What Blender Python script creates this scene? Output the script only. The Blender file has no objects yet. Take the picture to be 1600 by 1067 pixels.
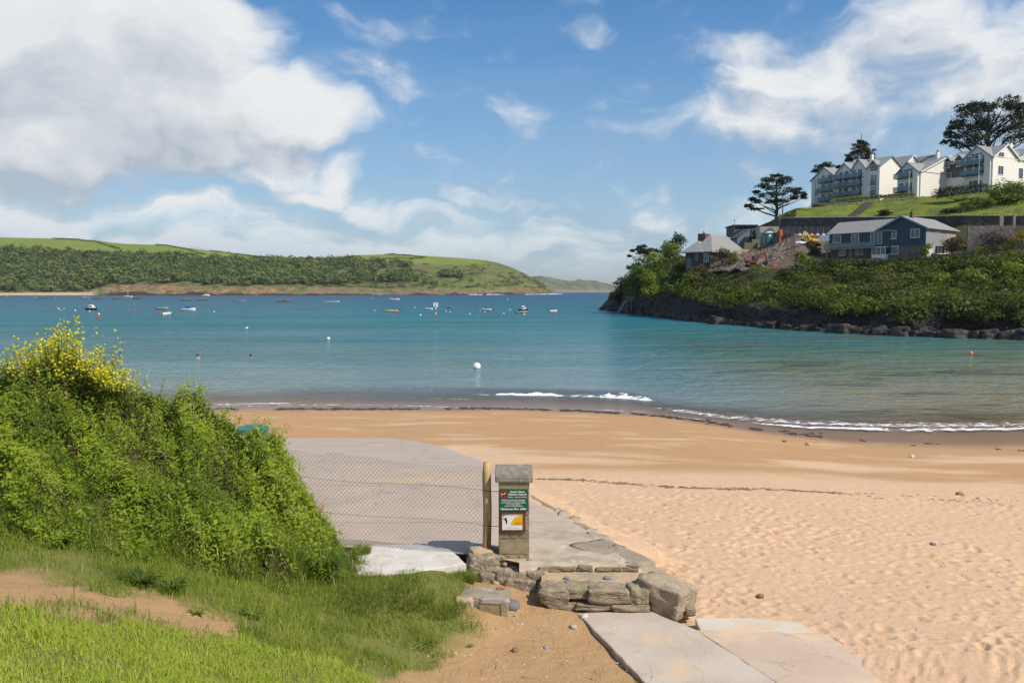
import bpy, bmesh, math, random
import numpy as np
from mathutils import Vector

# ---------------------------------------------------------------- camera, sky, sun, exposure
S = bpy.context.scene
col = S.collection
R = math.radians
FPX, HOR, HCAM = 1244.44, 455.0, 6.0           # focal length in photo pixels, horizon row, eye height above the sea
TH = math.atan((533.5 - HOR) / FPX)
CT, ST = math.cos(TH), math.sin(TH)
cam_d = bpy.data.cameras.new('camera')
cam_d.lens = 28.0; cam_d.sensor_width = 36.0; cam_d.clip_start = 0.1; cam_d.clip_end = 60000
cam = bpy.data.objects.new('camera', cam_d); col.objects.link(cam)
cam.location = (0, 0, HCAM); cam.rotation_euler = (R(90) - TH, 0, 0)
S.camera = cam

SUN_AZ = math.atan2(0.84, -0.54)               # from +Y towards +X: right and behind the camera
SUN_EL = R(47)
sun_d = bpy.data.lights.new('sun', 'SUN'); sun_d.energy = 5.0; sun_d.angle = R(0.55); sun_d.color = (1.0, 0.925, 0.80)
sun = bpy.data.objects.new('sun', sun_d); col.objects.link(sun)
sdir = Vector((math.sin(SUN_AZ) * math.cos(SUN_EL), math.cos(SUN_AZ) * math.cos(SUN_EL), math.sin(SUN_EL)))
sun.rotation_euler = sdir.to_track_quat('Z', 'Y').to_euler(); sun.location = sdir * 200
S.view_settings.view_transform = 'Standard'; S.view_settings.look = 'None'
S.view_settings.exposure = -0.06; S.view_settings.gamma = 1.0
S.cycles.use_denoising = True
S.cycles.max_bounces = 8; S.cycles.transparent_max_bounces = 12
S.cycles.sample_clamp_indirect = 6.0


class NT:
    """small helper to write node trees as expressions"""
    def __init__(s, tree):
        s.t = tree; s.n = tree.nodes; s.l = tree.links
    def node(s, typ, **kw):
        n = s.n.new(typ)
        for k, v in kw.items(): setattr(n, k, v)
        return n
    def put(s, sock, v):
        if hasattr(v, 'is_output') or isinstance(v, bpy.types.NodeSocket): s.l.new(v, sock)
        else: sock.default_value = v
    def m(s, op, a, b=0.0, c=None, clamp=False):
        n = s.node('ShaderNodeMath', operation=op); n.use_clamp = clamp
        s.put(n.inputs[0], a); s.put(n.inputs[1], b)
        if c is not None: s.put(n.inputs[2], c)
        return n.outputs[0]
    def vm(s, op, a, b=None):
        n = s.node('ShaderNodeVectorMath', operation=op)
        s.put(n.inputs[0], a)
        if b is not None: s.put(n.inputs[1], b)
        return n.outputs[0]
    def comb(s, x, y, z=0.0):
        n = s.node('ShaderNodeCombineXYZ')
        s.put(n.inputs[0], x); s.put(n.inputs[1], y); s.put(n.inputs[2], z)
        return n.outputs[0]
    def sep(s, v):
        n = s.node('ShaderNodeSeparateXYZ'); s.put(n.inputs[0], v); return n.outputs
    def noise(s, vec, scale, detail=4.0, rough=0.55, dist=0.0, out=0, lac=2.0):
        n = s.node('ShaderNodeTexNoise')
        if vec is not None: s.put(n.inputs['Vector'], vec)
        n.inputs['Scale'].default_value = scale; n.inputs['Detail'].default_value = detail
        n.inputs['Roughness'].default_value = rough; n.inputs['Distortion'].default_value = dist
        n.inputs['Lacunarity'].default_value = lac
        return n.outputs[out]
    def voro(s, vec, scale, feature='F1', out='Distance', rnd=1.0):
        n = s.node('ShaderNodeTexVoronoi', feature=feature)
        if vec is not None: s.put(n.inputs['Vector'], vec)
        n.inputs['Scale'].default_value = scale; n.inputs['Randomness'].default_value = rnd
        return n.outputs[out]
    def smooth(s, x, a, b, lo=0.0, hi=1.0):
        n = s.node('ShaderNodeMapRange'); n.interpolation_type = 'SMOOTHSTEP'
        s.put(n.inputs[0], x)
        n.inputs[1].default_value = a; n.inputs[2].default_value = b
        n.inputs[3].default_value = lo; n.inputs[4].default_value = hi
        return n.outputs[0]
    def ramp(s, fac, stops, interp='LINEAR'):
        n = s.node('ShaderNodeValToRGB'); cr = n.color_ramp; cr.interpolation = interp
        while len(cr.elements) < len(stops): cr.elements.new(0.5)
        for e, (p, c) in zip(cr.elements, stops):
            e.position = p; e.color = (c[0], c[1], c[2], 1)
        s.put(n.inputs[0], fac); return n.outputs[0]
    def mix(s, fac, a, b, blend='MIX'):
        n = s.node('ShaderNodeMix', data_type='RGBA', blend_type=blend)
        s.put(n.inputs[0], fac)
        s.put(n.inputs[6], a if not isinstance(a, tuple) else (*a[:3], 1)); s.put(n.inputs[7], b if not isinstance(b, tuple) else (*b[:3], 1))
        return n.outputs[2]
    def mapping(s, vec, scale=(1, 1, 1), loc=(0, 0, 0), rot=(0, 0, 0)):
        n = s.node('ShaderNodeMapping'); s.put(n.inputs[0], vec)
        n.inputs['Location'].default_value = loc; n.inputs['Rotation'].default_value = rot; n.inputs['Scale'].default_value = scale
        return n.outputs[0]
    def attr(s, name, out='Fac'):
        n = s.node('ShaderNodeAttribute', attribute_name=name); return n.outputs[out]
    def pos(s): return s.node('ShaderNodeNewGeometry').outputs['Position']
    def obj(s): return s.node('ShaderNodeTexCoord').outputs['Object']
    def bump(s, h, strength=0.5, dist=0.05, normal=None):
        n = s.node('ShaderNodeBump'); n.inputs['Strength'].default_value = strength; n.inputs['Distance'].default_value = dist
        s.put(n.inputs['Height'], h)
        if normal is not None: s.put(n.inputs['Normal'], normal)
        return n.outputs[0]


# --- world: Nishita sky with a procedural cloud field laid out by direction (azimuth, elevation)
W = bpy.data.worlds.new('World'); S.world = W; W.use_nodes = True
W.cycles.sampling_method = 'MANUAL'; W.cycles.sample_map_resolution = 256
wt = W.node_tree; wt.nodes.clear()
def dirpx(px, py):                               # photo pixel -> azimuth, elevation in radians
    u = (px - 800) / FPX; v = (533.5 - py) / FPX
    d = Vector((u, CT + v * ST, -ST + v * CT)).normalized()
    return math.atan2(d.x, d.y), math.asin(d.z)
g = bpy.data.node_groups.new('cloud_density', 'ShaderNodeTree')
g.interface.new_socket('P', in_out='INPUT', socket_type='NodeSocketVector')
g.interface.new_socket('D', in_out='OUTPUT', socket_type='NodeSocketFloat')
G = NT(g)
gi = G.node('NodeGroupInput').outputs[0]; go = G.node('NodeGroupOutput')
P = gi
BLOBS = [  # px, py, half width, half height (photo pixels), weight
    (90, 85, 290, 125, 1.35), (270, 75, 165, 105, 1.3), (200, 165, 280, 80, 1.3), (385, 165, 120, 62, 1.1), (455, 190, 125, 48, 1.1),
    (-260, 120, 340, 170, 1.25), (60, 205, 260, 52, 1.2), (300, 218, 210, 40, 1.05), (150, 222, 270, 44, 1.0),
    (435, 258, 92, 36, 0.8), (540, 270, 50, 32, 0.6), (500, 300, 60, 18, 0.5), (225, 255, 90, 26, 0.55),
    (1255, 130, 185, 62, 0.72), (1165, 188, 175, 50, 0.66), (1340, 140, 130, 60, 0.66), (1430, 60, 135, 78, 0.66), (1560, 95, 150, 75, 0.78),
    (1500, 160, 240, 60, 0.55), (1180, 85, 140, 46, 0.40), (1750, 90, 220, 110, 1.0),
    (913, 45, 46, 24, 0.34), (590, 42, 110, 36, 0.32), (555, 110, 90, 34, 0.34), (610, 140, 70, 22, 0.3), (820, 195, 70, 44, 0.28),
    (720, 307, 44, 15, 0.28), (690, 345, 85, 28, 0.5), (868, 360, 95, 28, 0.5), (770, 372, 150, 24, 0.5), (600, 330, 60, 20, 0.4),
    (195, 360, 60, 22, 0.6), (85, 330, 70, 34, 0.55), (150, 312, 110, 26, 0.5), (460, 358, 120, 24, 0.5), (330, 330, 160, 30, 0.45),
    (20, 300, 120, 40, 0.5), (1010, 330, 40, 15, 0.15), (500, 385, 260, 22, 0.45), (250, 380, 260, 20, 0.5),
]
sx, sy, sz = G.sep(P)
tot = None
for px, py, hw, hh, wgt in BLOBS:
    a, e = dirpx(px, py)
    mad = G.node('ShaderNodeVectorMath', operation='MULTIPLY_ADD')
    kx, ky = FPX / hw, FPX / hh
    G.put(mad.inputs[0], P); mad.inputs[1].default_value = (kx, ky, 0); mad.inputs[2].default_value = (-a * kx, -e * ky, 0)
    dot = G.node('ShaderNodeVectorMath', operation='DOT_PRODUCT'); G.put(dot.inputs[0], mad.outputs[0]); G.put(dot.inputs[1], mad.outputs[0])
    b = G.m('MULTIPLY_ADD', dot.outputs['Value'], -wgt, 1.15 * wgt)
    tot = G.m('MAXIMUM', 0.0 if tot is None else tot, b)
# everywhere else the same broken cumulus goes on
gen = G.noise(G.mapping(gi, (1.0, 2.4, 1), (3.1, 0.7, 0)), 2.6, 2, 0.5)
away = G.m('SUBTRACT', 1.0, G.m('MULTIPLY', G.smooth(G.m('ABSOLUTE', sx), 0.62, 0.80, 1, 0), G.smooth(sy, 0.38, 0.48, 1, 0)))
tot = G.m('MAXIMUM', tot, G.m('MULTIPLY', G.smooth(gen, 0.50, 0.72), away))
det = G.noise(G.mapping(P, (1, 1.35, 1)), 12.0, 7, 0.58)
G.put(go.inputs[0], G.m('MULTIPLY_ADD', G.m('SUBTRACT', det, 0.5), 1.55, G.m('SUBTRACT', tot, 0.16)))

N = NT(wt)
dvec = N.node('ShaderNodeTexCoord').outputs['Generated']
dx_, dy_, dz_ = N.sep(dvec)
az = N.m('ARCTAN2', dx_, dy_); el = N.m('ARCSINE', dz_)
P0 = N.comb(az, el)
warp = N.noise(P0, 5.5, 3, 0.55, out=1)
wm = N.node('ShaderNodeVectorMath', operation='MULTIPLY_ADD')
N.put(wm.inputs[0], N.vm('SUBTRACT', warp, (0.5, 0.5, 0.5))); wm.inputs[1].default_value = (0.13, 0.13, 0); N.put(wm.inputs[2], P0)
P1 = wm.outputs[0]
def dens(off):
    n = N.node('ShaderNodeGroup'); n.node_tree = g
    N.put(n.inputs[0], N.vm('ADD', P1, off)); return n.outputs[0]
D0 = dens((0, 0, 0)); D1 = dens((0.012, 0.034, 0))
wisp = N.noise(N.mapping(P1, (1.0, 3.4, 1), (1.3, 0, 0)), 9.0, 6, 0.6)
lowb = N.smooth(el, 0.02, 0.19, 1.0, 0.0)
lowb = N.m('ADD', N.m('MULTIPLY', lowb, 2.2), N.smooth(el, 0.2, 0.4, 0.75, 0.3))
D0 = N.m('ADD', D0, N.m('MAXIMUM', N.m('MULTIPLY', N.m('SUBTRACT', wisp, 0.385), lowb), 0.0))
sky = N.node('ShaderNodeTexSky', sky_type='NISHITA'); sky.sun_disc = False
sky.sun_elevation = SUN_EL; sky.sun_rotation = SUN_AZ; sky.altitude = 10; sky.air_density = 1.0; sky.dust_density = 0.6; sky.ozone_density = 2.2
skyc = N.node('ShaderNodeHueSaturation'); skyc.inputs['Saturation'].default_value = 1.36; skyc.inputs['Value'].default_value = 1.42
N.put(skyc.inputs['Color'], sky.outputs[0])
veil = N.noise(N.mapping(P0, (1.0, 5.0, 1)), 3.0, 5, 0.55)
vf = N.m('MULTIPLY', N.smooth(el, -0.02, 0.38, 0.92, 0.10), N.smooth(veil, 0.30, 0.70, 0.55, 1.0))
base = N.mix(vf, skyc.outputs[0], (3.75, 5.05, 6.7))
lit = N.m('ADD', 0.60, N.m('MULTIPLY', N.m('SUBTRACT', D0, D1), 0.95), clamp=True)
thick = N.smooth(D0, 0.35, 1.5, 1.0, 0.70)
lit = N.m('MULTIPLY', lit, thick)
cc = N.ramp(lit, [(0.10, (4.9, 5.5, 6.2)), (0.34, (6.3, 6.75, 7.3)), (0.56, (7.6, 7.9, 8.2)), (0.80, (9.3, 9.4, 9.4))])
alpha = N.smooth(D0, -0.06, 0.85, 0.0, 0.96)
alpha = N.m('MULTIPLY', alpha, N.smooth(el, -0.01, 0.13, 0.22, 1.0))
fin = N.mix(alpha, base, cc)
bg = N.node('ShaderNodeBackground'); bg.inputs['Strength'].default_value = 0.098
N.put(bg.inputs['Color'], fin)
wo = N.node('ShaderNodeOutputWorld'); wt.links.new(bg.outputs[0], wo.inputs[0])

# ---------------------------------------------------------------- helpers
rng = np.random.default_rng(7)
random.seed(7)
def ray(px, py):
    u = (px - 800) / FPX; v = (533.5 - py) / FPX
    return u, CT + v * ST, -ST + v * CT
def at(px, py, Y):
    u, a, b = ray(px, py); t = Y / a
    return Vector((u * t, Y, HCAM + b * t))
def atz(px, py, z=0.0):
    u, a, b = ray(px, py); t = (z - HCAM) / b
    return Vector((u * t, a * t, z))
def proj(X, Y, Z):                                # world -> photo pixel (numpy arrays)
    dz = Z - HCAM; d = Y * CT - dz * ST; up = Y * ST + dz * CT
    d = np.maximum(d, 1e-3)
    return 800 + FPX * X / d, 533.5 - FPX * up / d

def vnoise(x, y, seed=0):
    """smooth 2-D value noise, -1..1"""
    xi = np.floor(x).astype(np.int64); yi = np.floor(y).astype(np.int64)
    fx = x - xi; fy = y - yi; fx = fx * fx * (3 - 2 * fx); fy = fy * fy * (3 - 2 * fy)
    def h(a, b):
        n = (a * 374761393 + b * 668265263 + seed * 974634777) & 0xFFFFFFFF
        n = ((n ^ (n >> 13)) * 1274126177) & 0xFFFFFFFF
        return ((n ^ (n >> 16)) & 0xFFFF) / 32767.5 - 1.0
    return (h(xi, yi) * (1 - fx) + h(xi + 1, yi) * fx) * (1 - fy) + (h(xi, yi + 1) * (1 - fx) + h(xi + 1, yi + 1) * fx) * fy
def fbm(x, y, oct=4, seed=0, gain=0.5):
    s = 0; a = 1.0
    for o in range(oct):
        s = s + a * vnoise(x * 2 ** o + 17.3 * o, y * 2 ** o - 9.1 * o, seed + o); a *= gain
    return s

def tag(o, label=None, cat=None, group=None, kind=None):
    if label: o['label'] = label
    if cat: o['category'] = cat
    if group: o['group'] = group
    if kind: o['kind'] = kind
    return o
def empty(name, loc=(0, 0, 0), rz=0.0, parent=None):
    o = bpy.data.objects.new(name, None); col.objects.link(o); o.location = loc; o.rotation_euler = (0, 0, rz)
    o.empty_display_size = 0.1
    if parent: o.parent = parent
    return o
def link(name, me, m=None, parent=None, loc=None):
    o = bpy.data.objects.new(name, me); col.objects.link(o)
    if m is not None and not me.materials: me.materials.append(m)
    if parent: o.parent = parent
    if loc is not None: o.location = loc
    return o
def np_mesh(name, V, F, smooth=True, attrs=None):
    V = np.asarray(V, dtype=np.float32); F = np.asarray(F, dtype=np.int32)
    me = bpy.data.meshes.new(name); k = F.shape[1]
    me.vertices.add(len(V)); me.vertices.foreach_set('co', V.ravel())
    me.loops.add(F.size); me.loops.foreach_set('vertex_index', F.ravel())
    me.polygons.add(len(F)); me.polygons.foreach_set('loop_start', np.arange(0, F.size, k, dtype=np.int32))
    if smooth: me.polygons.foreach_set('use_smooth', np.ones(len(F), dtype=bool))
    else: me.polygons.foreach_set('use_smooth', np.zeros(len(F), dtype=bool))
    for an, av in (attrs or {}).items():
        A = me.attributes.new(an, 'FLOAT', 'POINT'); A.data.foreach_set('value', np.asarray(av, dtype=np.float32).ravel())
    me.update(calc_edges=True); me.validate()
    return me
def grid_faces(nr, nc):
    i = np.arange(nr - 1)[:, None] * nc + np.arange(nc - 1)[None, :]
    i = i.ravel(); return np.stack([i, i + 1, i + nc + 1, i + nc], 1)
def grid_mesh(name, X, Y, Z, attrs=None, smooth=True):
    nr, nc = X.shape
    V = np.stack([X.ravel(), Y.ravel(), Z.ravel()], 1)
    return np_mesh(name, V, grid_faces(nr, nc), smooth, {k: v.ravel() for k, v in (attrs or {}).items()})

class MB:
    """collects boxes, prisms, bars and lathes into one mesh"""
    def __init__(s): s.v = []; s.f = []
    def add(s, vs, fs):
        o = len(s.v); s.v += [tuple(p) for p in vs]; s.f += [tuple(i + o for i in f) for f in fs]; return s
    def box(s, x0, x1, y0, y1, z0, z1):
        return s.add([(x0, y0, z0), (x1, y0, z0), (x1, y1, z0), (x0, y1, z0), (x0, y0, z1), (x1, y0, z1), (x1, y1, z1), (x0, y1, z1)],
                     [(0, 3, 2, 1), (4, 5, 6, 7), (0, 1, 5, 4), (1, 2, 6, 5), (2, 3, 7, 6), (3, 0, 4, 7)])
    def prism(s, poly, d):
        """extrude a polygon (list of 3-D points) by vector d"""
        n = len(poly); d = Vector(d); a = [Vector(p) for p in poly]; b = [p + d for p in a]
        return s.add(a + b, [tuple(range(n - 1, -1, -1)), tuple(range(n, 2 * n))] + [(i, (i + 1) % n, n + (i + 1) % n, n + i) for i in range(n)])
    def tube(s, pts, rad, k=6, cap=True):
        pts = [Vector(p) for p in pts]; rad = rad if isinstance(rad, (list, tuple)) else [rad] * len(pts)
        o = len(s.v); n = len(pts)
        for i, p in enumerate(pts):
            t = (pts[min(i + 1, n - 1)] - pts[max(i - 1, 0)]).normalized()
            a = t.cross(Vector((0, 0, 1)) if abs(t.z) < 0.9 else Vector((1, 0, 0))).normalized(); b = t.cross(a)
            for j in range(k):
                w = 2 * math.pi * j / k; s.v.append(tuple(p + (a * math.cos(w) + b * math.sin(w)) * rad[i]))
        for i in range(n - 1):
            for j in range(k):
                s.f.append((o + i * k + j, o + i * k + (j + 1) % k, o + (i + 1) * k + (j + 1) % k, o + (i + 1) * k + j))
        if cap:
            s.f.append(tuple(o + j for j in range(k - 1, -1, -1))); s.f.append(tuple(o + (n - 1) * k + j for j in range(k)))
        return s
    def lathe(s, prof, c=(0, 0, 0), k=12):
        o = len(s.v); n = len(prof)
        for r, z in prof:
            for j in range(k):
                w = 2 * math.pi * j / k; s.v.append((c[0] + r * math.cos(w), c[1] + r * math.sin(w), c[2] + z))
        for i in range(n - 1):
            for j in range(k):
                s.f.append((o + i * k + j, o + i * k + (j + 1) % k, o + (i + 1) * k + (j + 1) % k, o + (i + 1) * k + j))
        s.f.append(tuple(o + j for j in range(k - 1, -1, -1))); s.f.append(tuple(o + (n - 1) * k + j for j in range(k)))
        return s
    def build(s, name, m, parent=None, smooth=False, bevel=0.0, loc=None):
        me = bpy.data.meshes.new(name); me.from_pydata(s.v, [], s.f)
        bm = bmesh.new(); bm.from_mesh(me); bmesh.ops.recalc_face_normals(bm, faces=bm.faces)
        if bevel: bmesh.ops.bevel(bm, geom=list(bm.edges), offset=bevel, segments=2, affect='EDGES', clamp_overlap=True)
        for f in bm.faces: f.smooth = smooth
        bm.to_mesh(me); bm.free()
        return link(name, me, m, parent, loc)

# ---------------------------------------------------------------- materials
MATS = {}
def new_mat(name):
    m = bpy.data.materials.new(name); m.use_nodes = True; m.node_tree.nodes.clear(); MATS[name] = m
    n = NT(m.node_tree); b = n.node('ShaderNodeBsdfPrincipled'); o = n.node('ShaderNodeOutputMaterial')
    n.l.new(b.outputs[0], o.inputs[0]); return m, n, b, o
def mat(name, c1, c2=None, scale=6.0, rough=0.8, bump=0.3, bdist=0.01, bscale=None, metal=0.0, detail=5, spec=0.3, stretch=(1, 1, 1), c3=None, s3=None, world=False, crack=0.0):
    """weathered surface: two (or three) tones by noise plus fine relief"""
    m, n, b, o = new_mat(name)
    v = n.mapping(n.pos() if world else n.obj(), stretch)
    c2 = c2 or tuple(x * 0.75 for x in c1)
    f = n.smooth(n.noise(v, scale, detail, 0.6), 0.3, 0.7)
    c = n.mix(f, c1, c2)
    if c3: c = n.mix(n.smooth(n.noise(v, s3 or scale * 0.4, 4, 0.65), 0.52, 0.68), c, c3)
    if crack:                                        # old concrete: wandering cracks, dark stains, grit
        wv = n.vm('ADD', v, n.vm('MULTIPLY', n.noise(v, 2.2, 4, out=1), (.7, .7, .7)))
        c = n.mix(n.smooth(n.voro(wv, crack, 'DISTANCE_TO_EDGE'), .0015, .006, .38, 0), c, (0.24, 0.19, 0.145))
        c = n.mix(n.smooth(n.noise(v, 3.4, 6, 0.7), .56, .72, 0, .5), c, (0.33, 0.26, 0.20)); c = n.mix(n.smooth(n.noise(v, 70, 3, 0.8), .55, .75, 0, .5), c, (0.25, 0.2, 0.16))
    n.put(b.inputs['Base Color'], c)
    b.inputs['Roughness'].default_value = rough; b.inputs['Metallic'].default_value = metal; b.inputs['Specular IOR Level'].default_value = spec
    if bump: n.put(b.inputs['Normal'], n.bump(n.noise(v, bscale or scale * 4, 4, 0.6), bump, bdist))
    return m
def leaf_mat(name, stops, trans=0.35, rough=0.55, spec=0.3, attr='rnd', up=0.0):
    m, n, b, o = new_mat(name)
    c = n.ramp(n.attr(attr), stops)
    n.put(b.inputs['Base Color'], c); b.inputs['Roughness'].default_value = rough; b.inputs['Specular IOR Level'].default_value = spec
    if up:                                           # fine blades: average the shading of a tuft instead of each sliver
        nn = n.vm('NORMALIZE', n.vm('ADD', n.node('ShaderNodeNewGeometry').outputs['Normal'], (0, 0, up))); n.put(b.inputs['Normal'], nn)
    t = n.node('ShaderNodeBsdfTranslucent'); n.put(t.inputs[0], n.mix(1.0, c, (1.25, 1.3, 0.55), 'MULTIPLY'))
    mx = n.node('ShaderNodeMixShader'); mx.inputs[0].default_value = trans
    n.l.new(b.outputs[0], mx.inputs[1]); n.l.new(t.outputs[0], mx.inputs[2]); n.l.new(mx.outputs[0], o.inputs[0])
    return m

# ---------------------------------------------------------------- the beach
SHX = np.array([-400, -60, -15, -6, 0, 4, 6.6, 8, 10, 13, 17, 21, 30, 60, 90, 110, 140])
SHY = np.array([60, 43, 41.0, 41.1, 41.2, 40.4, 39.4, 37.8, 35.6, 33.7, 33.0, 33.1, 34, 46, 70, 84, 95])
def shoreY(X): return np.interp(X, SHX, SHY)
def sand_base(X, Y):
    s = shoreY(X) - Y
    return np.interp(s, [-400, -60, 0, 14, 22, 28, 32, 60, 120], [-9, -2.6, 0, .87, 1.40, 1.72, 1.80, 2.2, 3])
RAMP0, RAMPY0, RSL, RAMPY1 = 2.28, 10.72, 0.0826, 27.4
def ramp_z(Y): return RAMP0 - (Y - RAMPY0) * RSL
_re = [(1032, 912), (1000, 880), (940, 835), (890, 805), (830, 772), (780, 735), (750, 718), (700, 700), (650, 688), (600, 684)]
def on_ramp(px, py):
    u, a, b = ray(px, py); # HCAM + b t = RAMP0 - (a t - RAMPY0)*RSL
    t = (RAMP0 + RAMPY0 * RSL - HCAM) / (b + a * RSL); return Vector((u * t, a * t, HCAM + b * t))
_rp = [on_ramp(*p) for p in _re]
RX = np.array([p.x for p in _rp]); RY = np.array([p.y for p in _rp])
RAMPY1 = RY[-1]
def rampX(Y): return np.interp(Y, RY, RX)

# footprints: trodden dents stamped on a fine raster
DRES = 0.03; DX0, DX1, DY0, DY1 = -4.0, 22.0, 5.0, 24.0
dh = np.zeros((int((DY1 - DY0) / DRES), int((DX1 - DX0) / DRES)))
nd = 30000
cx = rng.uniform(DX0, DX1, nd); cy = DY0 + (DY1 - DY0) * rng.uniform(0, 1, nd) ** 0.85
for i in range(nd):
    fade = np.clip((21.3 + 0.6 * math.sin(cx[i] * 0.7) - cy[i]) / 3.0, 0, 1)
    if rng.random() > 0.2 + 0.8 * fade: continue
    la = rng.choice([.045, .06, .08, .12]) * rng.uniform(0.8, 1.2); lb = la * rng.uniform(0.4, 0.75); th = rng.normal(2.1, 0.8); dep = la * rng.uniform(0.10, 0.26) * (0.15 + 0.85 * fade)
    n = int(la * 2.2 / DRES) + 1; ix = int((cx[i] - DX0) / DRES); iy = int((cy[i] - DY0) / DRES)
    x0, x1, y0, y1 = max(ix - n, 0), min(ix + n, dh.shape[1]), max(iy - n, 0), min(iy + n, dh.shape[0])
    if x1 <= x0 or y1 <= y0: continue
    yy, xx = np.mgrid[y0:y1, x0:x1]; xx = (xx - ix) * DRES; yy = (yy - iy) * DRES
    a = (xx * math.cos(th) + yy * math.sin(th)) / la; b = (-xx * math.sin(th) + yy * math.cos(th)) / lb
    r = np.sqrt(a * a + b * b)
    dh[y0:y1, x0:x1] += dep * (-np.clip(1 - r ** 2.2, 0, 1) + 0.45 * np.exp(-((r - 1.25) / 0.28) ** 2))
def dents(X, Y):
    fx = (X - DX0) / DRES; fy = (Y - DY0) / DRES
    ok = (fx > 1) & (fx < dh.shape[1] - 2) & (fy > 1) & (fy < dh.shape[0] - 2)
    fx = np.clip(fx, 1, dh.shape[1] - 3); fy = np.clip(fy, 1, dh.shape[0] - 3)
    ix = fx.astype(int); iy = fy.astype(int); tx = fx - ix; ty = fy - iy
    h = (dh[iy, ix] * (1 - tx) + dh[iy, ix + 1] * tx) * (1 - ty) + (dh[iy + 1, ix] * (1 - tx) + dh[iy + 1, ix + 1] * tx) * ty
    return np.where(ok, h, 0)
def sand_z(X, Y):
    z = sand_base(X, Y) + 0.035 * fbm(X * 0.35, Y * 0.5, 3, 3) * np.clip((shoreY(X) - Y) / 8, 0, 1)
    d = X - rampX(Y); inside = (d < 0.02) & (Y < RAMPY1) & (Y > RAMPY0 - 1.2)
    rz = ramp_z(Y)
    bank = rz - 0.04 - 0.30 * np.clip(d, 0, 9) + 0.03 * vnoise(X * 2.1, Y * 2.1, 5)
    z = np.where((Y > 12.3) & (Y < RAMPY1 + 1), np.maximum(z, np.where(d > 0, bank, z)), z)
    z = np.where(inside, np.minimum(z, rz - 0.25), z)
    return z
def beach_rows():
    v = np.concatenate([np.linspace(1350, 1090, 30)[:-1], np.linspace(1090, 740, 330)[:-1], np.linspace(740, 560, 190)[:-1], np.linspace(560, 500, 12)])
    return 4.6 * FPX / (v - HOR)                  # distance rows (spacing only)
Yr = beach_rows()
ur = np.concatenate([np.linspace(-9.0, -0.75, 40)[:-1], np.linspace(-0.75, 0.85, 470)[:-1], np.linspace(0.85, 9.0, 40)])
YY = np.repeat(Yr[:, None], len(ur), 1); XX = YY * ur[None, :]
near = np.clip(XX, -400, 140)
ZZ = sand_z(XX, YY)
dry = np.clip((21.5 + 0.8 * vnoise(XX * 0.4, YY * 0 + 3, 8) - YY) / 1.2, 0, 1)
ZZ = ZZ + dents(XX, YY) * np.clip(1.0 + 0.45 * fbm(XX * 0.45, YY * 0.6, 2, 15), 0.4, 1.3) * (XX > rampX(YY) + 0.12)
ZZ = np.where((XX < 1.15 + 0.25 * (10.2 - np.clip(YY, 0, 10.2))) & (YY < 11.2), ZZ - 0.6, ZZ)
ZZ = np.where((XX < 5.6) & (YY < 7.5), ZZ - 0.8, ZZ)
shore_d = shoreY(XX) - YY
me = grid_mesh('beach', XX, YY, ZZ, {'inland': shore_d})
m, n, b, o = new_mat('sand')
s = n.attr('inland'); p = n.pos(); xs, ys, zs = n.sep(p)
wob = n.m('MULTIPLY', n.m('SUBTRACT', n.noise(n.mapping(p, (0.16, 0.5, 1)), 1.0, 4, 0.55), 0.5), 7.0)
s2 = n.m('ADD', s, wob)
grain = n.noise(p, 38.0, 4, 0.7); coarse = n.noise(p, 3.0, 4, 0.6)
drysand = n.mix(coarse, (0.665, 0.445, 0.275), (0.59, 0.385, 0.232))
damp = n.mix(coarse, (0.485, 0.28, 0.125), (0.42, 0.235, 0.10))
pale = n.mix(coarse, (0.64, 0.445, 0.275), (0.59, 0.395, 0.235))
fd = n.smooth(n.m('ADD', ys, n.m('MULTIPLY', wob, 0.25)), 20.0, 21.5)       # trodden dry sand ends at the strand line
c = n.mix(fd, drysand, pale)
band = n.noise(n.mapping(p, (0.10, 0.42, 1), (4.0, 1.0, 0)), 1.0, 3, 0.5)
fdamp = n.m('MULTIPLY', fd, n.smooth(n.m('ADD', band, n.m('MULTIPLY', n.smooth(ys, 22, 30), 0.18)), 0.42, 0.56))
c = n.mix(n.m('MULTIPLY', fdamp, 0.9), c, damp)
blotch = n.m('MULTIPLY', n.smooth(n.noise(n.mapping(p, (0.25, 0.7, 1)), 1.0, 5, 0.6), 0.54, 0.64), n.smooth(ys, 21, 24))
c = n.mix(n.m('MULTIPLY', blotch, 0.5), c, (0.66, 0.47, 0.30))
wet = n.smooth(n.m('SUBTRACT', n.m('ADD', s, n.m('MULTIPLY', wob, 0.18)), n.smooth(xs, 7, 14, 0, 1.6)), 0.5, 3.8, 1.0, 0.0)
c = n.mix(wet, c, (0.25, 0.145, 0.08))
speck = n.smooth(n.voro(p, 5.0), 0.035, 0.06, 1.0, 0.0)
c = n.mix(n.m('MULTIPLY', speck, n.smooth(n.noise(p, 0.9, 3), 0.45, 0.65, 0, 0.8)), c, (0.10, 0.06, 0.035))
c = n.mix(n.smooth(grain, 0.3, 0.75, 0.0, 0.35), c, n.mix(0.5, c, (0.30, 0.19, 0.11)))
n.put(b.inputs['Base Color'], c)
n.put(b.inputs['Roughness'], n.m('SUBTRACT', 0.92, n.m('MULTIPLY', wet, 0.62)))
b.inputs['Specular IOR Level'].default_value = 0.35
dim = n.m('MULTIPLY', n.m('SMOOTH_MIN', n.voro(n.vm('ADD', n.mapping(p, (1.0, 1.35, 1)), n.vm('MULTIPLY', n.noise(p, 3.5, 3, out=1), (.35, .35, 0))), 7.5), 0.42, 0.1), n.smooth(ys, 21.5, 17.5, 0, 2.6))
grain = n.m('ADD', grain, n.m('MULTIPLY', dim, n.smooth(n.noise(p, 1.1, 3), 0.35, 0.6, 0.3, 1.0)))
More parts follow.
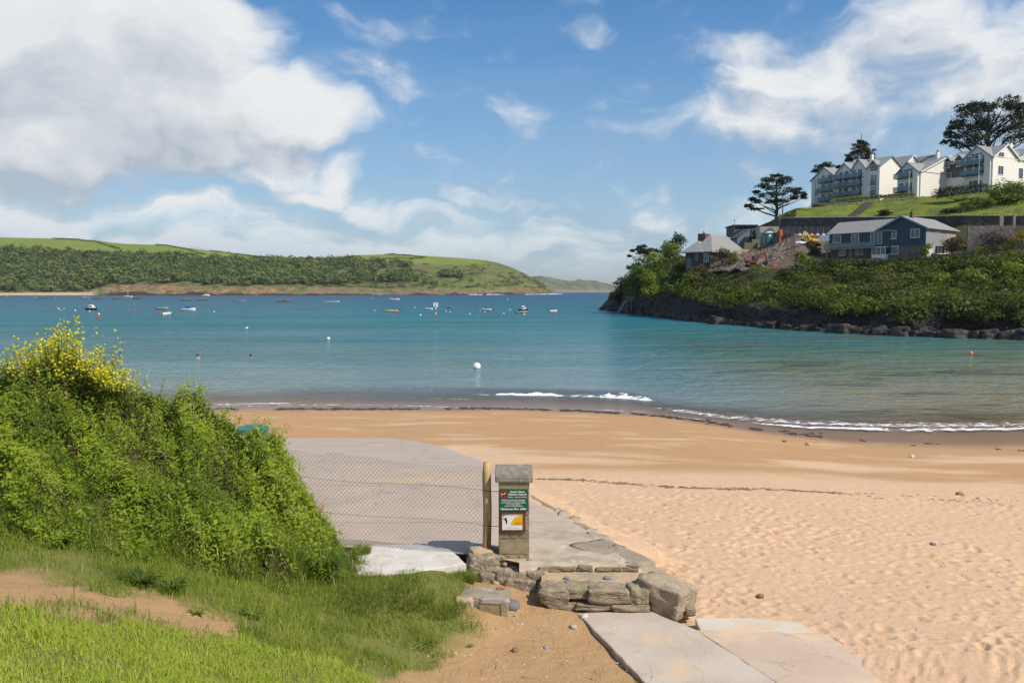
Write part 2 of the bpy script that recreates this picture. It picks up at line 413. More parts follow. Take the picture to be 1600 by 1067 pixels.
h = n.m('ADD', n.m('MULTIPLY', grain, 0.4), n.m('ADD', n.noise(p, 7.0, 5, 0.6), n.m('MULTIPLY', coarse, 0.6)))
n.put(b.inputs['Normal'], n.bump(n.m('MULTIPLY', h, n.m('SUBTRACT', 1.05, wet)), 0.55, 0.035))
beach = tag(link('beach', me, m), 'wide sandy beach with trodden footprints and a damp tide band', kind='structure')

# ---------------------------------------------------------------- the sea
vr = np.concatenate([[455.25, 455.5, 456, 456.6], np.linspace(457.4, 480, 46)[:-1], np.linspace(480, 598, 190)[:-1], np.linspace(598, 704, 210)])
Ys = HCAM * FPX / (vr - HOR)
us = np.concatenate([np.linspace(-2.4, -0.7, 34)[:-1], np.linspace(-0.7, 0.7, 330)[:-1], np.linspace(0.7, 2.4, 30)])
YY = np.repeat(Ys[:, None], len(us), 1); XX = YY * us[None, :]
off = YY - shoreY(XX)
wl = off + 0.7 * vnoise(XX * 0.11, YY * 0, 21)
amp = np.clip((XX + 17) / 5, 0, 1) * np.clip((9.5 - XX) / 3, 0, 1)
q = (wl - 6.3) / 1.0
wave = 0.24 * amp * np.exp(-np.where(q > 0, q / 1.7, q / 0.55) ** 2)
amp2 = np.clip((XX - 9) / 5, 0, 1)
wave2 = 0.05 * amp2 * np.exp(-((wl - 1.2) / 0.8) ** 2)
chop = 0.02 * np.clip(off / 6, 0, 1) * fbm(XX * 0.30, YY * 0.9, 3, 31) * np.clip(1 - YY / 170, 0, 1) + 0.05 * np.clip(off / 30, 0, 1) * fbm(XX * 0.06, YY * 0.16, 3, 37) * np.clip(1 - YY / 500, 0, 1)
ZZ = 0.015 + wave + wave2 + chop
brk = np.clip((XX + 3.8) / 2.5, 0, 1) * np.clip((8.2 - XX) / 0.8, 0, 1)
rag = 0.5 * vnoise(XX * 0.6, YY * 0, 23) + 0.35 * vnoise(XX * 2.7, YY * 0, 24)
foam = (0.66 + 0.45 * rag) * brk * np.exp(-((wl - 5.3 - 0.35 * rag) / (0.2 + 0.5 * np.clip((XX + 3) / 10, 0, 1))) ** 2) * 0.95
foam2 = np.clip((XX - 8.8) / 3.5, 0, 1) * np.clip(1.0 - np.abs(wl - (0.75 + 0.02 * XX)) / (0.45 + 0.018 * XX), 0, 1) * (0.72 + 0.35 * rag)
lace = np.clip((XX - 5.0) / 3.5, 0, 1) * np.clip(1 - np.abs(wl - 2.4) / 2.6, 0, 1) * 0.52
foam3 = 0.55 * np.exp(-((wl - 0.12) / 0.14) ** 2) * (XX < 10) + 0.45 * np.exp(-((wl - 3.2) / 0.16) ** 2) * np.clip((XX + 8) / 2, 0, 1) * np.clip((1 - XX) / 3, 0, 1)
foam4 = 0.5 * np.clip((-9 - XX) / 3, 0, 1) * np.exp(-((wl - 0.9) / 0.5) ** 2)
foam = np.maximum.reduce([foam, foam2, lace, foam3, foam4])
me = grid_mesh('sea', XX, YY, ZZ, {'off': off, 'foam': foam})
m, n, b, o = new_mat('sea_water')
p = n.pos(); xs, ys, zs = n.sep(p); of = n.attr('off'); fo = n.attr('foam')
lo = n.m('LOGARITHM', n.m('MAXIMUM', of, 1.0), 10.0)                       # 0 at 1 m offshore, 3 at 1 km
ln = n.m('MULTIPLY', n.m('ADD', lo, n.m('MULTIPLY', n.m('SUBTRACT', n.noise(n.mapping(p, (0.02, 0.07, 1)), 1.0, 5, 0.6), 0.5), 0.95)), 0.3333)
deep = n.ramp(ln, [(0.0, (0.30, 0.235, 0.16)), (0.20, (0.255, 0.25, 0.20)), (0.40, (0.165, 0.265, 0.245)), (0.56, (0.065, 0.205, 0.215)), (0.70, (0.016, 0.160, 0.185)), (0.84, (0.005, 0.108, 0.152)), (1.0, (0.002, 0.062, 0.125))])
weedy = n.m('MULTIPLY', n.smooth(xs, 9, 22), n.smooth(of, 120, 50))
green = n.ramp(n.smooth(of, 2, 62), [(0.0, (0.30, 0.235, 0.12)), (0.35, (0.17, 0.20, 0.075)), (0.75, (0.075, 0.165, 0.085)), (1.0, (0.045, 0.15, 0.115))])
c = n.mix(n.m('MULTIPLY', weedy, 0.9), deep, green)
weed = n.smooth(n.noise(n.mapping(p, (0.10, 0.22, 1)), 1.0, 5, 0.62), 0.52, 0.62)
c = n.mix(n.m('MULTIPLY', n.m('MULTIPLY', weed, weedy), 0.85), c, (0.085, 0.085, 0.028))
# the thin crest of the breaking wave lets the sand behind it glow through
n.put(b.inputs['Base Color'], c)
b.inputs['Specular IOR Level'].default_value = 0.0
b.inputs['Roughness'].default_value = 1.0
gl = n.node('ShaderNodeBsdfGlossy'); n.put(gl.inputs['Roughness'], n.smooth(ys, 30, 400, 0.10, 0.30))
r1 = n.noise(n.mapping(p, (1.1, 1.5, 1)), 1.0, 3, 0.6); r2 = n.noise(n.mapping(p, (0.38, 0.45, 1)), 1.0, 4, 0.62); r3 = n.noise(n.mapping(p, (3.2, 6.0, 1)), 1.0, 2, 0.5)
r4 = n.noise(n.mapping(p, (0.045, 0.20, 1)), 1.0, 4, 0.6)
hh = n.m('ADD', n.m('ADD', n.m('MULTIPLY', r4, n.smooth(of, 10, 120, 0.0, 2.4)), n.m('MULTIPLY', r1, n.smooth(of, 0, 14, 0.08, 0.30))), n.m('ADD', n.m('MULTIPLY', r2, n.smooth(of, 0, 40, 0.05, 1.15)), n.m('MULTIPLY', r3, n.smooth(of, 0, 14, 0.012, 0.035))))

gust = n.smooth(n.noise(n.mapping(p, (0.012, 0.05, 1)), 1.0, 4, 0.6), 0.35, 0.65, 0.55, 1.25)
wn = n.bump(n.m('MULTIPLY', hh, gust), 1.0, 1.0)
n.put(gl.inputs['Normal'], wn); n.put(b.inputs['Normal'], wn)
fr = n.node('ShaderNodeFresnel'); fr.inputs['IOR'].default_value = 1.33; n.put(fr.inputs['Normal'], wn)
# a ruffled sea never reaches mirror reflectance at grazing angles: scale the Fresnel term
ff = n.m('MULTIPLY', fr.outputs[0], n.smooth(of, 3, 120, 0.52, 0.31))
wmx = n.node('ShaderNodeMixShader'); n.put(wmx.inputs[0], ff); n.l.new(b.outputs[0], wmx.inputs[1]); n.l.new(gl.outputs[0], wmx.inputs[2])
fn = n.noise(n.mapping(p, (1.3, 2.6, 1)), 1.0, 6, 0.75); fc = n.voro(n.mapping(p, (1.6, 3.6, 1)), 1.0, 'DISTANCE_TO_EDGE')
fmask = n.smooth(n.m('ADD', n.m('ADD', fo, n.m('MULTIPLY', n.m('SUBTRACT', fn, 0.5), 1.5)), n.m('MULTIPLY', n.smooth(fc, 0.0, 0.16, 1.0, 0.0), n.m('MULTIPLY', fo, 0.5))), 0.52, 0.75)
fmask = n.m('MULTIPLY', fmask, n.smooth(fo, 0.02, 0.2))
fb = n.node('ShaderNodeBsdfDiffuse'); fb.inputs[0].default_value = (0.82, 0.83, 0.84, 1)
tr = n.node('ShaderNodeBsdfTransparent')
mx0 = n.node('ShaderNodeMixShader'); n.put(mx0.inputs[0], n.smooth(n.m('ADD', of, n.m('MULTIPLY', n.m('SUBTRACT', r1, 0.5), 1.2)), -0.2, 9.0, 0.14, 1.0))
n.l.new(tr.outputs[0], mx0.inputs[1]); n.l.new(wmx.outputs[0], mx0.inputs[2])
mx1 = n.node('ShaderNodeMixShader'); n.put(mx1.inputs[0], fmask); n.l.new(mx0.outputs[0], mx1.inputs[1]); n.l.new(fb.outputs[0], mx1.inputs[2])
n.l.new(mx1.outputs[0], o.inputs[0])
tag(link('sea', me, m), 'estuary water turning from clear shallows to deep blue', kind='structure')
sb = MB(); sb.add([(-30000, 60, -9), (30000, 60, -9), (30000, 40000, -9), (-30000, 40000, -9)], [(0, 1, 2, 3)])
tag(sb.build('sea_bed', mat('sea_bed', (0.2, 0.2, 0.14))), 'sea bed', kind='structure')

# ---------------------------------------------------------------- grass bank and earth path (one terrain sheet)
_cp = []
for px, py, z in [(0, 1067, 4.05), (150, 1067, 3.85), (300, 1067, 3.5), (450, 1067, 3.0), (600, 1067, 2.35), (700, 1067, 2.0), (0, 935, 3.72), (150, 950, 3.5),
                  (300, 970, 3.15), (450, 1000, 2.75), (600, 1000, 2.15), (0, 850, 3.5), (200, 890, 3.2), (430, 940, 2.6), (550, 950, 2.25), (720, 905, 2.05),
                  (650, 899, 2.27), (600, 904, 2.275), (700, 894, 2.235), (850, 960, 1.92), (850, 1067, 1.9), (740, 985, 1.93), (-200, 935, 3.8), (-200, 850, 3.6)]:
    v = atz(px, py, z); _cp.append((v.x, v.y, z))
_cp += [(0, 0, 4.38), (-4, 0, 4.45), (-9, 2, 4.4), (4, 0, 3.6), (-9, 9, 3.5), (-14, 8, 3.6), (-5, -6, 4.6), (5, -6, 4.2), (-5, 11.3, 2.9), (-9, 13, 2.6), (-3.2, 11.6, 2.2), (-1.5, 11.1, 2.19),
        (-14, 14, 2.5), (3, 5.5, 2.0), (2.4, 9.5, 1.72), (5, 8, 1.6), (6, 4, 2.2), (1.2, 10.6, 1.85), (-6.5, 14.5, 2.1), (0, 12, 2.05), (-2, 12.4, 2.1), (3, 12, 1.6)]
_cp = np.array(_cp)
def _tps(r2): return 0.5 * r2 * np.log(r2 + 1e-9)
_n = len(_cp); _d2 = ((_cp[:, None, :2] - _cp[None, :, :2]) ** 2).sum(-1)
_A = np.zeros((_n + 3, _n + 3)); _A[:_n, :_n] = _tps(_d2) + 0.02 * np.eye(_n); _A[:_n, _n] = 1; _A[:_n, _n + 1:] = _cp[:, :2]; _A[_n:, :_n] = _A[:_n, _n:].T
_w = np.linalg.solve(_A, np.concatenate([_cp[:, 2], [0, 0, 0]]))
def bank_z(X, Y):
    X = np.asarray(X, float); Y = np.asarray(Y, float); z = _w[_n] + _w[_n + 1] * X + _w[_n + 2] * Y
    for i in range(_n): z = z + _w[i] * _tps((X - _cp[i, 0]) ** 2 + (Y - _cp[i, 1]) ** 2)
    z = z + 0.02 * fbm(X * 1.6, Y * 1.6, 4, 51)
    e = np.clip((np.sqrt(np.maximum(X + 0.2, 0) ** 2 * 0.0 + np.maximum(Y - 11.0, 0) ** 2) - 0.35) / 1.0, 0, 1) * np.clip((X + 3.4) / 0.6, 0, 1)
    return z - 0.5 * e
def turf(X, Y, Z):
    """0 bare earth .. 1 close turf, read from where the ground point shows in the picture"""
    px, py = proj(X, Y, Z)
    jx = 26 * fbm(X * 2.2, Y * 2.2, 3, 61); jy = 12 * fbm(X * 2.6, Y * 2.6, 3, 66)
    lawn = np.clip((py + jy - np.interp(px, [-300, 0, 150, 300, 420, 520, 640], [930, 938, 952, 976, 1000, 1015, 1085])) / 26, 0, 1)
    up = np.clip((np.interp(px, [-300, 0, 150, 300, 372, 380], [890, 905, 924, 956, 985, 1300]) - py - jy) / 24, 0, 1)
    right = np.clip((np.interp(py, [860, 895, 935, 985, 1025, 1060, 1090], [722, 748, 762, 755, 725, 635, 590]) - px - jx) / 46, 0, 1)
    behind = Y < 3.2
    return np.where(behind, 1.0, np.maximum(lawn, up) * right), lawn
bx = np.concatenate([np.linspace(-30, -7, 24)[:-1], np.linspace(-7, 3.2, 200)[:-1], np.linspace(3.2, 12, 16)])
by = np.concatenate([np.linspace(-30, 2.5, 20)[:-1], np.linspace(2.5, 13.0, 210)[:-1], np.linspace(13, 18, 12)])
XX, YY = np.meshgrid(bx, by); ZZ = bank_z(XX, YY)
ZZ = np.where(XX > 1.25 + 0.28 * (10.2 - np.clip(YY, 6, 10.2)) , ZZ - 0.35, ZZ)
ZZ = np.where(XX < -12, ZZ - 0.0, ZZ)
T, LW = turf(XX, YY, ZZ)
me = grid_mesh('grass_bank', XX, YY, ZZ, {'turf': T})
m, n, b, o = new_mat('bank_soil'); p = n.pos(); t = n.attr('turf')
f1 = n.noise(p, 2.2, 5, 0.6); f2 = n.noise(p, 24, 5, 0.7)
earth = n.mix(f1, (0.47, 0.295, 0.150), (0.36, 0.215, 0.105)); earth = n.mix(n.smooth(f2, 0.5, 0.8, 0, .6), earth, (0.54, 0.38, 0.22))
earth = n.mix(n.smooth(n.voro(p, 9.0), 0.05, 0.09, .75, 0.0), earth, (0.46, 0.38, 0.30))
soil = n.mix(f2, (0.15, 0.17, 0.035), (0.20, 0.18, 0.06))
n.put(b.inputs['Base Color'], n.mix(t, earth, soil)); b.inputs['Roughness'].default_value = 0.95; b.inputs['Specular IOR Level'].default_value = 0.1
n.put(b.inputs['Normal'], n.bump(n.m('ADD', n.noise(p, 8, 6, 0.65), n.m('MULTIPLY', f2, 0.5)), 0.8, 0.03))
bank = tag(link('grass_bank', me, m), 'grassy bank sloping down to a bare earth path', kind='structure')

# ---------------------------------------------------------------- slipway and concrete
m, n, b, o = new_mat('slip_concrete'); p = n.pos(); xs, ys, zs = n.sep(p)
f = n.noise(n.mapping(p, (0.5, 0.5, 1)), 1.3, 5, 0.62)
c = n.mix(n.smooth(f, 0.35, 0.65), (0.455, 0.355, 0.28), (0.52, 0.40, 0.31))
c = n.mix(n.smooth(ys, 15, 25, 0, 0.75), c, (0.40, 0.335, 0.28))
sandp = n.smooth(n.noise(n.mapping(p, (0.35, 0.8, 1), (2.2, 0.4, 0)), 1.0, 4, 0.55), 0.585, 0.66)
c = n.mix(n.m('MULTIPLY', sandp, 0.75), c, (0.58, 0.40, 0.23))
aprn = n.m('MULTIPLY', n.smooth(ys, 14.8, 12.2), n.smooth(n.m('ADD', xs, n.m('MULTIPLY', f, 1.2)), 0.3, 1.2))
buff = n.mix(n.smooth(n.noise(p, 2.6, 5, 0.65), 0.4, 0.62), (0.52, 0.42, 0.30), (0.36, 0.29, 0.20))
buff = n.mix(n.smooth(n.noise(p, 4.3, 5, 0.7), 0.56, 0.66), buff, (0.62, 0.56, 0.46))
c = n.mix(n.m('MULTIPLY', aprn, 0.85), c, buff)
c = n.mix(n.smooth(n.noise(p, 60, 3, 0.7), 0.5, 0.8, 0, .35), c, (0.2, 0.18, 0.16))
stn = n.smooth(n.noise(n.mapping(p, (1.6, .35, 1), rot=(0, 0, .35)), 1.2, 5, 0.65), 0.55, 0.72, 0, .45); c = n.mix(stn, c, (0.30, 0.245, 0.20))
jn = n.m('ABSOLUTE', n.m('SUBTRACT', n.m('FRACT', n.m('ADD', n.m('MULTIPLY', ys, .26), n.m('MULTIPLY', n.noise(p, 2.0, 3), .02))), .5)); c = n.mix(n.smooth(jn, .004, .008, .55, 0), c, (0.16, 0.13, 0.11))
crk = n.smooth(n.voro(n.vm('ADD', p, n.vm('MULTIPLY', n.noise(p, 1.5, 4, out=1), (.8, .8, .8))), .45, 'DISTANCE_TO_EDGE'), .002, .007, .35, 0); c = n.mix(crk, c, (0.17, 0.14, 0.12))
dots = n.m('MULTIPLY', n.smooth(n.voro(p, 3.3), 0.04, 0.07, 1, 0), n.smooth(n.noise(p, 0.8, 2), 0.5, 0.6))
c = n.mix(n.m('MULTIPLY', dots, 0.8), c, (0.75, 0.70, 0.64))
n.put(b.inputs['Base Color'], c); b.inputs['Roughness'].default_value = 0.9
n.put(b.inputs['Normal'], n.bump(n.m('ADD', n.noise(p, 45, 4, 0.7), n.m('MULTIPLY', n.noise(p, 5, 4), 1.5)), 0.45, 0.012))
rows = np.concatenate([np.linspace(RAMPY0, 14, 60)[:-1], np.linspace(14, RAMPY1, 70)])
XL = np.where(rows < 12, np.interp(rows, [RAMPY0, 10.95, 11.2, 12.0], [0.10, -0.15, -0.6, -4.2]), np.interp(rows, [12, 13, RAMPY1], [-4.2, -8.5, -14]))
fr = np.linspace(0, 1, 90)
jag = 0.05 * vnoise(rows * 2.3, rows * 0, 71) + 0.02 * vnoise(rows * 9, rows * 0, 72)
XX = XL[:, None] + (rampX(rows) + jag - XL)[:, None] * fr[None, :]; YY = np.repeat(rows[:, None], 90, 1)
farround = np.clip((YY - (RAMPY1 - 1.2)) / 1.2, 0, 1)
ZZ = ramp_z(YY) + 0.012 * fbm(XX * 1.1, YY * 1.1, 3, 73) - 0.06 * np.clip((np.abs(XX - rampX(rows)[:, None]) < 0.12), 0, 1) * (YY < 16)
skirt = np.concatenate([XX, XX[:, -1:] + 0.10], 1); YYs = np.concatenate([YY, YY[:, -1:]], 1); ZZs = np.concatenate([ZZ, ZZ[:, -1:] - 0.8], 1)
f0 = [skirt[:1], YYs[:1] - 0.01, ZZs[:1] - 0.9]
skirt = np.concatenate([f0[0], skirt]); YYs = np.concatenate([f0[1], YYs]); ZZs = np.concatenate([f0[2], ZZs])
me = grid_mesh('slipway', skirt, YYs, ZZs)
slip = tag(link('slipway', me, m), 'grey concrete slipway running down onto the sand', kind='structure')

def slab_mesh(pts, th=0.12, ed=0.01, n=None):
    """irregular slab from ground points (top outline), slightly wavering edge, top faces fan from inset ring"""
    mb = MB(); P3 = [Vector(p) for p in pts]; out = []
    for i, p in enumerate(P3):
        q = P3[(i + 1) % len(P3)]; k = max(1, int((q - p).length / 0.12))
        for j in range(k):
            r = p.lerp(q, j / k); w = ed * (random.random() - 0.5) * 2
            d = (q - p).normalized(); out.append(r + Vector((-d.y, d.x, 0)) * w)
    cen = sum(out, Vector()) / len(out)
    ins = [p.lerp(cen, 0.02) + Vector((0, 0, 0.006)) for p in out]
    k = len(out); vs = [p - Vector((0, 0, th)) for p in out] + out + ins
    fs = [tuple(range(2 * k, 3 * k))]
    for i in range(k):
        j = (i + 1) % k; fs += [(i, j, k + j, k + i), (k + i, k + j, 2 * k + j, 2 * k + i)]
    mb.add(vs, fs); return mb
white_c = mat('white_concrete', (0.66, 0.62, 0.56), (0.55, 0.50, 0.44), 3.0, 0.9, 0.4, 0.01, 40, c3=(0.50, 0.42, 0.33), s3=2.6, world=True)
w = [Vector((p.x, p.y, ramp_z(p.y) + (0.02 if p.y > 11.0 else -0.018))) for p in [on_ramp(*q) for q in [(540, 866), (566, 855), (665, 851), (702, 859), (728, 879), (640, 893), (560, 896)]]]
tag(slab_mesh(w, 0.1, .009).build('concrete_apron', white_c), 'bright white concrete strip at the top of the slipway', kind='structure')

path_c = mat('path_concrete', (0.54, 0.455, 0.37), (0.46, 0.375, 0.30), 1.4, 0.92, 0.5, 0.012, 55, c3=(0.60, 0.44, 0.29), s3=1.5, world=True, crack=.75)
path_c2 = mat('path_concrete_sandy', (0.56, 0.44, 0.325), (0.50, 0.38, 0.28), 1.2, 0.92, 0.5, 0.012, 55, c3=(0.64, 0.46, 0.30), s3=1.1, world=True, crack=.6)
pr = empty('concrete_path', (0, 0, 0)); tag(pr, 'pale concrete path slabs beside the rocks at the foot of the steps', kind='structure')
def G(px, py, z): return atz(px, py, z)
slab_mesh([G(903, 958, 1.90), G(1012, 1070, 1.88), G(1060, 1150, 1.86), G(1330, 1150, 1.86), G(1215, 1068, 1.87), G(1088, 984, 1.885), G(1010, 952, 1.90)], 0.10).build('slab', path_c, pr)
slab_mesh([G(1088.6, 984, 1.880), G(1215.6, 1068, 1.865), G(1330.6, 1150, 1.856), G(1640, 1180, 1.70), G(1440, 1066, 1.725), G(1325, 1010, 1.765), G(1285, 989, 1.79)], 0.10).build('slab', path_c2, pr)
slab_mesh([G(1086, 966, 1.882), G(1094, 983.5, 1.884), G(1180, 986.5, 1.852), G(1276, 989.5, 1.815), G(1250, 973, 1.81), G(1170, 965, 1.845)], 0.12).build('slab', mat('pale_concrete_slab', (0.60, 0.54, 0.46), (0.53, 0.46, 0.38), 2.0, .92, .5, .012, 50, c3=(0.62, 0.46, 0.30), s3=1.1, world=True), pr)

# ---------------------------------------------------------------- rocks, steps, pillar
def rock_mesh(size, seed, sub=3, rough=0.12, box=0.55, strat=0.0):
    bm = bmesh.new(); bmesh.ops.create_cube(bm, size=2.0)
    bmesh.ops.subdivide_edges(bm, edges=bm.edges[:], cuts=2 ** sub - 1 if sub < 4 else 11, use_grid_fill=True)
    from mathutils import noise as mn
    off = Vector((seed * 7.3, seed * 3.1, seed * 1.7))
    for v in bm.verts:
        c = v.co.copy(); s = c.normalized() * 1.25; c = c * box + s * (1 - box)
        d = mn.fractal(c * 1.4 + off, 1.0, 2.0, 4) * rough + mn.noise(c * 0.8 + off) * rough * 1.1
        if strat: d += strat * (math.floor((c.z * 3.0 + c.x * 0.9 + mn.noise(c * 1.2 + off) * 0.5) * 2.2) % 2)
        c = c + c.normalized() * d
        v.co = Vector((c.x * size[0], c.y * size[1], c.z * size[2]))
    bmesh.ops.recalc_face_normals(bm, faces=bm.faces)
    me = bpy.data.meshes.new('rock'); bm.to_mesh(me); bm.free()
    for f in me.polygons: f.use_smooth = True
    return me
def rock(name, c, size, seed, m, parent=None, rot=(0, 0, 0), **kw):
    me = rock_mesh(size, seed, **kw); o = link(name, me, m, parent); o.location = c; o.rotation_euler = rot; return o
slate_rock = mat('slate_rock', (0.36, 0.275, 0.185), (0.20, 0.155, 0.11), 5.0, 0.85, 0.9, 0.03, 18, stretch=(1, 1, 3.0), c3=(0.38, 0.32, 0.22), s3=3.0)
ochre_rock = mat('lichen_rock', (0.34, 0.28, 0.17), (0.23, 0.19, 0.12), 8.0, 0.9, 0.9, 0.02, 30)
rubble_c = mat('rubble_concrete', (0.40, 0.31, 0.21), (0.22, 0.175, 0.125), 9.0, 0.95, 1.0, 0.035, 26, c3=(0.50, 0.44, 0.36), s3=14.0)
mortar = mat('sandy_mortar', (0.50, 0.37, 0.24), (0.40, 0.29, 0.19), 4.0, 0.95, 0.8, 0.02, 20, c3=(0.34, 0.29, 0.17), s3=3.0)

sw = empty('stone_step', G(930, 945, 1.92)); tag(sw, 'low step of weathered flat stones set in sandy mortar left of the big rock', 'step')
sl = sw.location.copy()
def loc(px, py, Y): return at(px, py, Y) - sl
def step_top():
    pts = [(846, 925, 10.15), (1012, 925, 10.12), (1040, 905, 10.75), (1028, 898, 10.9), (846, 898, 10.85)]
    mb = MB(); P = [Vector((at(px, 900, Y).x, Y, 2.155)) - sl for px, py, Y in pts]
    mb.prism(P, (0, 0, -0.3)); return mb
mo = step_top().build('mortar_bed', mortar, sw)
for i, (px, w_, h_, sd, mm, Y) in enumerate([(866, .19, .10, 1, slate_rock, 10.10), (906, .20, .06, 2, ochre_rock, 10.13), (952, .27, .085, 3, slate_rock, 10.06), (996, .115, .11, 4, ochre_rock, 10.08)]):
    o_ = rock('stone', Vector((at(px, 930, Y).x, Y + .05, 2.165 - h_ + 0.01)) - sl, (w_, .15, h_), sd, mm, sw, (0.03, 0.02 * i, 0.04 * i - .05), rough=0.17, box=0.82, sub=4, strat=.09)
for i, (px, w_, h_, Y) in enumerate([(880, .22, .05, 10.06), (930, .25, .04, 10.02), (985, .24, .04, 10.0)]):
    rock('stone', Vector((at(px, 944, Y).x, Y + .08, 1.955)) - sl, (w_, .14, h_), 11 + i, slate_rock, sw, (0, 0.03, 0.05), rough=0.14, box=0.8, strat=.05)
for px, py, r in [(885, 911, .035), (949, 902, .05)]:
    rock('chip', Vector((at(px, py, 10.5).x, 10.45 + .05 * r, 2.165)) - sl, (r, r * .8, .018), px, mat('blue_stone_%d' % px, (0.27, 0.27, 0.28), (0.2, 0.2, 0.21)), sw, sub=2)
for k in range(6):                                  # stones showing in the riser behind the step
    px = 856 + k * 27 + random.uniform(-6, 6)
    rock('stone', Vector((at(px, 893, 10.78).x, 10.76, 2.195 + .01 * (k % 3))) - sl, (random.uniform(.08, .17), .06, random.uniform(.025, .05)), 31 + k, slate_rock if k % 3 else ochre_rock, sw, (0, 0.05 * (k % 3 - 1), 0), rough=0.2, sub=3)

br = rock('boulder', (0, 0, 0), (.225, .33, .185), 42, mat('boulder_rock', (0.44, 0.345, 0.235), (0.27, 0.21, 0.145), 3.5, 0.85, 1.0, 0.035, 14, stretch=(1.6, 1.0, 2.2), c3=(0.50, 0.42, 0.30), s3=2.4), None, (0.10, 0.08, 0.85), sub=4, rough=0.13, box=0.93, strat=0.05)
br.location = (atz(1052, 978, 1.88).x, 10.16, 2.04)
tag(br, 'big angular brown rock at the end of the stone step by the sand', 'rock')
rk = rock('rock', (atz(1087, 975, 1.88).x, 9.98, 1.92), (.07, .07, .06), 47, slate_rock, sub=2); tag(rk, 'small stone wedged under the right side of the big angular rock', 'rock')

buffs = mat('buff_edge_stone', (0.46, 0.38, 0.28), (0.33, 0.27, 0.20), 4.0, 0.9, 0.8, 0.02, 18)
edge = empty('kerb_stones', (RX[1], RY[1], 2.1)); tag(edge, 'rough dark stones edging the slipway beside the dry sand', 'kerb')
el_ = edge.location.copy()
for i in range(8):
    t = i / 7; Y = 11.3 + 3.2 * t + random.uniform(-.15, .15); X = float(rampX(np.array(Y)))
    big = 1.0 - 0.55 * t
    o_ = rock('stone', Vector((X - .05, Y, ramp_z(Y) - .115)) - el_, ((.12 + .12 * random.random()) * big, (.20 + .14 * random.random()), .095), 60 + i, [slate_rock, mortar, buffs, buffs][i % 4], edge, (random.uniform(-.08, .08), 0.12, math.atan2(-(RX[1] - RX[0]), RY[1] - RY[0]) * 0.6 + random.uniform(-.2, .2)), rough=0.16, box=0.8)
ledge = rock('ledge', Vector((float(rampX(np.array(11.3))) - .20, 11.35, 2.06)) - el_, (.33, .62, .16), 88, mat('ledge_rock', (0.37, 0.30, 0.215), (0.27, 0.22, 0.16), 4.0, 0.9, 0.7, 0.02, 16), edge, (0.0, 0.03, 0.55), sub=4, rough=0.06, box=0.82)

# the pillar
PC = Vector((at(803, 880, 11.17).x, 11.17, 2.04)); PW = 0.435
pil = empty('stone_pillar', PC); tag(pil, 'square concrete block pillar with a rounded cap carrying two notices', 'pillar')
blk = mat('block_stone', (0.38, 0.30, 0.175), (0.26, 0.205, 0.125), 9.0, 0.95, 1.0, 0.012, 60, c3=(0.40, 0.34, 0.22), s3=5.0)
blk2 = mat('mossy_block', (0.29, 0.26, 0.13), (0.18, 0.16, 0.095), 9.0, 0.95, 1.0, 0.012, 60, c3=(0.36, 0.33, 0.19), s3=5.0)
capm = mat('cap_concrete', (0.29, 0.26, 0.20), (0.19, 0.17, 0.135), 14.0, 0.95, 1.0, 0.01, 70, c3=(0.42, 0.40, 0.33), s3=6.0)
h2 = PW / 2
def zpy(py): return at(803, py, 10.955).z - PC.z
core = MB().box(-h2 + .012, h2 - .012, -h2 + .012, h2 - .012, -0.3, zpy(754)); core.build('core', mortar, pil)
courses = [(890, 900, 1), (866.5, 889.5, 3), (842.5, 866, 0), (829.5, 842, 2), (806, 829, 0), (783, 805.5, 2), (765.5, 782.5, 0), (753, 765, 0)]
for py0, py1, kind in courses:
    z1, z0 = zpy(py0), zpy(py1)
    cuts = {0: [(-h2, h2)], 1: [(-h2, -.03), (-.03, .1), (.1, h2)], 2: [(-h2, -.06), (-.06, .065), (.065, h2)], 3: [(-h2, -.075), (-.075, .065), (.065, h2)]}[kind]
    for a, b_ in cuts:
        q = random.uniform(-.004, .004)
        if kind == 3 and abs(a + .075) < 1e-6:
            zm = z0 + (z1 - z0) * .42
            MB().box(a + .006, b_ - .004, -h2 + q, h2 - q, z0 + .004, zm - .003).build('block', blk2, pil, bevel=0.008)
            MB().box(a + .006, b_ - .004, -h2 - q, h2 + q, zm + .003, z1 - .002).build('block', blk, pil, bevel=0.008)
        else:
            MB().box(a + .003, b_ - .003, -h2 + q, h2 - q, z0 + .003, z1 - .003).build('block', blk2 if kind == 2 or random.random() < .2 else blk, pil, bevel=0.009)
zc = zpy(753.5); ch = zpy(732.5) - zc
prof = [(-.245, 0), (-.25, .05), (-.235, .10), (-.19, .145), (-.10, ch), (.10, ch), (.19, .145), (.235, .10), (.25, .05), (.245, 0)]
cap = MB().prism([(-.262, y, z + zc) for y, z in prof], (.524, 0, 0)).build('cap', capm, pil, bevel=0.012)
for f in cap.data.polygons: f.use_smooth = False

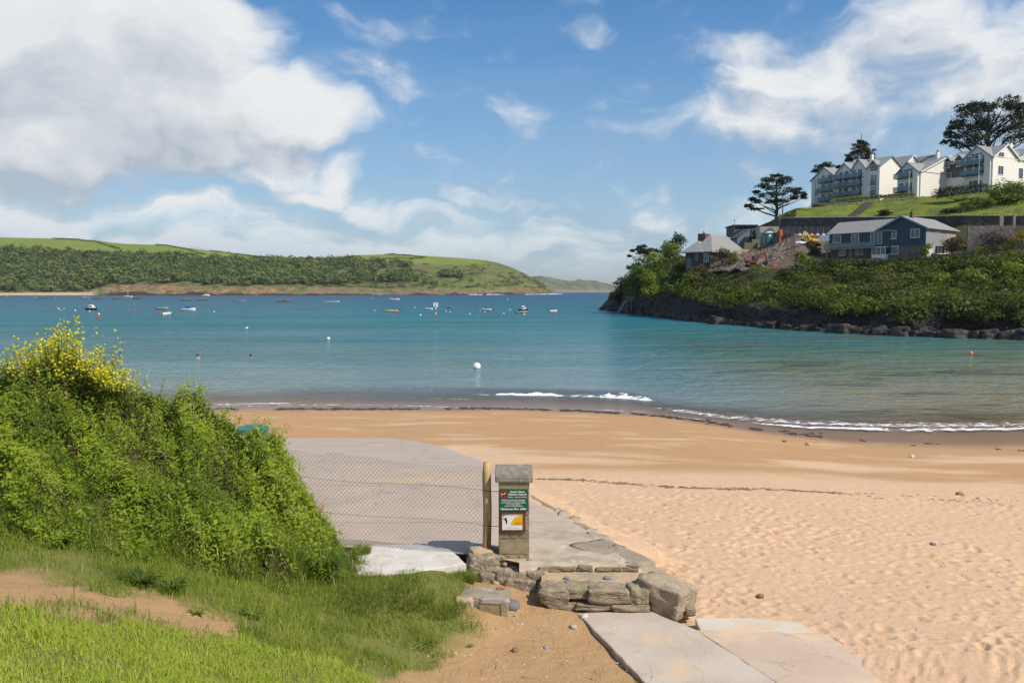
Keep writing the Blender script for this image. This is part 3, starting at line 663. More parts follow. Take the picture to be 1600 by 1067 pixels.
# notices (they hang on the pillar)
def flat(name, m, rough=0.45): return mat(name, m, tuple(c * 0.92 for c in m), 20, rough, 0.0)
green_p = flat('sign_green', (0.006, 0.11, 0.06)); white_p = flat('sign_white', (0.78, 0.78, 0.74)); red_p = flat('sign_red', (0.42, 0.045, 0.02)); yellow_p = flat('sign_yellow', (0.83, 0.43, 0.01))
blue_p = flat('sign_blue', (0.03, 0.24, 0.62)); black_p = flat('sign_black', (0.02, 0.018, 0.018)); brown_p = mat('sign_frame_wood', (0.14, 0.045, 0.02), (0.09, 0.03, 0.015), 30, 0.6)
FY = -h2 - .012
def text(body, x, z, size, m, parent, y, bold=0.0, width=None):
    cu = bpy.data.curves.new('lettering', 'FONT'); cu.body = body; cu.size = size; cu.align_x = 'CENTER'; cu.align_y = 'CENTER'; cu.offset = bold; cu.extrude = 0.0006
    o = bpy.data.objects.new('tmp_text', cu); col.objects.link(o)
    dg = bpy.context.evaluated_depsgraph_get(); me = bpy.data.meshes.new_from_object(o.evaluated_get(dg))
    bpy.data.objects.remove(o); bpy.data.curves.remove(cu)
    co = np.zeros(len(me.vertices) * 3, dtype=np.float32); me.vertices.foreach_get('co', co); co = co.reshape(-1, 3)
    if width and np.ptp(co[:, 0]) > 0: co[:, 0] *= width / np.ptp(co[:, 0])
    co = np.stack([co[:, 0], -co[:, 2], co[:, 1]], 1); me.vertices.foreach_set('co', co.ravel())
    me.materials.clear(); me.materials.append(m)
    t = link('lettering', me, m, parent); t.location = (x, y, z); return t
SX = (at(802.3, 797, 10.94).x - PC.x)
gz0, gz1 = zpy(797.5), zpy(764.0); gw = 0.405
gsz = gz1 - gz0
gs = empty('notice_board', PC + Vector((SX, FY, (gz0 + gz1) / 2))); tag(gs, 'dark green council notice with white lettering on the pillar', 'sign')
MB().box(-gw / 2, gw / 2, -.006, .006, -gsz / 2, gsz / 2).build('panel', green_p, gs, bevel=.002)
def zz(f): return gsz / 2 - f * gsz                  # fraction from the top
yt = -.0085
text('South Hams', .055, zz(.105), .036, white_p, gs, yt, .0012, .200)
text('District Council', .055, zz(.225), .036, white_p, gs, yt, .0012, .250)
text('Byelaw - Dogs on Beaches', .055, zz(.345), .022, white_p, gs, yt, .0005, .262)
for i, (tx, wd) in enumerate([('Dogs are not allowed on this beach', .33), ('or its sea shore or adjacent facility,', .33), ('onto the beach or on the ground area', .35), ('at any time between', .19), ('1st May and 30th September.', .27)]):
    text(tx, 0, zz(.475 + i * .073), .021, white_p, gs, yt, .0005, wd)
text('Maximum Fine £500', 0, zz(.905), .037, white_p, gs, yt, .0014, .355)
em = MB(); ex, ez, er = -.138, zz(.22), .052
em.add([(ex + er * math.cos(i * math.pi / 14), yt, ez + er * math.sin(i * math.pi / 14)) for i in range(28)] + [(ex + er * .74 * math.cos(i * math.pi / 14), yt, ez + er * .74 * math.sin(i * math.pi / 14)) for i in range(28)],
       [(i, (i + 1) % 28, 28 + (i + 1) % 28, 28 + i) for i in range(28)])
em.build('emblem_ring', red_p, gs)
MB().add([(ex + er * .76 * math.cos(i * math.pi / 14), yt + .0005, ez + er * .76 * math.sin(i * math.pi / 14)) for i in range(28)], [tuple(range(28))]).build('emblem_disc', flat('emblem_dark', (0.06, 0.03, 0.02)), gs)
dg_ = MB()                                            # walking dog silhouette
dg_.add([(ex + x * er, yt - .001, ez + z * er) for x, z in [(-.52, -.38), (-.40, -.38), (-.30, -.05), (.08, -.05), (.14, -.36), (.26, -.36), (.26, .10), (.48, .22), (.50, .34), (.26, .44), (.16, .20), (-.36, .16), (-.56, .36), (-.50, .0)]], [tuple(range(14))])
dg_.build('emblem_dog', white_p, gs)
MB().add([(ex + er * x, yt - .002, ez + er * z) for x, z in [(-.58, .48), (-.48, .58), (.58, -.48), (.48, -.58)]], [(0, 1, 2, 3)]).build('emblem_bar', red_p, gs)

pz0, pz1 = zpy(829.5), zpy(799.0); pw, ph = .345, zpy(799.0) - zpy(829.5)
ps = empty('picture_notice', PC + Vector((at(801.3, 814, 10.94).x - PC.x, FY, (pz0 + pz1) / 2))); tag(ps, 'small white and yellow picture notice in a brown wooden frame below the green one', 'sign')
fr_ = MB(); t_ = .024
fr_.box(-pw / 2, pw / 2, -.016, .008, ph / 2 - t_, ph / 2); fr_.box(-pw / 2, pw / 2, -.016, .008, -ph / 2, -ph / 2 + t_)
fr_.box(-pw / 2, -pw / 2 + t_, -.0155, .008, -ph / 2 + t_, ph / 2 - t_); fr_.box(pw / 2 - t_, pw / 2, -.0155, .008, -ph / 2 + t_, ph / 2 - t_)
fr_.build('frame', brown_p, ps)
iw, ih = pw / 2 - t_, ph / 2 - t_
MB().box(-iw, iw, -.004, .006, -ih, ih).build('panel', white_p, ps)
MB().add([(-iw + .012, -.006, ih - .012), (-iw + .075, -.006, ih - .012), (-iw + .045, -.006, ih - .022), (-iw + .012, -.006, ih - .045)], [(0, 1, 2, 3)]).build('blue_corner', blue_p, ps)
yb = -ih * .42
MB().add([(iw - .006, -.006, yb)] + [(iw - .006 - .165 * math.cos(a), -.006, yb + .142 * math.sin(a)) for a in [i * math.pi / 2 / 12 for i in range(13)]], [tuple(range(14))]).build('yellow_quadrant', yellow_p, ps)
text('BEACH', iw - .062, yb + .028, .03, flat('sign_ochre', (0.55, 0.27, 0.01)), ps, -.0075, .0003, .10)
text('South Sands', -.0, -ih * .72, .014, flat('sign_grey', (0.5, 0.5, 0.48)), ps, -.006, .0, .16)
fg = MB()
fg.add([(-.105 + x, -.006, .005 + z) for x, z in [(-.004, .05), (.008, .058), (.018, .05), (.016, .036), (.026, .028), (.028, -.01), (.020, -.04), (.010, -.04), (.008, -.008), (-.002, .02), (-.022, .046), (-.034, .056), (-.028, .040), (-.010, .018)]], [tuple(range(14))])
fg.build('pictogram', black_p, ps)

# post, chain-link, rubble
wood = mat('post_wood', (0.56, 0.40, 0.185), (0.44, 0.30, 0.13), 5.0, 0.85, 0.6, 0.008, 30, stretch=(3, 3, .35), c3=(0.16, 0.07, 0.025), s3=2.2)
pX = at(761, 800, 11.12).x
pz_t, pz_b = at(761, 722, 11.12).z, at(761, 858, 11.12).z
fence = empty('chain_link_fence', (pX, 11.12, pz_b)); tag(fence, 'wire chain link fence with a rough timber end post beside the pillar', 'fence')
pm = MB(); n_ = 9
pts = [(0.0 - .005 * math.sin(i), 0, (pz_t - pz_b + .25) * i / n_ - .25) for i in range(n_ + 1)]
rad = [.064] * n_ + [.05]
pm.tube(pts, rad, 10); post = pm.build('post', wood, fence, smooth=True)
wire = mat('fence_wire', (0.30, 0.31, 0.30), (0.22, 0.23, 0.22), 20, 0.5, 0.0, metal=0.5)
FA = Vector((-.07, 0.0, 0)); FB = Vector((-3.4, .95, 0)); flen = (FB - FA).length; fd_ = (FB - FA).normalized()
ftop = at(754, 729, 11.12).z - pz_b; fbot = -.22; pitch = .066
def fence_top(s): return ftop + .06 * (s / flen) - .05 * math.sin(math.pi * min(1, s / 1.9)) * (1 if s < 1.9 else .4) + .012 * math.sin(s * 9)
wm_ = MB(); rr = .0019
nz = int((ftop + .1 - fbot) / (pitch / 2)); ncol = int(flen / pitch)
def wseg(a, b): 
    o = len(wm_.v); d = (b - a).normalized(); u = Vector((0, 1, 0)); v = d.cross(u).normalized()
    for p in (a, b):
        for w in (0, 2.094, 4.189): wm_.v.append(tuple(p + (u * math.cos(w) + v * math.sin(w)) * rr))
    for j in range(3): wm_.f.append((o + j, o + (j + 1) % 3, o + 3 + (j + 1) % 3, o + 3 + j))
def bulge(s, z): return Vector((0, .03 * math.sin(s * 1.7) * math.sin(z * 2.2) + .012 * math.sin(s * 5 + z * 3), 0))
for i in range(ncol):
    for j in range(nz):
        s0 = i * pitch; z0 = fbot + j * pitch / 2 
        if z0 > fence_top(s0): continue
        for sg in (0, 1):
            sa, sb_ = (s0, s0 + pitch / 2) if (j % 2 == 0) else (s0 + pitch / 2, s0 + pitch)
            if sg == 0: a, b_ = (s0 + (pitch / 2 if j % 2 else 0), z0), (s0 + (0 if j % 2 else pitch / 2), z0 + pitch / 2)
            else: a, b_ = (s0 + (pitch / 2 if j % 2 else pitch), z0), (s0 + (pitch if j % 2 else pitch / 2), z0 + pitch / 2)
            wseg(FA + fd_ * a[0] + Vector((0, 0, a[1])) + bulge(*a), FA + fd_ * b_[0] + Vector((0, 0, b_[1])) + bulge(*b_))
wm_.build('wire_mesh', wire, fence)
for zf in (.30, .72):
    t2 = MB(); zt = ftop * zf
    t2.tube([FA + fd_ * (flen * i / 8) + Vector((0, -.004, zt + .02 * math.sin(i))) for i in range(9)], .0026, 4); t2.build('line_wire', wire, fence)
    MB().tube([(-.07, -.066, zt + .01), (.05, -.07, zt), (.17, -.04, zt - .01)], .004, 4).build('wire_tie', mat('dark_wire_%d' % int(zf * 100), (0.05, 0.04, 0.035)), fence)
ep = MB(); e_ = FB + Vector((0, 0, 0)); ep.tube([e_ + Vector((0, 0, fbot - .2)), e_ + Vector((0, 0, ftop + .12))], .035, 8); ep.build('post', wood, fence)

ru = empty('rubble_footing', (PC.x - .2, 10.9, 1.95)); tag(ru, 'crumbling rubble and concrete footing under the pillar and post', 'footing')
rl = ru.location.copy()
def rub(px, py, Y, size, sd, m, **kw): return rock('lump', Vector((at(px, py, Y).x, Y, at(px, py, Y).z)) - rl, size, sd, m, ru, (0, 0, random.uniform(-.3, .3)), **kw)
rub(760, 885, 11.08, (.26, .24, .22), 201, rubble_c, sub=4, rough=.12, box=.55)
rub(752, 872, 11.12, (.16, .15, .16), 202, mortar, sub=3, rough=.1, box=.5)
rub(775, 905, 10.95, (.30, .22, .16), 203, rubble_c, sub=4, rough=.16, box=.6)
rub(812, 908, 10.86, (.31, .20, .19), 204, rubble_c, sub=4, rough=.15, box=.65)
rub(800, 902, 10.93, (.24, .14, .12), 206, rubble_c, sub=4, rough=.16, box=.6)
rub(786, 914, 10.84, (.18, .14, .12), 207, rubble_c, sub=3, rough=.18, box=.6)
rub(790, 893, 10.98, (.16, .10, .08), 208, mortar, sub=3, rough=.16, box=.6)
rub(808, 897, 10.90, (.20, .12, .11), 209, rubble_c, sub=4, rough=.16, box=.6)
rub(770, 900, 10.93, (.24, .16, .15), 212, rubble_c, sub=4, rough=.16, box=.6)
rub(840, 903, 10.70, (.15, .09, .11), 213, rubble_c, sub=4, rough=.18, box=.6)
rub(815, 916, 10.68, (.22, .10, .12), 214, rubble_c, sub=4, rough=.18, box=.6)
rub(833, 897, 10.95, (.20, .18, .13), 205, rubble_c, sub=3, rough=.14, box=.6)
for k in range(46):
    px = random.uniform(736, 850); py = random.uniform(872, 932); Y = 10.84 - .24 * (py - 880) / 50 + (.12 if px < 770 else 0)
    r = random.uniform(.018, .05)
    rub(px, py, Y, (r, r * .8, r * random.uniform(.6, 1)), 210 + k, [slate_rock, ochre_rock, mortar, rubble_c][k % 4], sub=1, rough=.1)
rub(821.5, 926, 10.63, (.038, .03, .048), 299, mat('pale_pebble', (0.5, 0.48, 0.5), (0.4, 0.39, 0.41)), sub=3, rough=.02, box=.1)

st = empty('concrete_block', G(752, 962, 1.93)); tag(st, 'squared grey concrete block half buried in earth left of the pillar foot', 'block')
q0, q1 = G(708, 955, 1.95), G(789, 966, 1.92)
w_ = .72
MB().box(-.30, .33, -.02, .40, -.15, .225).build('body', mat('old_concrete', (0.36, 0.30, 0.22), (0.26, 0.22, 0.165), 6.0, 0.95, 0.9, .015, 40, c3=(0.42, 0.39, 0.35), s3=4), st, bevel=.025)
MB().box(-.03, .235, -.035, .03, -.10, .165).build('brick', blk, st, bevel=.012)
MB().box(.241, .336, -.03, .03, -.10, .17).build('brick', blk, st, bevel=.012)
rock('mortar', (.16, .03, .19), (.18, .06, .04), 310, mat('grey_mortar', (0.38, 0.33, 0.27), (0.30, 0.26, 0.21), 12), st, sub=3, rough=.1)
rock('mortar', (-.22, .03, .10), (.12, .09, .12), 311, mortar, st, sub=3, rough=.14)
MB().box(.14, .26, .30, .38, .21, .245).build('brick', mat('brick_fragment', (0.36, 0.17, 0.085)), st, (0), bevel=.01)
st.rotation_euler = (0, 0, -.12)

# ---------------------------------------------------------------- far shore
def loft(cols, nsub, rows_sub, name, noise_amp=0.0, nscale=0.02, seed=0, extra=None):
    """cols: list of (px, [(py or ('z', z), Y), ...]); returns grids X, Y, Z, v, px"""
    P = []
    for px, pts in cols:
        r = []
        for py, Y in pts:
            z = py[1] if isinstance(py, tuple) else at(px, py, Y).z
            r.append((px, Y, z))
        P.append(r)
    P = np.array(P)                                # ncol, nrow, 3
    k = np.arange(len(cols)); kk = np.linspace(0, len(cols) - 1, (len(cols) - 1) * nsub + 1)
    Q = np.stack([[np.interp(kk, k, P[:, r, c]) for r in range(P.shape[1])] for c in range(3)], -1)   # nrow, ncol', 3
    r = np.arange(P.shape[1]); rr = np.linspace(0, P.shape[1] - 1, (P.shape[1] - 1) * rows_sub + 1)
    out = np.zeros((len(rr), len(kk), 3))
    for c in range(3):
        for j in range(len(kk)): out[:, j, c] = np.interp(rr, r, Q[:, j, c])
    PX, Y, Z = out[..., 0], out[..., 1], out[..., 2]
    X = (PX - 800) / FPX * Y
    V = np.repeat(rr[:, None], len(kk), 1)
    if noise_amp is not None: Z = Z + noise_amp * fbm(X * nscale, Y * nscale, 5, seed)
    return X, Y, Z, V, PX
SKY = [(-260, 374), (-120, 370), (0, 371), (100, 373), (150, 375), (190, 381), (260, 383), (330, 392), (420, 401), (500, 403), (560, 399), (620, 397), (700, 402), (740, 405), (770, 408), (800, 418), (830, 433), (852, 446), (870, 456)]
cols = []
for px in np.concatenate([np.arange(-260, 780, 20), np.arange(780, 876, 8)]):
    sk = np.interp(px, [a for a, b in SKY], [b for a, b in SKY])
    Yw = np.interp(px, [-260, 0, 400, 700, 850, 875], [1120, 1150, 1150, 1260, 1500, 1620])
    yw = HOR + HCAM * FPX / Yw
    cl = np.interp(px, [-260, 0, 150, 170, 300, 420, 500, 600, 700, 800, 850, 872], [2, 4, 5, 16, 15, 12, 11, 10, 9, 12, 7, 2])
    hgt = yw - sk
    mid = yw - cl - (hgt - cl) * .40; up = yw - cl - (hgt - cl) * .78
    d = np.interp(px, [-260, 700, 800, 860, 875], [1, 1, .6, .25, .1])
    cols.append((float(px), [(('z', -2.0), Yw - 4), (yw - cl * .22, Yw + 6 * d), (yw - cl * .95, Yw + 26 * d), (yw - cl - 1, Yw + 40 * d), (mid, Yw + 160 * d), (up, Yw + 330 * d), (sk, Yw + 520 * d), (('z', at(px, sk, Yw + 520 * d).z * .9), Yw + 800 * d), (('z', -5), Yw + 1500 * d)]))
X, Y, Z, V, PX = loft(cols, 5, 12, 'far', None)
rockf = np.clip((V - .3) / .5, 0, 1) * np.clip((3.4 - V) / .6, 0, 1) * (PX > 150)
Z = Z + rockf * (2.2 * fbm(X * .035, Y * .05, 4, 91) + 1.4 * np.abs(fbm(X * .12, Y * .12, 3, 92)))
Y = Y + rockf * 7 * fbm(X * .03, Z * .06, 4, 93)
Z = Z + np.clip((V - 3) / 1, 0, 1) * np.clip((8 - V), 0, 1) * 2.0 * fbm(X * .01, Y * .01, 4, 94) * np.clip((6 - V), 0, 1)
me = grid_mesh('hill', X, Y, Z, {'v': V, 'px': PX})
m, n, b, o = new_mat('far_hill'); p = n.pos(); v = n.attr('v'); pxa = n.attr('px')
f = n.noise(p, 0.012, 6, 0.6); f2 = n.noise(p, 0.06, 6, 0.7); f3 = n.noise(n.mapping(p, (1, 1, 2.5)), 0.11, 6, 0.7)
heath = n.mix(n.smooth(f2, .42, .60), (0.16, 0.18, 0.06), (0.09, 0.11, 0.04)); heath = n.mix(n.smooth(f, .48, .66), heath, (0.17, 0.15, 0.07))
heath = n.mix(n.smooth(n.noise(p, 0.03, 5, .6), .52, .66, 0, .8), heath, (0.17, 0.225, 0.05))
field = n.mix(n.smooth(f, .35, .7), (0.18, 0.245, 0.04), (0.225, 0.25, 0.065))
fld = n.smooth(n.m('ADD', v, n.m('MULTIPLY', n.m('SUBTRACT', f, .5), .6)), 4.95, 5.1)
c = n.mix(n.m('MULTIPLY', fld, n.smooth(pxa, 775, 745)), heath, field)
rk_ = n.mix(n.smooth(f3, .38, .62), (0.40, 0.23, 0.105), (0.13, 0.095, 0.065)); rk_ = n.mix(n.smooth(f2, .5, .66), rk_, (0.30, 0.23, 0.16)); rk_ = n.mix(n.smooth(pxa, 380, 560, 0, .6), rk_, n.mix(f3, (0.24, 0.19, 0.13), (0.10, 0.085, 0.065)))
scrubc = n.smooth(n.noise(p, 0.045, 5, .65), .46, .56)
rz = n.m('MULTIPLY', n.smooth(v, 2.6, 2.1), n.smooth(pxa, 158, 172))
rz = n.m('MULTIPLY', rz, n.m('SUBTRACT', 1.0, n.m('MULTIPLY', scrubc, n.smooth(v, .9, 1.6))))
tipr = n.m('MULTIPLY', n.m('MULTIPLY', n.smooth(pxa, 735, 800), n.smooth(n.noise(n.mapping(p, (1, 1, 1.8)), 0.03, 6, .7), .50, .60)), .7); c = n.mix(tipr, c, (0.21, 0.165, 0.105))
c = n.mix(rz, c, rk_)
c = n.mix(n.m('MULTIPLY', n.smooth(v, 1.0, .7), n.smooth(pxa, 158, 172)), c, (0.06, 0.052, 0.045))
sandb = n.m('MULTIPLY', n.smooth(n.m('ADD', v, n.m('MULTIPLY', n.m('SUBTRACT', f2, .5), 1.2)), 2.3, 1.9), n.smooth(pxa, 160, 148))
c = n.mix(sandb, c, (0.56, 0.42, 0.27))
n.put(b.inputs['Base Color'], c); b.inputs['Roughness'].default_value = 1.0; b.inputs['Specular IOR Level'].default_value = 0.0
n.put(b.inputs['Normal'], n.bump(n.m('ADD', f2, f3), 0.7, 6.0))
hill = tag(link('hill', me, m), 'far green hillside above orange cliffs across the estuary', kind='structure')
def far_z(px, v):
    j = np.clip((px - PX[0, 0]) / (PX[0, -1] - PX[0, 0]), 0, 1)
    jj = np.clip(np.searchsorted(PX[0], px), 1, PX.shape[1] - 1); r = np.clip((v * 12).astype(int), 0, X.shape[0] - 1)
    return X[r, jj], Y[r, jj], Z[r, jj]
def leaf_faces(C, Rn, size, up=0.3, jit=.55):
    """C (N,3) leaf centres, Rn (N,3) preferred normals, size (N,) -> quad verts"""
    N = len(C); nrm = Rn + rng.normal(0, jit, (N, 3)); nrm[:, 2] += up; nrm /= np.linalg.norm(nrm, axis=1)[:, None] + 1e-9
    a = np.cross(nrm, rng.normal(0, 1, (N, 3))); a /= np.linalg.norm(a, axis=1)[:, None] + 1e-9; b = np.cross(nrm, a)
    s = size[:, None]
    w = s * rng.uniform(.32, .55, (N, 1))
    V = np.stack([C - a * s, C - b * w + nrm * s * .12, C + a * s, C + b * w + nrm * s * .12], 1).reshape(-1, 3)
    F = np.arange(4 * N).reshape(N, 4)
    return V, F
def clump_leaves(cen, rad, n, size, seed=0, up=.25, shell=.55, under=-.55, jit=.55):
    """leaves spread through ellipsoid clumps: cen (K,3), rad (K,3); n per clump; returns V,F,rnd"""
    K = len(cen); d = rng.normal(0, 1, (K, n, 3)); d /= np.linalg.norm(d, axis=2)[..., None]
    d[..., 2] = np.where(d[..., 2] < under, -d[..., 2], d[..., 2])
    lump = 1 + .28 * np.sin(d[..., 0] * 5 + cen[:, None, 0]) * np.sin(d[..., 1] * 5 + cen[:, None, 1] * 1.7) + .18 * np.sin(d[..., 2] * 7 + cen[:, None, 2] * 2.3 + d[..., 0] * 4)
    r = (shell + (1 - shell) * rng.uniform(0, 1, (K, n)) ** .6) * lump
    C = cen[:, None, :] + d * r[..., None] * rad[:, None, :]
    sz = size if np.isscalar(size) else np.repeat(np.asarray(size)[:, None], n, 1).ravel()
    V, F = leaf_faces(C.reshape(-1, 3), d.reshape(-1, 3), sz * rng.uniform(.6, 1.3, K * n), up, jit)
    tone = np.clip(rng.uniform(0, 1, K)[:, None] * .8 + rng.uniform(0, .2, (K, n)), 0, 1).ravel()
    return V, F, np.repeat(tone, 4)
# the far wood: one canopy of many crowns
K = 3300
px = rng.uniform(-200, 720, K) ; v = 3.05 + rng.uniform(0, 1, K) ** .9 * 2.15
lim = np.interp(px, [-200, 60, 180, 300, 400, 470, 540, 640, 720], [5.0, 4.95, 4.85, 4.9, 5.1, 5.3, 5.25, 4.8, 4.0]) - .12 * rng.uniform(0, 1, K)
lo_ = np.interp(px, [-200, 150, 160, 330, 400, 480, 560, 640, 720], [2.2, 2.3, 2.9, 2.9, 3.1, 3.2, 3.3, 3.4, 3.3])
nn = vnoise(px * .03, v * 3, 97)
ok = (v < lim) & (v > lo_) & ((px < 420) | (nn > -.45)) & ((px < 540) | (nn > -.05)) & ((px < 640) | (nn > .3)); px, v = px[ok], v[ok]
x_, y_, z_ = far_z(px, v)
rad = rng.uniform(4.5, 9.5, len(px))
cen = np.stack([x_, y_, z_ + rad * .55], 1); rd = np.stack([rad, rad, rad * rng.uniform(.7, 1.05, len(px))], 1)
Vw, Fw, Tw = clump_leaves(cen, rd, 52, rad * .34, up=.15, shell=.88, under=-.1, jit=.22)
wood_m = leaf_mat('far_wood_leaves', [(0, (0.055, 0.078, 0.024)), (.35, (0.098, 0.132, 0.036)), (.7, (0.145, 0.185, 0.046)), (1, (0.195, 0.215, 0.07))], .2, .9, 0.05)
tag(link('far_wood', np_mesh('far_wood', Vw, Fw, False, {'rnd': Tw}), wood_m), 'dense green wood covering the far hillside', 'wood', kind='stuff')
# scrub on the open part of the hill
K = 900; px = rng.uniform(440, 850, K); v = rng.uniform(2.6, 5.6, K); nn = vnoise(px * .05, v * 3, 98); ok = (nn > .05) & (v < np.interp(px, [440, 600, 740, 780, 850], [5.0, 4.9, 5.1, 5.9, 5.9])); px, v = px[ok], v[ok]
x_, y_, z_ = far_z(px, v); rad = rng.uniform(1.8, 4.2, len(px))
Vw, Fw, Tw = clump_leaves(np.stack([x_, y_, z_ + rad * .2], 1), np.stack([rad * 1.5, rad * 1.2, rad * .6], 1), 26, rad * .4, up=.5, shell=.75, under=0)
tag(link('heath_scrub', np_mesh('heath_scrub', Vw, Fw, False, {'rnd': Tw}), leaf_mat('far_scrub_leaves', [(0, (0.045, 0.055, 0.02)), (.6, (0.085, 0.10, 0.03)), (1, (0.13, 0.12, 0.05))], .1, .9, .05)), 'dark gorse scrub dotted over the far headland', 'scrub', kind='stuff')
def hedge_far(pts, label):
    C = []
    for (a, va), (b_, vb) in zip(pts[:-1], pts[1:]):
        k = max(3, int(abs(b_ - a) / 1.6) + int(abs(vb - va) * 20))
        for i in range(k): C.append((a + (b_ - a) * i / k, va + (vb - va) * i / k))
    C = np.array(C); x_, y_, z_ = far_z(C[:, 0], C[:, 1]); rad = rng.uniform(1.6, 2.8, len(C))
    V_, F_, T_ = clump_leaves(np.stack([x_, y_, z_ + rad * .4], 1), np.stack([rad * 1.3, rad, rad * .9], 1), 30, rad * .4, shell=.7, under=0)
    tag(link('hedgerow', np_mesh('hedgerow', V_, F_, False, {'rnd': T_ * .6}), wood_m), label, 'hedgerow', 'field hedges on the far hill')
hedge_far([(85, 6.0), (120, 5.95), (150, 5.85), (172, 5.6), (190, 5.3)], 'dark hedge running down the leftmost green field on the far hill')
hedge_far([(246, 5.98), (275, 5.9), (300, 5.7), (322, 5.35)], 'dark hedge curving down the middle of the far hill fields')
hedge_far([(330, 5.97), (370, 5.9), (410, 5.6), (440, 5.35)], 'thin hedge along the pale fields right of the curving hedge')
hedge_far([(585, 5.25), (610, 5.4), (640, 5.45), (662, 5.7), (640, 5.85), (600, 5.95)], 'hedge bounding the bright green field at the right of the hill')

# second headland, far down the coast
cols = []
SK2 = [(815, 436), (845, 430), (870, 434), (890, 440), (905, 438), (925, 438), (950, 443), (964, 450), (975, 456.6)]
for px in np.arange(780, 985, 6.0):
    sk = np.interp(px, [a for a, b_ in SK2], [b_ for a, b_ in SK2]); Yw = np.interp(px, [780, 985], [2900, 4200]); yw = HOR + HCAM * FPX / Yw; hg = max(yw - sk, .3)
    cols.append((px, [(('z', -3), Yw - 5), (yw - hg * .25, Yw + 20), (yw - hg * .6, Yw + 120), (sk, Yw + 300), (('z', -4), Yw + 1500)]))
X2, Y2, Z2, V2, PX2 = loft(cols, 4, 10, 'far2', None)
Z2 = Z2 + np.clip(V2 - .3, 0, 1) * np.clip(4 - V2, 0, 1) * 5 * fbm(X2 * .01, Y2 * .01, 5, 99)
m, n, b, o = new_mat('far_headland'); p = n.pos(); f2 = n.noise(p, 0.02, 6, .65)
c = n.mix(n.smooth(f2, .4, .6), (0.15, 0.16, 0.09), (0.09, 0.095, 0.06)); c = n.mix(n.smooth(n.attr('v'), 1.3, .6), c, (0.20, 0.16, 0.12))
n.put(b.inputs['Base Color'], c); b.inputs['Roughness'].default_value = 1; b.inputs['Specular IOR Level'].default_value = 0
tag(link('headland', grid_mesh('headland', X2, Y2, Z2, {'v': V2}), m), 'hazy grey green headland beyond the point', kind='structure')
# white water along the foot of the far cliffs
sp = MB()
for px0, px1 in [(735, 755), (762, 790), (822, 850), (846, 868), (858, 880)]:
    a, b_ = np.interp([px0, px1], [0, 400, 700, 850, 880], [1140, 1140, 1250, 1490, 1600])
    for k in range(7):
        t = k / 7; px = px0 + (px1 - px0) * t; Yq = a + (b_ - a) * t - 3; c_ = at(px, 460, Yq); l = (px1 - px0) / 7 * Yq / FPX * .8; hh_ = random.uniform(.4, 1.3)
        sp.add([(c_.x - l, Yq, .05), (c_.x + l, Yq, .05), (c_.x + l * .5, Yq + 1, hh_), (c_.x - l * .3, Yq + 1, hh_ * .7), (c_.x + l, Yq + 3, .05), (c_.x - l, Yq + 3, .05)], [(0, 1, 2, 3), (2, 4, 5, 3), (1, 4, 2), (0, 3, 5)])
tag(sp.build('surf', mat('surf_foam', (.82, .84, .85), (.75, .78, .8), 1, 1, 0)), 'white surf at the foot of the far cliffs', 'surf', kind='stuff')

# ---------------------------------------------------------------- right-hand headland
HC = {
 925: [(486, 268), (486, 269), (486, 270), (486, 272), (486, 274), (486, 276), (486, 278), (486, 280), (486, 284), (('z', -3), 300)],
 938: [(485, 260), (482, 263), (481, 266), (480.5, 270), (480.5, 274), (480.5, 277), (481, 280), (481, 282), (482, 286), (('z', -3), 300)],
 960: [(486.5, 238), (474, 242), (464, 248), (456, 254), (454, 258), (454, 265), (454, 270), (455, 275), (457, 285), (('z', -2), 330)],
 985: [(490, 215), (464, 218), (450, 226), (434, 236), (430, 240), (430, 250), (430, 260), (430, 268), (432, 280), (('z', 2), 340)],
 1020: [(495, 193), (466, 195.5), (446, 207), (420, 220), (416, 225), (414, 235), (412, 245), (410, 255), (410, 270), (('z', 12), 360)],
 1070: [(502, 165), (470, 167.5), (448, 178), (428, 188), (421, 194), (418, 210), (408, 222), (404, 232), (400, 250), (('z', 18), 360)],
 1120: [(507, 149), (476, 151.5), (452, 161), (428, 172), (420, 176), (413, 190), (401, 205), (396, 215), (378, 235), (('z', 20), 340)],
 1180: [(512, 135.5), (480, 138), (455, 149), (426, 160), (417, 164), (401, 176), (389, 192), (386, 204), (356, 217), (('z', 25), 330)],
 1240: [(516, 125), (483, 127.5), (456, 138), (426, 150), (413, 156), (392, 167), (364, 183), (341, 184.5), (324, 200), (('z', 29), 320)],
 1300: [(519, 117), (485, 119.5), (458, 130), (421, 141), (412, 144), (404, 160), (366, 178), (341, 179.5), (320, 196), (('z', 30), 320)],
 1400: [(523.5, 108.5), (488, 111), (460, 121), (423, 131), (412, 134), (402, 150), (362, 171), (341, 172.5), (308, 190), (('z', 31), 320)],
 1500: [(527, 103.5), (491, 106), (460, 116), (416, 126), (406, 129), (397, 150), (352, 160), (339, 161.5), (302, 180), (('z', 31), 310)],
 1600: [(530, 99.5), (492, 102), (455, 112), (404, 121), (397, 124), (391, 148), (352, 155), (339, 156.5), (294, 174), (('z', 32), 300)],
 1800: [(537, 91), (512, 95), (455, 104), (400, 112), (393, 115), (387, 138), (350, 147), (337, 148.5), (288, 166), (('z', 33), 290)],
 2300: [(560, 72), (530, 76), (460, 84), (395, 92), (388, 95), (382, 106), (345, 122), (332, 123.5), (285, 140), (('z', 33), 250)],
}
cols = sorted(HC.items())
HP = np.array([[(px, Y, (py[1] if isinstance(py, tuple) else at(px, py, Y).z)) for py, Y in pts] for px, pts in cols])
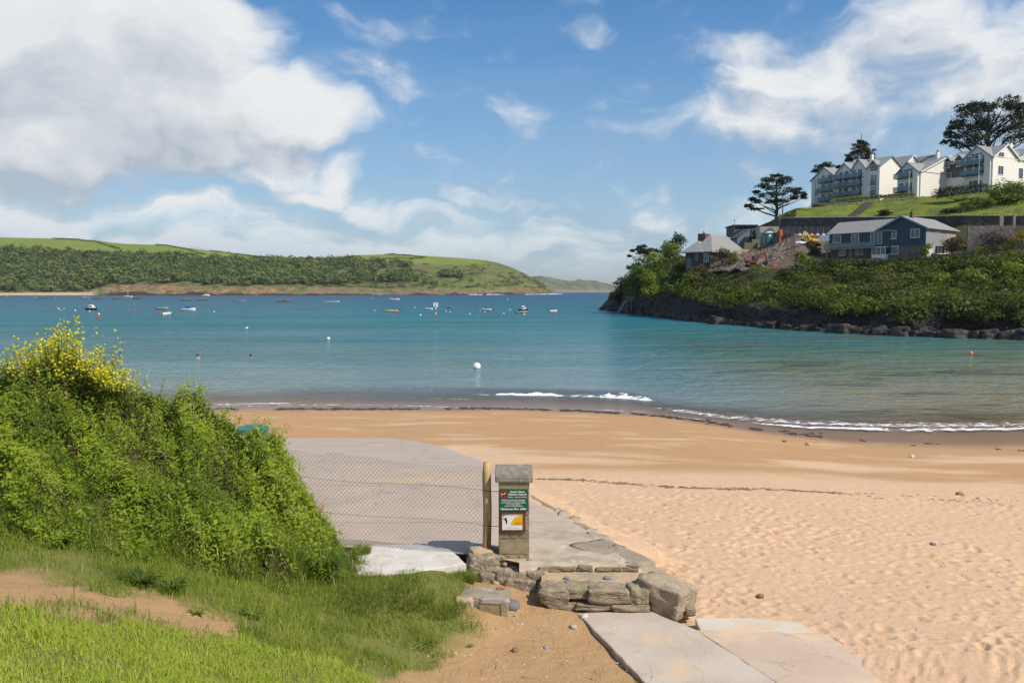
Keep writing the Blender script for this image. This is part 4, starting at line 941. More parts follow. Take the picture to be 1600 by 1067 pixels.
def head_z(px, Y):
    k = np.arange(len(cols)); c = np.interp(px, HP[:, 0, 0], k)
    Ys_ = np.array([np.interp(c, k, HP[:, r, 1]) for r in range(10)]); zs_ = np.array([np.interp(c, k, HP[:, r, 2]) for r in range(10)])
    return float(np.interp(Y, Ys_, zs_))
def head_pt(px, v):
    """point on the headland by picture column and profile index (0 waterline .. 9 back)"""
    k = np.arange(len(cols)); c = np.interp(px, HP[:, 0, 0], k); r = np.arange(10)
    Ys_ = np.array([np.interp(c, k, HP[:, i, 1]) for i in range(10)]); zs_ = np.array([np.interp(c, k, HP[:, i, 2]) for i in range(10)])
    Y = np.interp(v, r, Ys_); return Vector(((px - 800) / FPX * Y, Y, np.interp(v, r, zs_)))
X, Y, Z, V, PX = loft(cols, 22, 14, 'head', None)
# the low cliff: ledges and buttresses
rf = np.clip(V / .12, 0, 1) * np.clip((2.1 - V) / 1.0, 0, 1)
gul = fbm(X * .09 + Y * .05, Y * .06, 5, 101)
Yo = rf * (2.4 * gul + 1.1 * np.round(2.5 * fbm(X * .25, Z * .35 + X * .12, 3, 102)) / 2.5)
Y = Y + Yo; X = X + Yo * .25
Z = Z + rf * (.6 * fbm(X * .35, Y * .35, 4, 103)) - np.clip(1 - V / .25, 0, 1) * 1.2
Z = Z + np.clip((V - 2), 0, 1) * .35 * fbm(X * .18, Y * .18, 4, 104)
me = grid_mesh('headland_ground', X, Y, Z, {'v': V, 'px': PX}, smooth=False)
m, n, b, o = new_mat('headland_ground'); p = n.pos(); v = n.attr('v'); pxa = n.attr('px')
f1 = n.noise(p, .35, 6, .65); f2 = n.noise(n.mapping(p, (1, 1, 2.6), rot=(0.25, 0.2, 0)), .8, 6, .7); f3 = n.noise(p, 2.2, 5, .7)
rk_ = n.mix(n.smooth(f2, .38, .64), (0.030, 0.026, 0.023), (0.075, 0.064, 0.053)); rk_ = n.mix(n.smooth(f3, .55, .7), rk_, (0.13, 0.11, 0.085))
low = n.smooth(zs_ := n.sep(p)[2], .25, 1.4, 1, 0)
rk_ = n.mix(n.m('MULTIPLY', low, n.smooth(f1, .4, .6)), rk_, (0.15, 0.125, 0.10))
earth = n.mix(f1, (0.16, 0.115, 0.075), (0.09, 0.075, 0.04)); grass = n.mix(n.smooth(f3, .3, .7), (0.13, 0.18, 0.022), (0.20, 0.235, 0.04)); grass = n.mix(n.smooth(f1, .42, .62, 0, .75), grass, (0.085, 0.11, 0.024)); grass = n.mix(n.smooth(n.noise(p, 1.1, 5, .7), .52, .68, 0, .8), grass, (0.22, 0.23, 0.055))
scrubg = n.mix(f3, (0.045, 0.05, 0.02), (0.08, 0.07, 0.035))
c = n.mix(n.smooth(n.m('ADD', v, n.m('MULTIPLY', n.m('SUBTRACT', f1, .5), 1.6)), 1.15, 1.55), rk_, scrubg)
spoil = n.mix(n.smooth(f3, .35, .65), (0.20, 0.15, 0.11), (0.12, 0.092, 0.068))
c = n.mix(n.m('MULTIPLY', n.m('MULTIPLY', n.smooth(v, 3.4, 3.8), n.smooth(v, 7.2, 6.9)), n.m('MULTIPLY', n.smooth(pxa, 1085, 1130), n.smooth(pxa, 1300, 1275))), c, spoil)
c = n.mix(n.m('MULTIPLY', n.smooth(v, 7.0, 7.05), n.smooth(pxa, 1215, 1250)), c, grass)
n.put(b.inputs['Base Color'], c); b.inputs['Roughness'].default_value = .95; b.inputs['Specular IOR Level'].default_value = .15
n.put(b.inputs['Normal'], n.bump(n.m('ADD', f2, n.m('MULTIPLY', f3, .5)), .9, .5))
hg = tag(link('headland_ground', me, m), 'steep rocky headland with a terraced hillside at the right', kind='structure')
# separate boulders along the waterline
for i in range(46):
    px = 945 + i * 15.5 + random.uniform(-7, 7); q = head_pt(px, .18); s = random.uniform(.35, .95) * (1.25 if px > 1100 else 1)
    if i % 6 == 0: MATS['shore_rock'] = mat('shore_rock', (0.075, 0.064, 0.054), (0.035, 0.031, 0.028), 1.2, .9, .9, .1, 5, c3=(0.14, 0.12, 0.095), s3=.7)
    o_ = rock('shore_rock', (q.x - .6, q.y - .8, .15), (s * random.uniform(1, 2.0), s * random.uniform(.7, 1.2), s * random.uniform(.45, .8)), 400 + i, MATS['shore_rock'], hg, (random.uniform(-.2, .2), .15, random.uniform(0, 3)), sub=3, rough=.2, box=.8, strat=.10)

# scrub covering the slope
cen = []; rad = []; kindc = []
for _ in range(1550):
    px = random.uniform(955, 1760); v = random.uniform(.5, 3.25)
    if px < 1000 and v < 1.5: continue
    if v < 1.1 and vnoise(np.array(px * .035), np.array(v * 1.5), 107) < -.3 + (.6 if v < .75 else 0): continue
    q = head_pt(px, v); r = random.choice([.7, .9, 1.1, 1.5, 2.1]) * random.uniform(.8, 1.15) * (.85 if px < 1250 else 1.0)
    bare = 1130 < px < 1240 and 2.2 < v < 3.1
    if bare and random.random() < .72: continue
    if v > 3.0 and 1100 < px < 1230: continue
    if v > 2.9: r *= .6
    cen.append((q.x, q.y, q.z + r * .3)); rad.append((r * random.uniform(.9, 1.3), r * random.uniform(.9, 1.2), r * random.uniform(.7, 1.05)))
cen = np.array(cen); rad = np.array(rad)
Vw, Fw, Tw = clump_leaves(cen, rad, 170, np.clip(rad[:, 0] * .17, .12, .24), up=.3, shell=.62, under=-.25)
scrub_m = leaf_mat('cliff_scrub_leaves', [(0, (0.035, 0.048, 0.014)), (.28, (0.065, 0.09, 0.020)), (.55, (0.115, 0.15, 0.028)), (.78, (0.18, 0.215, 0.038)), (.9, (0.15, 0.14, 0.06)), (1, (0.20, 0.155, 0.085))], .3, .75, .15)
tag(link('cliff_scrub', np_mesh('cliff_scrub', Vw, Fw, False, {'rnd': Tw}), scrub_m), 'tangled green scrub and bramble covering the headland slope', 'scrub', kind='stuff')

def shrub(name, cen, rads, n, leaf, stops, label, cat='bush', group=None, trans=.25, stem=None, up=.25, shell=.6, under=-.3):
    """a bush: foliage made of leaf faces in several clumps, with a woody stem"""
    base = Vector(np.mean(np.array(cen), 0)); base.z = min(c[2] - r[2] for c, r in zip(cen, rads))
    t = empty(name, base); tag(t, label, cat, group)
    C = np.array(cen, float) - np.array(base); Rr = np.array(rads, float)
    V_, F_, T_ = clump_leaves(C, Rr, n, leaf, up=up, shell=shell, under=under)
    key = 'leaf_' + '_'.join('%.3f' % x for s_ in stops for x in s_[1])
    mm = MATS.get(key) or leaf_mat(key, stops, trans, .7, .2)
    link('foliage', np_mesh('foliage', V_, F_, False, {'rnd': T_}), mm, t)
    mb = MB()
    for c in C[:8]: mb.tube([(0, 0, -.3), Vector(c) * .5, Vector(c)], [.08, .05, .02], 5)
    mb.build('stem', BARK, t); return t
BARK = mat('bark', (0.075, 0.055, 0.042), (0.045, 0.034, 0.028), 3, .95, .8, .03, 10)
GREEN = [(0, (0.05, 0.072, 0.014)), (.5, (0.12, 0.165, 0.026)), (1, (0.20, 0.25, 0.04))]
BRIGHT = [(0, (0.08, 0.11, 0.014)), (.5, (0.17, 0.23, 0.026)), (1, (0.28, 0.34, 0.04))]
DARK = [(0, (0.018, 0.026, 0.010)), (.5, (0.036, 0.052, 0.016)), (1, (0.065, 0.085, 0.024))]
GREYG = [(0, (0.06, 0.07, 0.035)), (.5, (0.12, 0.14, 0.075)), (1, (0.2, 0.22, 0.13))]
RUST = [(0, (0.06, 0.045, 0.025)), (.5, (0.10, 0.09, 0.035)), (1, (0.14, 0.11, 0.06))]
GOLD = [(0, (0.16, 0.13, 0.01)), (.5, (0.32, 0.24, 0.01)), (1, (0.50, 0.36, 0.02))]
def bush(px, py, Y, w, h, stops, label, n=240, k=5, leaf=.2, cat='bush', group=None):
    """(px,py) picture point of the bush centre, w/h in metres"""
    c = at(px, py, Y); cs = []; rs = []; gz_ = min(head_z(px, Y), c.z - h * .3); ht = c.z + h * .5 - gz_; k = k + int(2 * max(0, ht / h - 1))
    for i in range(k):
        t = (i + .5) / k; zc_ = gz_ + ht * (.12 + .62 * t); sp_ = .42 * (1.15 - .75 * t); s_ = random.uniform(.30, .42)
        cs.append((c.x + random.uniform(-1, 1) * sp_ * w, c.y + random.uniform(-.7, .7) * sp_ * w, zc_)); rs.append((w * s_, w * s_, min(h, ht) * s_ * .95))
    return shrub('bush', cs, rs, n, leaf, stops, label, cat, group)
bush(1254, 400, 152, 2.6, 2.2, BRIGHT, 'bright green rounded bush at the edge of the building site')
bush(1245, 422, 146, 3.4, 2.6, GREYG, 'silvery green bush below the bright round one by the site', k=6)
bush(1262, 418, 147, 2.6, 2.4, GREEN, 'dark green bush right of the silvery one below the site')
bush(1272, 382, 160, 2.6, 1.6, RUST, 'olive brown bush left of the slate house balcony')
bush(1222, 425, 147, 2.4, 2.0, GREEN, 'small green bush left of the silvery bush')
bush(1130, 396, 172, 4.4, 3.6, RUST, 'brown green bush in front of the slate roofed bungalow', k=6)
bush(1147, 401, 172, 3.0, 2.6, GREEN, 'green bush at the right end of the slate roofed bungalow')
bush(1046, 393, 205, 6.6, 6.4, GREEN, 'tall leafy bush left of the bungalow', k=7, leaf=.3)
bush(1056, 378, 212, 5.6, 6.6, DARK, 'dark tree topping the bushes behind the bungalow', k=7, leaf=.3)
bush(1028, 406, 205, 6.8, 5.6, BRIGHT, 'bright leafy bush between the point and the bungalow', k=7, leaf=.3)
bush(1003, 416, 212, 7.0, 7.4, GREEN, 'big rounded green tree at the tip of the headland', k=8, leaf=.3, cat='tree')
bush(1000, 438, 210, 6.8, 7.2, GREEN, 'lower green bush hanging over the headland tip', k=8, leaf=.3)
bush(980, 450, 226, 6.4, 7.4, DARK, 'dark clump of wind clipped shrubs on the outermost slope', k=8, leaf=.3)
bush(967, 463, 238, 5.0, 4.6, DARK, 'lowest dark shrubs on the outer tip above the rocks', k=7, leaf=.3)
bush(1018, 432, 196, 5.6, 5.0, BRIGHT, 'sunlit green bush on the slope left of the jetty path', k=8, leaf=.28)
bush(1053, 436, 182, 5.6, 4.6, GREEN, 'green bush on the slope below the bungalow terrace', k=8, leaf=.28)
bush(1085, 437, 172, 5.0, 4.0, BRIGHT, 'yellow green bush on the slope under the bungalow', k=7, leaf=.26)
bush(1064, 421, 184, 5.0, 4.4, GREEN, 'dense bush hiding the lower left wall of the bungalow', k=7, leaf=.28)
bush(1098, 425, 172, 4.6, 3.2, RUST, 'olive bush just below the bungalow windows', k=7, leaf=.26)
bush(1318, 462, 126, 4.4, 3.4, BRIGHT, 'bright bush on the cliff slope below the left wing of the slate house', k=7, leaf=.22)
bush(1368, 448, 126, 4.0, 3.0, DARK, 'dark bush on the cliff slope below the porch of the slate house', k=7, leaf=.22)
bush(1412, 470, 116, 4.6, 3.2, GREYG, 'greyish bush low on the cliff slope below the slate house', k=7, leaf=.2)
bush(1462, 446, 120, 4.0, 3.4, BRIGHT, 'yellow green bush on the cliff slope below the right gable of the slate house', k=7, leaf=.22)
bush(1520, 440, 117, 4.4, 3.6, GREEN, 'rounded green bush on the cliff slope below the garden wall', k=7, leaf=.22)
bush(1560, 466, 110, 4.2, 3.2, DARK, 'dark ivy covered bush low on the slope at the right edge', k=7, leaf=.2)
bush(1588, 430, 115, 4.0, 3.4, BRIGHT, 'bright bush high on the slope at the right edge', k=7, leaf=.22)
bush(1278, 450, 134, 4.0, 3.2, RUST, 'brownish bush on the slope below the silvery bush', k=7, leaf=.22)
bush(1150, 452, 157, 4.4, 3.4, RUST, 'brown bramble patch on the slope below the red excavator', k=7, leaf=.22)
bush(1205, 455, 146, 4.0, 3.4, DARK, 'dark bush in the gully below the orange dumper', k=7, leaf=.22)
bush(1575, 290 + 18, 168, 9.5, 6.2, GREEN, 'large dark green bush below the right white house', k=11, n=420, leaf=.26)
bush(1530, 322, 166, 6.0, 3.4, GREEN, 'low wide bush left of the large one under the white house', k=8, n=320, leaf=.22)
bush(1592, 372, 146, 2.6, 2.6, GOLD, 'golden yellow shrub at the right edge by the garden wall')
bush(1533, 387, 140, 1.6, .8, GOLD, 'small yellow flowering shrub on the garden terrace', n=160, leaf=.12)
bush(1494, 383, 144, 4.4, 3.2, RUST, 'straggly climber beside the right gable of the slate house', k=7)
bush(1554, 376, 149.2, 5.6, 3.6, [(0, (0.05, 0.03, 0.03)), (.5, (0.11, 0.075, 0.065)), (1, (0.15, 0.13, 0.10))], 'purplish creeper covering the middle of the garden wall', k=9, leaf=.16)
bush(1449, 387, 142.2, 1.7, 2.1, BRIGHT, 'neat green ivy on the corner of the slate house', n=300, k=4, leaf=.13)
bush(1488, 330, 166, 4.0, 1.4, RUST, 'brown shrub on the lawn above the stone wall')
bush(1382, 331, 176, 2.2, 1.0, RUST, 'small brown shrub on the lawn above the slate house')
bush(1282, 327, 198, 4.5, 2.6, RUST, 'brown shrubs at the left end of the terrace lawn')
bush(1254, 335, 196, 4.6, 2.8, DARK, 'dark shrubs right of the cedar trunk')
bush(1228, 340, 192, 3.0, 2.0, BRIGHT, 'yellow green bush at the foot of the cedar')
def hedge(pts, w, h, stops, label, n=150, leaf=.18):
    """clipped hedge along world points"""
    cs = []; rs = []
    for a, b_ in zip(pts[:-1], pts[1:]):
        a, b_ = Vector(a), Vector(b_); k = max(2, int((b_ - a).length / (w * .55)))
        for i in range(k): p = a.lerp(b_, i / k); cs.append((p.x, p.y, p.z + h * .45)); rs.append((w * .62, w * .55, h * .55))
    return shrub('hedge', cs, rs, n, leaf, stops, label, 'hedge', shell=.75, under=-.5)
hedge([at(px, py, Yq) for px, py, Yq in [(1268, 416, 143), (1320, 419, 138), (1390, 421, 132), (1450, 418, 129), (1500, 412, 127), (1540, 402, 125), (1600, 392, 122.5), (1680, 388, 118)]], 1.7, 1.6, [(0, (0.03, 0.045, 0.010)), (.5, (0.075, 0.10, 0.018)), (1, (0.13, 0.16, 0.028))], 'long trimmed hedge along the cliff edge in front of the slate house', n=170)
hedge([at(px, py, Yq) for px, py, Yq in [(1385, 414, 138), (1440, 411, 136), (1490, 408, 135)]], 1.2, .9, DARK, 'low dark hedge right in front of the slate house')
hedge([at(px, py, Yq) for px, py, Yq in [(1465, 314, 178), (1500, 309, 175), (1546, 304, 171.5)]], 2.0, 2.6, DARK, 'tall dark clipped hedge below the right white house', n=300)
hedge([at(px, py, Yq) for px, py, Yq in [(1300, 319, 199), (1345, 314, 196), (1400, 309.5, 192), (1428, 308, 190)]], 1.3, 1.0, BRIGHT, 'low bright hedge along the white terrace', n=170)

# ---------------------------------------------------------------- buildings
slate_r = mat('slate_roof', (0.29, 0.285, 0.275), (0.23, 0.225, 0.215), 1.6, .7, .5, .03, 6, stretch=(1, 1, 2))
slate_d = mat('dark_slate', (0.115, 0.112, 0.12), (0.085, 0.083, 0.09), 2, .7, .4, .02, 8)
slate_b = mat('blue_slate_wall', (0.060, 0.088, 0.105), (0.048, 0.070, 0.085), 1.5, .75, .4, .02, 9, stretch=(1, 1, 4))
slate_g = mat('grey_slate_wall', (0.27, 0.285, 0.275), (0.23, 0.24, 0.23), 1.5, .75, .4, .02, 9, stretch=(1, 1, 4))
cream = mat('cream_render', (0.80, 0.755, 0.68), (0.76, 0.71, 0.635), .8, .85, .15, .01, 20)
whitep = mat('white_paint', (0.80, 0.80, 0.78), (0.74, 0.74, 0.72), 2, .5, 0)
stone_w = mat('rubble_stone', (0.20, 0.175, 0.15), (0.11, 0.095, 0.085), 2.4, .9, .9, .05, 6, c3=(0.25, 0.23, 0.20), s3=1.6)
pink_w = mat('pink_brick', (0.42, 0.30, 0.25), (0.34, 0.24, 0.20), 3, .9, .4)
brick_w = mat('chimney_brick', (0.22, 0.10, 0.06), (0.13, 0.065, 0.045), 5, .9, .5)
teal = mat('teal_trim', (0.20, 0.33, 0.33), (0.16, 0.27, 0.27), 3, .5, 0)
timber = mat('grey_timber', (0.30, 0.27, 0.22), (0.22, 0.20, 0.16), 4, .9, .4)
m, n, b, o = new_mat('window_glass'); b.inputs['Base Color'].default_value = (0.03, 0.04, 0.045, 1); b.inputs['Roughness'].default_value = .06; b.inputs['Specular IOR Level'].default_value = .8
GLASS = m
m, n, b, o = new_mat('rail_glass'); b.inputs['Base Color'].default_value = (0.22, 0.30, 0.32, 1); b.inputs['Roughness'].default_value = .08
t_ = n.node('ShaderNodeBsdfTransparent'); t_.inputs[0].default_value = (.75, .86, .88, 1); mx = n.node('ShaderNodeMixShader'); mx.inputs[0].default_value = .55
n.l.new(t_.outputs[0], mx.inputs[1]); n.l.new(b.outputs[0], mx.inputs[2]); n.l.new(mx.outputs[0], o.inputs[0]); RGLASS = m

class House:
    """local x runs along the front to the right, y goes back into the plot; origin at the front right ground corner"""
    def __init__(s, name, px, py, Y, a, label, cat='house', group=None):
        s.o = at(px, py, Y); s.a = R(a); s.r = empty(name, s.o, -s.a); tag(s.r, label, cat, group)
        s.tx = Vector((math.cos(s.a), -math.sin(s.a), 0)); s.ty = Vector((math.sin(s.a), math.cos(s.a), 0))
    def hit(s, px, py, axis, off=0.0):
        """local coordinate along the front (axis 0) or right side (axis 1) wall and height where the picture point meets that wall"""
        u, a, b = ray(px, py); d = Vector((u, a, b)); nrm = s.ty if axis == 0 else s.tx; base = s.o + nrm * off
        t = (base - Vector((0, 0, HCAM))).dot(nrm) / d.dot(nrm); p = Vector((0, 0, HCAM)) + d * t
        return (p - s.o).dot(s.tx if axis == 0 else s.ty), p.z - s.o.z
    def wall(s, poly, d, m, name='wall'): return MB().prism(poly, d).build(name, m, s.r)
    def gable_y(s, x0, x1, y0, y1, e, r, wm, rm, z0=-2.5, over=.35, trim=None):
        """body with its ridge running back (gable to the front)"""
        xm = (x0 + x1) / 2
        s.wall([(x0, y0, z0), (x1, y0, z0), (x1, y0, e), (xm, y0, r), (x0, y0, e)], (0, y1 - y0, 0), wm)
        sl = (r - e) / (xm - x0); t = .16
        rf_ = MB()
        for sg, xe in ((-1, x0), (1, x1)):
            ox = xe + sg * over; oz = e - over * sl
            rf_.prism([(ox, y0 - over, oz + .02), (xm, y0 - over, r + .02), (xm, y0 - over, r + t), (ox, y0 - over, oz + t)], (0, y1 - y0 + 2 * over, 0))
        ro = rf_.build('roof', rm, s.r)
        tr_ = MB()
        for sg, xe in ((-1, x0), (1, x1)):
            ox = xe + sg * (over + .02); oz = e - (over + .02) * sl
            tr_.prism([(ox, y0 - over - .05, oz - .12), (xm, y0 - over - .05, r - .12), (xm, y0 - over - .05, r + t + .02), (ox, y0 - over - .05, oz + t + .02)], (0, .045, 0))
        tr_.build('bargeboard', trim or whitep, ro)
        return ro
    def gable_x(s, y0, y1, x0, x1, e, r, wm, rm, z0=-2.5, over=.35, trim=None, left=False):
        """body with its ridge running along the front (gable to the right)"""
        ym = (y0 + y1) / 2
        s.wall([(x1, y0, z0), (x1, y1, z0), (x1, y1, e), (x1, ym, r), (x1, y0, e)], (x0 - x1, 0, 0), wm)
        sl = (r - e) / (ym - y0); t = .16; rf_ = MB()
        for sg, ye in ((-1, y0), (1, y1)):
            oy = ye + sg * over; oz = e - over * sl
            rf_.prism([(x1 + over, oy, oz + .02), (x1 + over, ym, r + .02), (x1 + over, ym, r + t), (x1 + over, oy, oz + t)], (x0 - x1 - over * (2 if left else 1), 0, 0))
        ro = rf_.build('roof', rm, s.r); tr_ = MB()
        for sg, ye in ((-1, y0), (1, y1)):
            oy = ye + sg * (over + .02); oz = e - (over + .02) * sl
            tr_.prism([(x1 + over + .005, oy, oz - .12), (x1 + over + .005, ym, r - .12), (x1 + over + .005, ym, r + t + .02), (x1 + over + .005, oy, oz + t + .02)], (.045, 0, 0))
        tr_.build('bargeboard', trim or whitep, ro); return ro
    def window(s, axis, c0, c1, z0, z1, off=0.0, bars=1, name='window', frame=None):
        """framed window proud of the wall: axis 0 front wall at y=off, axis 1 right wall at x=off"""
        f = MB(); g_ = MB(); t = .09
        def bx_(mb, a0, a1, b0, b1, d0, d1):
            if axis == 0: mb.box(a0, a1, off - d1, off - d0, b0, b1)
            else: mb.box(off + d0, off + d1, a0, a1, b0, b1)
        bx_(f, c0, c1, z1 - t, z1, -.05, .06); bx_(f, c0 - .06, c1 + .06, z0 - .06, z0 + t * .6, -.05, .10)
        bx_(f, c0, c0 + t, z0 + t * .6, z1 - t, -.05, .06); bx_(f, c1 - t, c1, z0 + t * .6, z1 - t, -.05, .06)
        for i in range(bars):
            q = c0 + (c1 - c0) * (i + 1) / (bars + 1); bx_(f, q - t * .4, q + t * .4, z0 + t * .6, z1 - t, -.05, .05)
        w_ = f.build(name, frame or whitep, s.r)
        bx_(g_, c0 + .02, c1 - .02, z0 + .02, z1 - .02, -.04, .015); g_.build('pane', GLASS, w_); return w_
    def win_px(s, axis, px0, py0, px1, py1, off=0.0, bars=1, **kw):
        a, z1 = s.hit(px0, py0, axis, off); b_, z0 = s.hit(px1, py1, axis, off); lo, hi = min(a, b_), max(a, b_)
        return s.window(axis, lo, hi, min(z0, z1), max(z0, z1), off, bars, **kw)
    def chimney(s, x, y, z0, z1, m=None, w=.55, pots=2):
        c = MB().box(x - w / 2, x + w / 2, y - w * .7, y + w * .7, z0, z1).build('chimney', m or cream, s.r)
        p_ = MB()
        for i in range(pots): p_.lathe([(.12, 0), (.10, .4), (.13, .42), (.13, .5)], (x, y + (i - (pots - 1) / 2) * .35, z1), 8)
        p_.build('chimney_pot', brick_w, c)
    def balcony(s, x0, x1, z, depth=1.3, posts=(), y=0.0, h=1.0):
        sl = MB().box(x0, x1, y - depth, y - .02, z - .18, z).build('balcony', slate_d, s.r)
        MB().box(x0 + .03, x1 - .03, y - depth + .02, y - depth + .045, z + .05, z + h - .03).build('rail_glass', RGLASS, sl)
        r_ = MB(); r_.box(x0, x1, y - depth, y - depth + .06, z + h - .03, z + h + .03)
        k = max(1, int((x1 - x0) / 1.2))
        for i in range(k + 1): q = x0 + (x1 - x0 - .05) * i / k; r_.box(q, q + .05, y - depth + .005, y - depth + .055, z, z + h - .03)
        r_.box(x1 - .05, x1, y - depth + .06, y - .02, z + h - .03, z + h + .02); r_.box(x0, x0 + .05, y - depth + .06, y - .02, z + h - .03, z + h + .02)
        r_.build('railing', teal, sl)

# slate house
H = House('slate_house', 1445, 406, 143.5, 51, 'dark blue slate hung house with a stone ground floor and grey slate roof')
xl, _ = H.hit(1373, 380, 0); xw, _ = H.hit(1296, 385, 0); _, ze = H.hit(1445, 355, 0); _, zr = H.hit(1410, 338.5, 0)
yb_, _ = H.hit(1478, 370, 1); zs1 = H.hit(1445, 382.5, 0)[1]
D = 12.6
H.wall([(xl, .04, -3), (-.04, .04, -3), (-.04, .04, zs1), (xl, .04, zs1)], (0, D, 0), stone_w, 'stone_base')
ro = H.gable_y(xl, 0, 0, D, ze, zr, slate_b, slate_r, z0=zs1 - .02, over=.55, trim=teal)
H.wall([(.0, .12, zs1 - .06), (.0, yb_, zs1 - .06), (.0, yb_, ze - .12), (.0, .12, ze - .12)], (.05, 0, 0), slate_g, 'side_cladding')
H.wall([(.0, yb_ + .02, -2), (.0, D + .0, -2), (.0, D + .0, ze - .15), (.0, yb_ + .02, ze - .15)], (.08, 0, 0), pink_w, 'side_wall')
H.wall([(.0, .1, -2), (.0, yb_, -2), (.0, yb_, zs1 - .1), (.0, .1, zs1 - .1)], (.06, 0, 0), cream, 'side_wall')
_, zwe = H.hit(1340, 363, 0); zw0, zw1 = zwe, H.hit(1345, 349, 0, 4.0)[1]
# left wing
H.wall([(xw, .6, -3), (xl, .6, -3), (xl, .6, zs1 - .3), (xw, .6, zs1 - .3)], (0, 8.6, 0), stone_w, 'stone_base')
H.gable_x(-.1, 8.4, xw, xl + 2.2, zwe, zwe + 2.3, slate_b, slate_r, z0=zs1 - .28, over=.45, trim=teal, left=True)
bal = MB().box(xw - .4, xl - .05, -1.3, .0, zs1 - .30, zs1 - .05).build('balcony', timber, H.r)
rl_ = MB(); rl_.box(xw - .4, xl - .05, -1.3, -1.24, zs1 + .85, zs1 + .93)
for i in range(9): q = xw - .4 + (xl - xw + .3) * i / 8; rl_.box(q, q + .07, -1.295, -1.23, zs1 - .05, zs1 + .85)
rl_.build('railing', timber, bal); MB().box(xw - .35, xl - .1, -1.275, -1.255, zs1 + .03, zs1 + .84).build('rail_glass', RGLASS, bal)
for x_ in (xw + .1, (xw + xl) / 2): MB().box(x_, x_ + .2, -1.25, -1.05, -2.5, zs1 - .3).build('post', timber, H.r)
H.win_px(0, 1388, 361, 1400.5, 373); H.win_px(0, 1423, 358, 1437, 371); H.win_px(0, 1383.5, 385, 1403.5, 397, .04, 0)
H.win_px(0, 1302, 368, 1314, 379, -.1, 0); H.win_px(0, 1330.5, 366, 1342, 382.5, -.1, 1, name='balcony_door'); H.win_px(0, 1360.5, 363.5, 1378, 380.5, -.1, 2, name='balcony_door')
H.win_px(0, 1311, 391, 1321, 399, .6, 1); H.win_px(0, 1337, 390, 1348, 398, .6, 1)
px0_, zp1 = H.hit(1362, 386, 0, -1.0); px1_, zp0 = H.hit(1383, 404.5, 0, -1.0)
po = MB().box(px0_, px1_, -1.0, .6, zp0, zp0 + (zp1 - zp0) * .38).build('porch', whitep, H.r)
MB().box(px0_ + .05, px1_ - .05, -.95, .55, zp0 + (zp1 - zp0) * .38, zp1 - .15).build('pane', GLASS, po)
q_ = MB(); q_.box(px0_ - .1, px1_ + .1, -1.1, .55, zp1 - .15, zp1)
for i in range(4): x_ = px0_ + (px1_ - px0_ - .1) * i / 3; q_.box(x_, x_ + .1, -1.0, -.9, zp0 + (zp1 - zp0) * .38, zp1 - .15)
q_.build('frame', whitep, po)
H.win_px(1, 1461, 359, 1469.5, 363, .05, 1); H.win_px(1, 1460.5, 383, 1475, 397, .06, 2, name='french_door')
H.chimney(xl / 2 + .5, 2.6, zr - .5, zr + .9, brick_w, .5, 1)

# white terrace
def terr_win(Hs, axis, lst, off=0.0):
    for r_ in lst: Hs.win_px(axis, *r_[:4], off, r_[4] if len(r_) > 4 else 1)
# right block
H = House('white_house', 1546, 292, 178, 60, 'white gabled apartment house at the right end with two balconies', 'house', 'white apartment terrace on the hill')
xl, _ = H.hit(1506, 270, 0); _, e = H.hit(1546, 243, 0); _, r_ = H.hit(1528, 228, 0)
H.gable_y(xl, 0, 0, 20, e, r_, cream, slate_r, trim=teal)
y1, _ = H.hit(1547.5, 243, 1); y2, _ = H.hit(1590, 248, 1); _, rr_ = H.hit(1568, 226.5, 1)
H.gable_x(y1 + .5, y2, xl, .35, e - .3, rr_, cream, slate_r)
H.gable_x(y2 - 1, y2 + 20, xl + 1, .1, e - .3, rr_ + 1.0, cream, slate_r)
terr_win(H, 1, [(1560, 237, 1568.5, 246), (1559.5, 258.5, 1567.5, 274)], .35); terr_win(H, 1, [(1583.5, 261, 1598, 280, 2), (1586, 241, 1592, 249)], .1)
for zq in (256, 271.5):
    _, zb = H.hit(1530, zq, 0, -1.2); H.balcony(xl - .2, -1.6, zb)
    for a_, b_ in ((xl + .5, xl + 2.0), (xl + 2.4, xl + 4.6)): H.window(0, a_, b_, zb + .05, zb + 2.1, 0, 2, 'balcony_door')
H.window(0, xl + 1.2, xl + 4.2, 0, 1.8, 0, 2)
xm = xl / 2; H.window(0, xm - 1.4, xm + 1.2, e - .3, e + .9, 0, 2)
MB().tube([(-1.7, -1.25, -2), (-1.7, -1.25, e + .3)], .09, 6).build('post', whitep, H.r)
H.chimney(-1.0, y2 - 1.2, rr_ - .8, rr_ + .9)
# link between
L = House('link_house', 1509, 297, 191, 60, 'slate hung link between the white gabled houses', 'house', 'white apartment terrace on the hill')
xl, _ = L.hit(1474, 280, 0); _, zt = L.hit(1490, 256, 0); _, zb = L.hit(1490, 278, 0)
L.wall([(xl, 0, -3), (1.5, 0, -3), (1.5, 0, zb), (xl, 0, zb)], (0, 12, 0), cream)
L.wall([(xl, -.05, zb), (1.5, -.05, zb), (1.5, -.05, zt), (xl, -.05, zt)], (0, 12, 0), slate_d, 'upper_wall')
L.gable_x(-.2, 12, xl, 1.6, zt - .05, zt + 3.4, slate_d, slate_r, z0=zt - .2)
for a_, b_ in ((1478, 1485), (1496.5, 1504)):
    x0, _ = L.hit(a_, 262, 0); x1, _ = L.hit(b_, 262, 0); L.gable_y(x0 - .3, x1 + .3, -.4, 5, zt + .9, zt + 1.9, slate_d, slate_r, z0=zt - 1.2, over=.25)
    L.window(0, x0, x1, zt - .9, zt + .5, -.4, 1)
terr_win(L, 0, [(1480, 271, 1486.5, 278), (1480, 291, 1487, 296)], -.05)
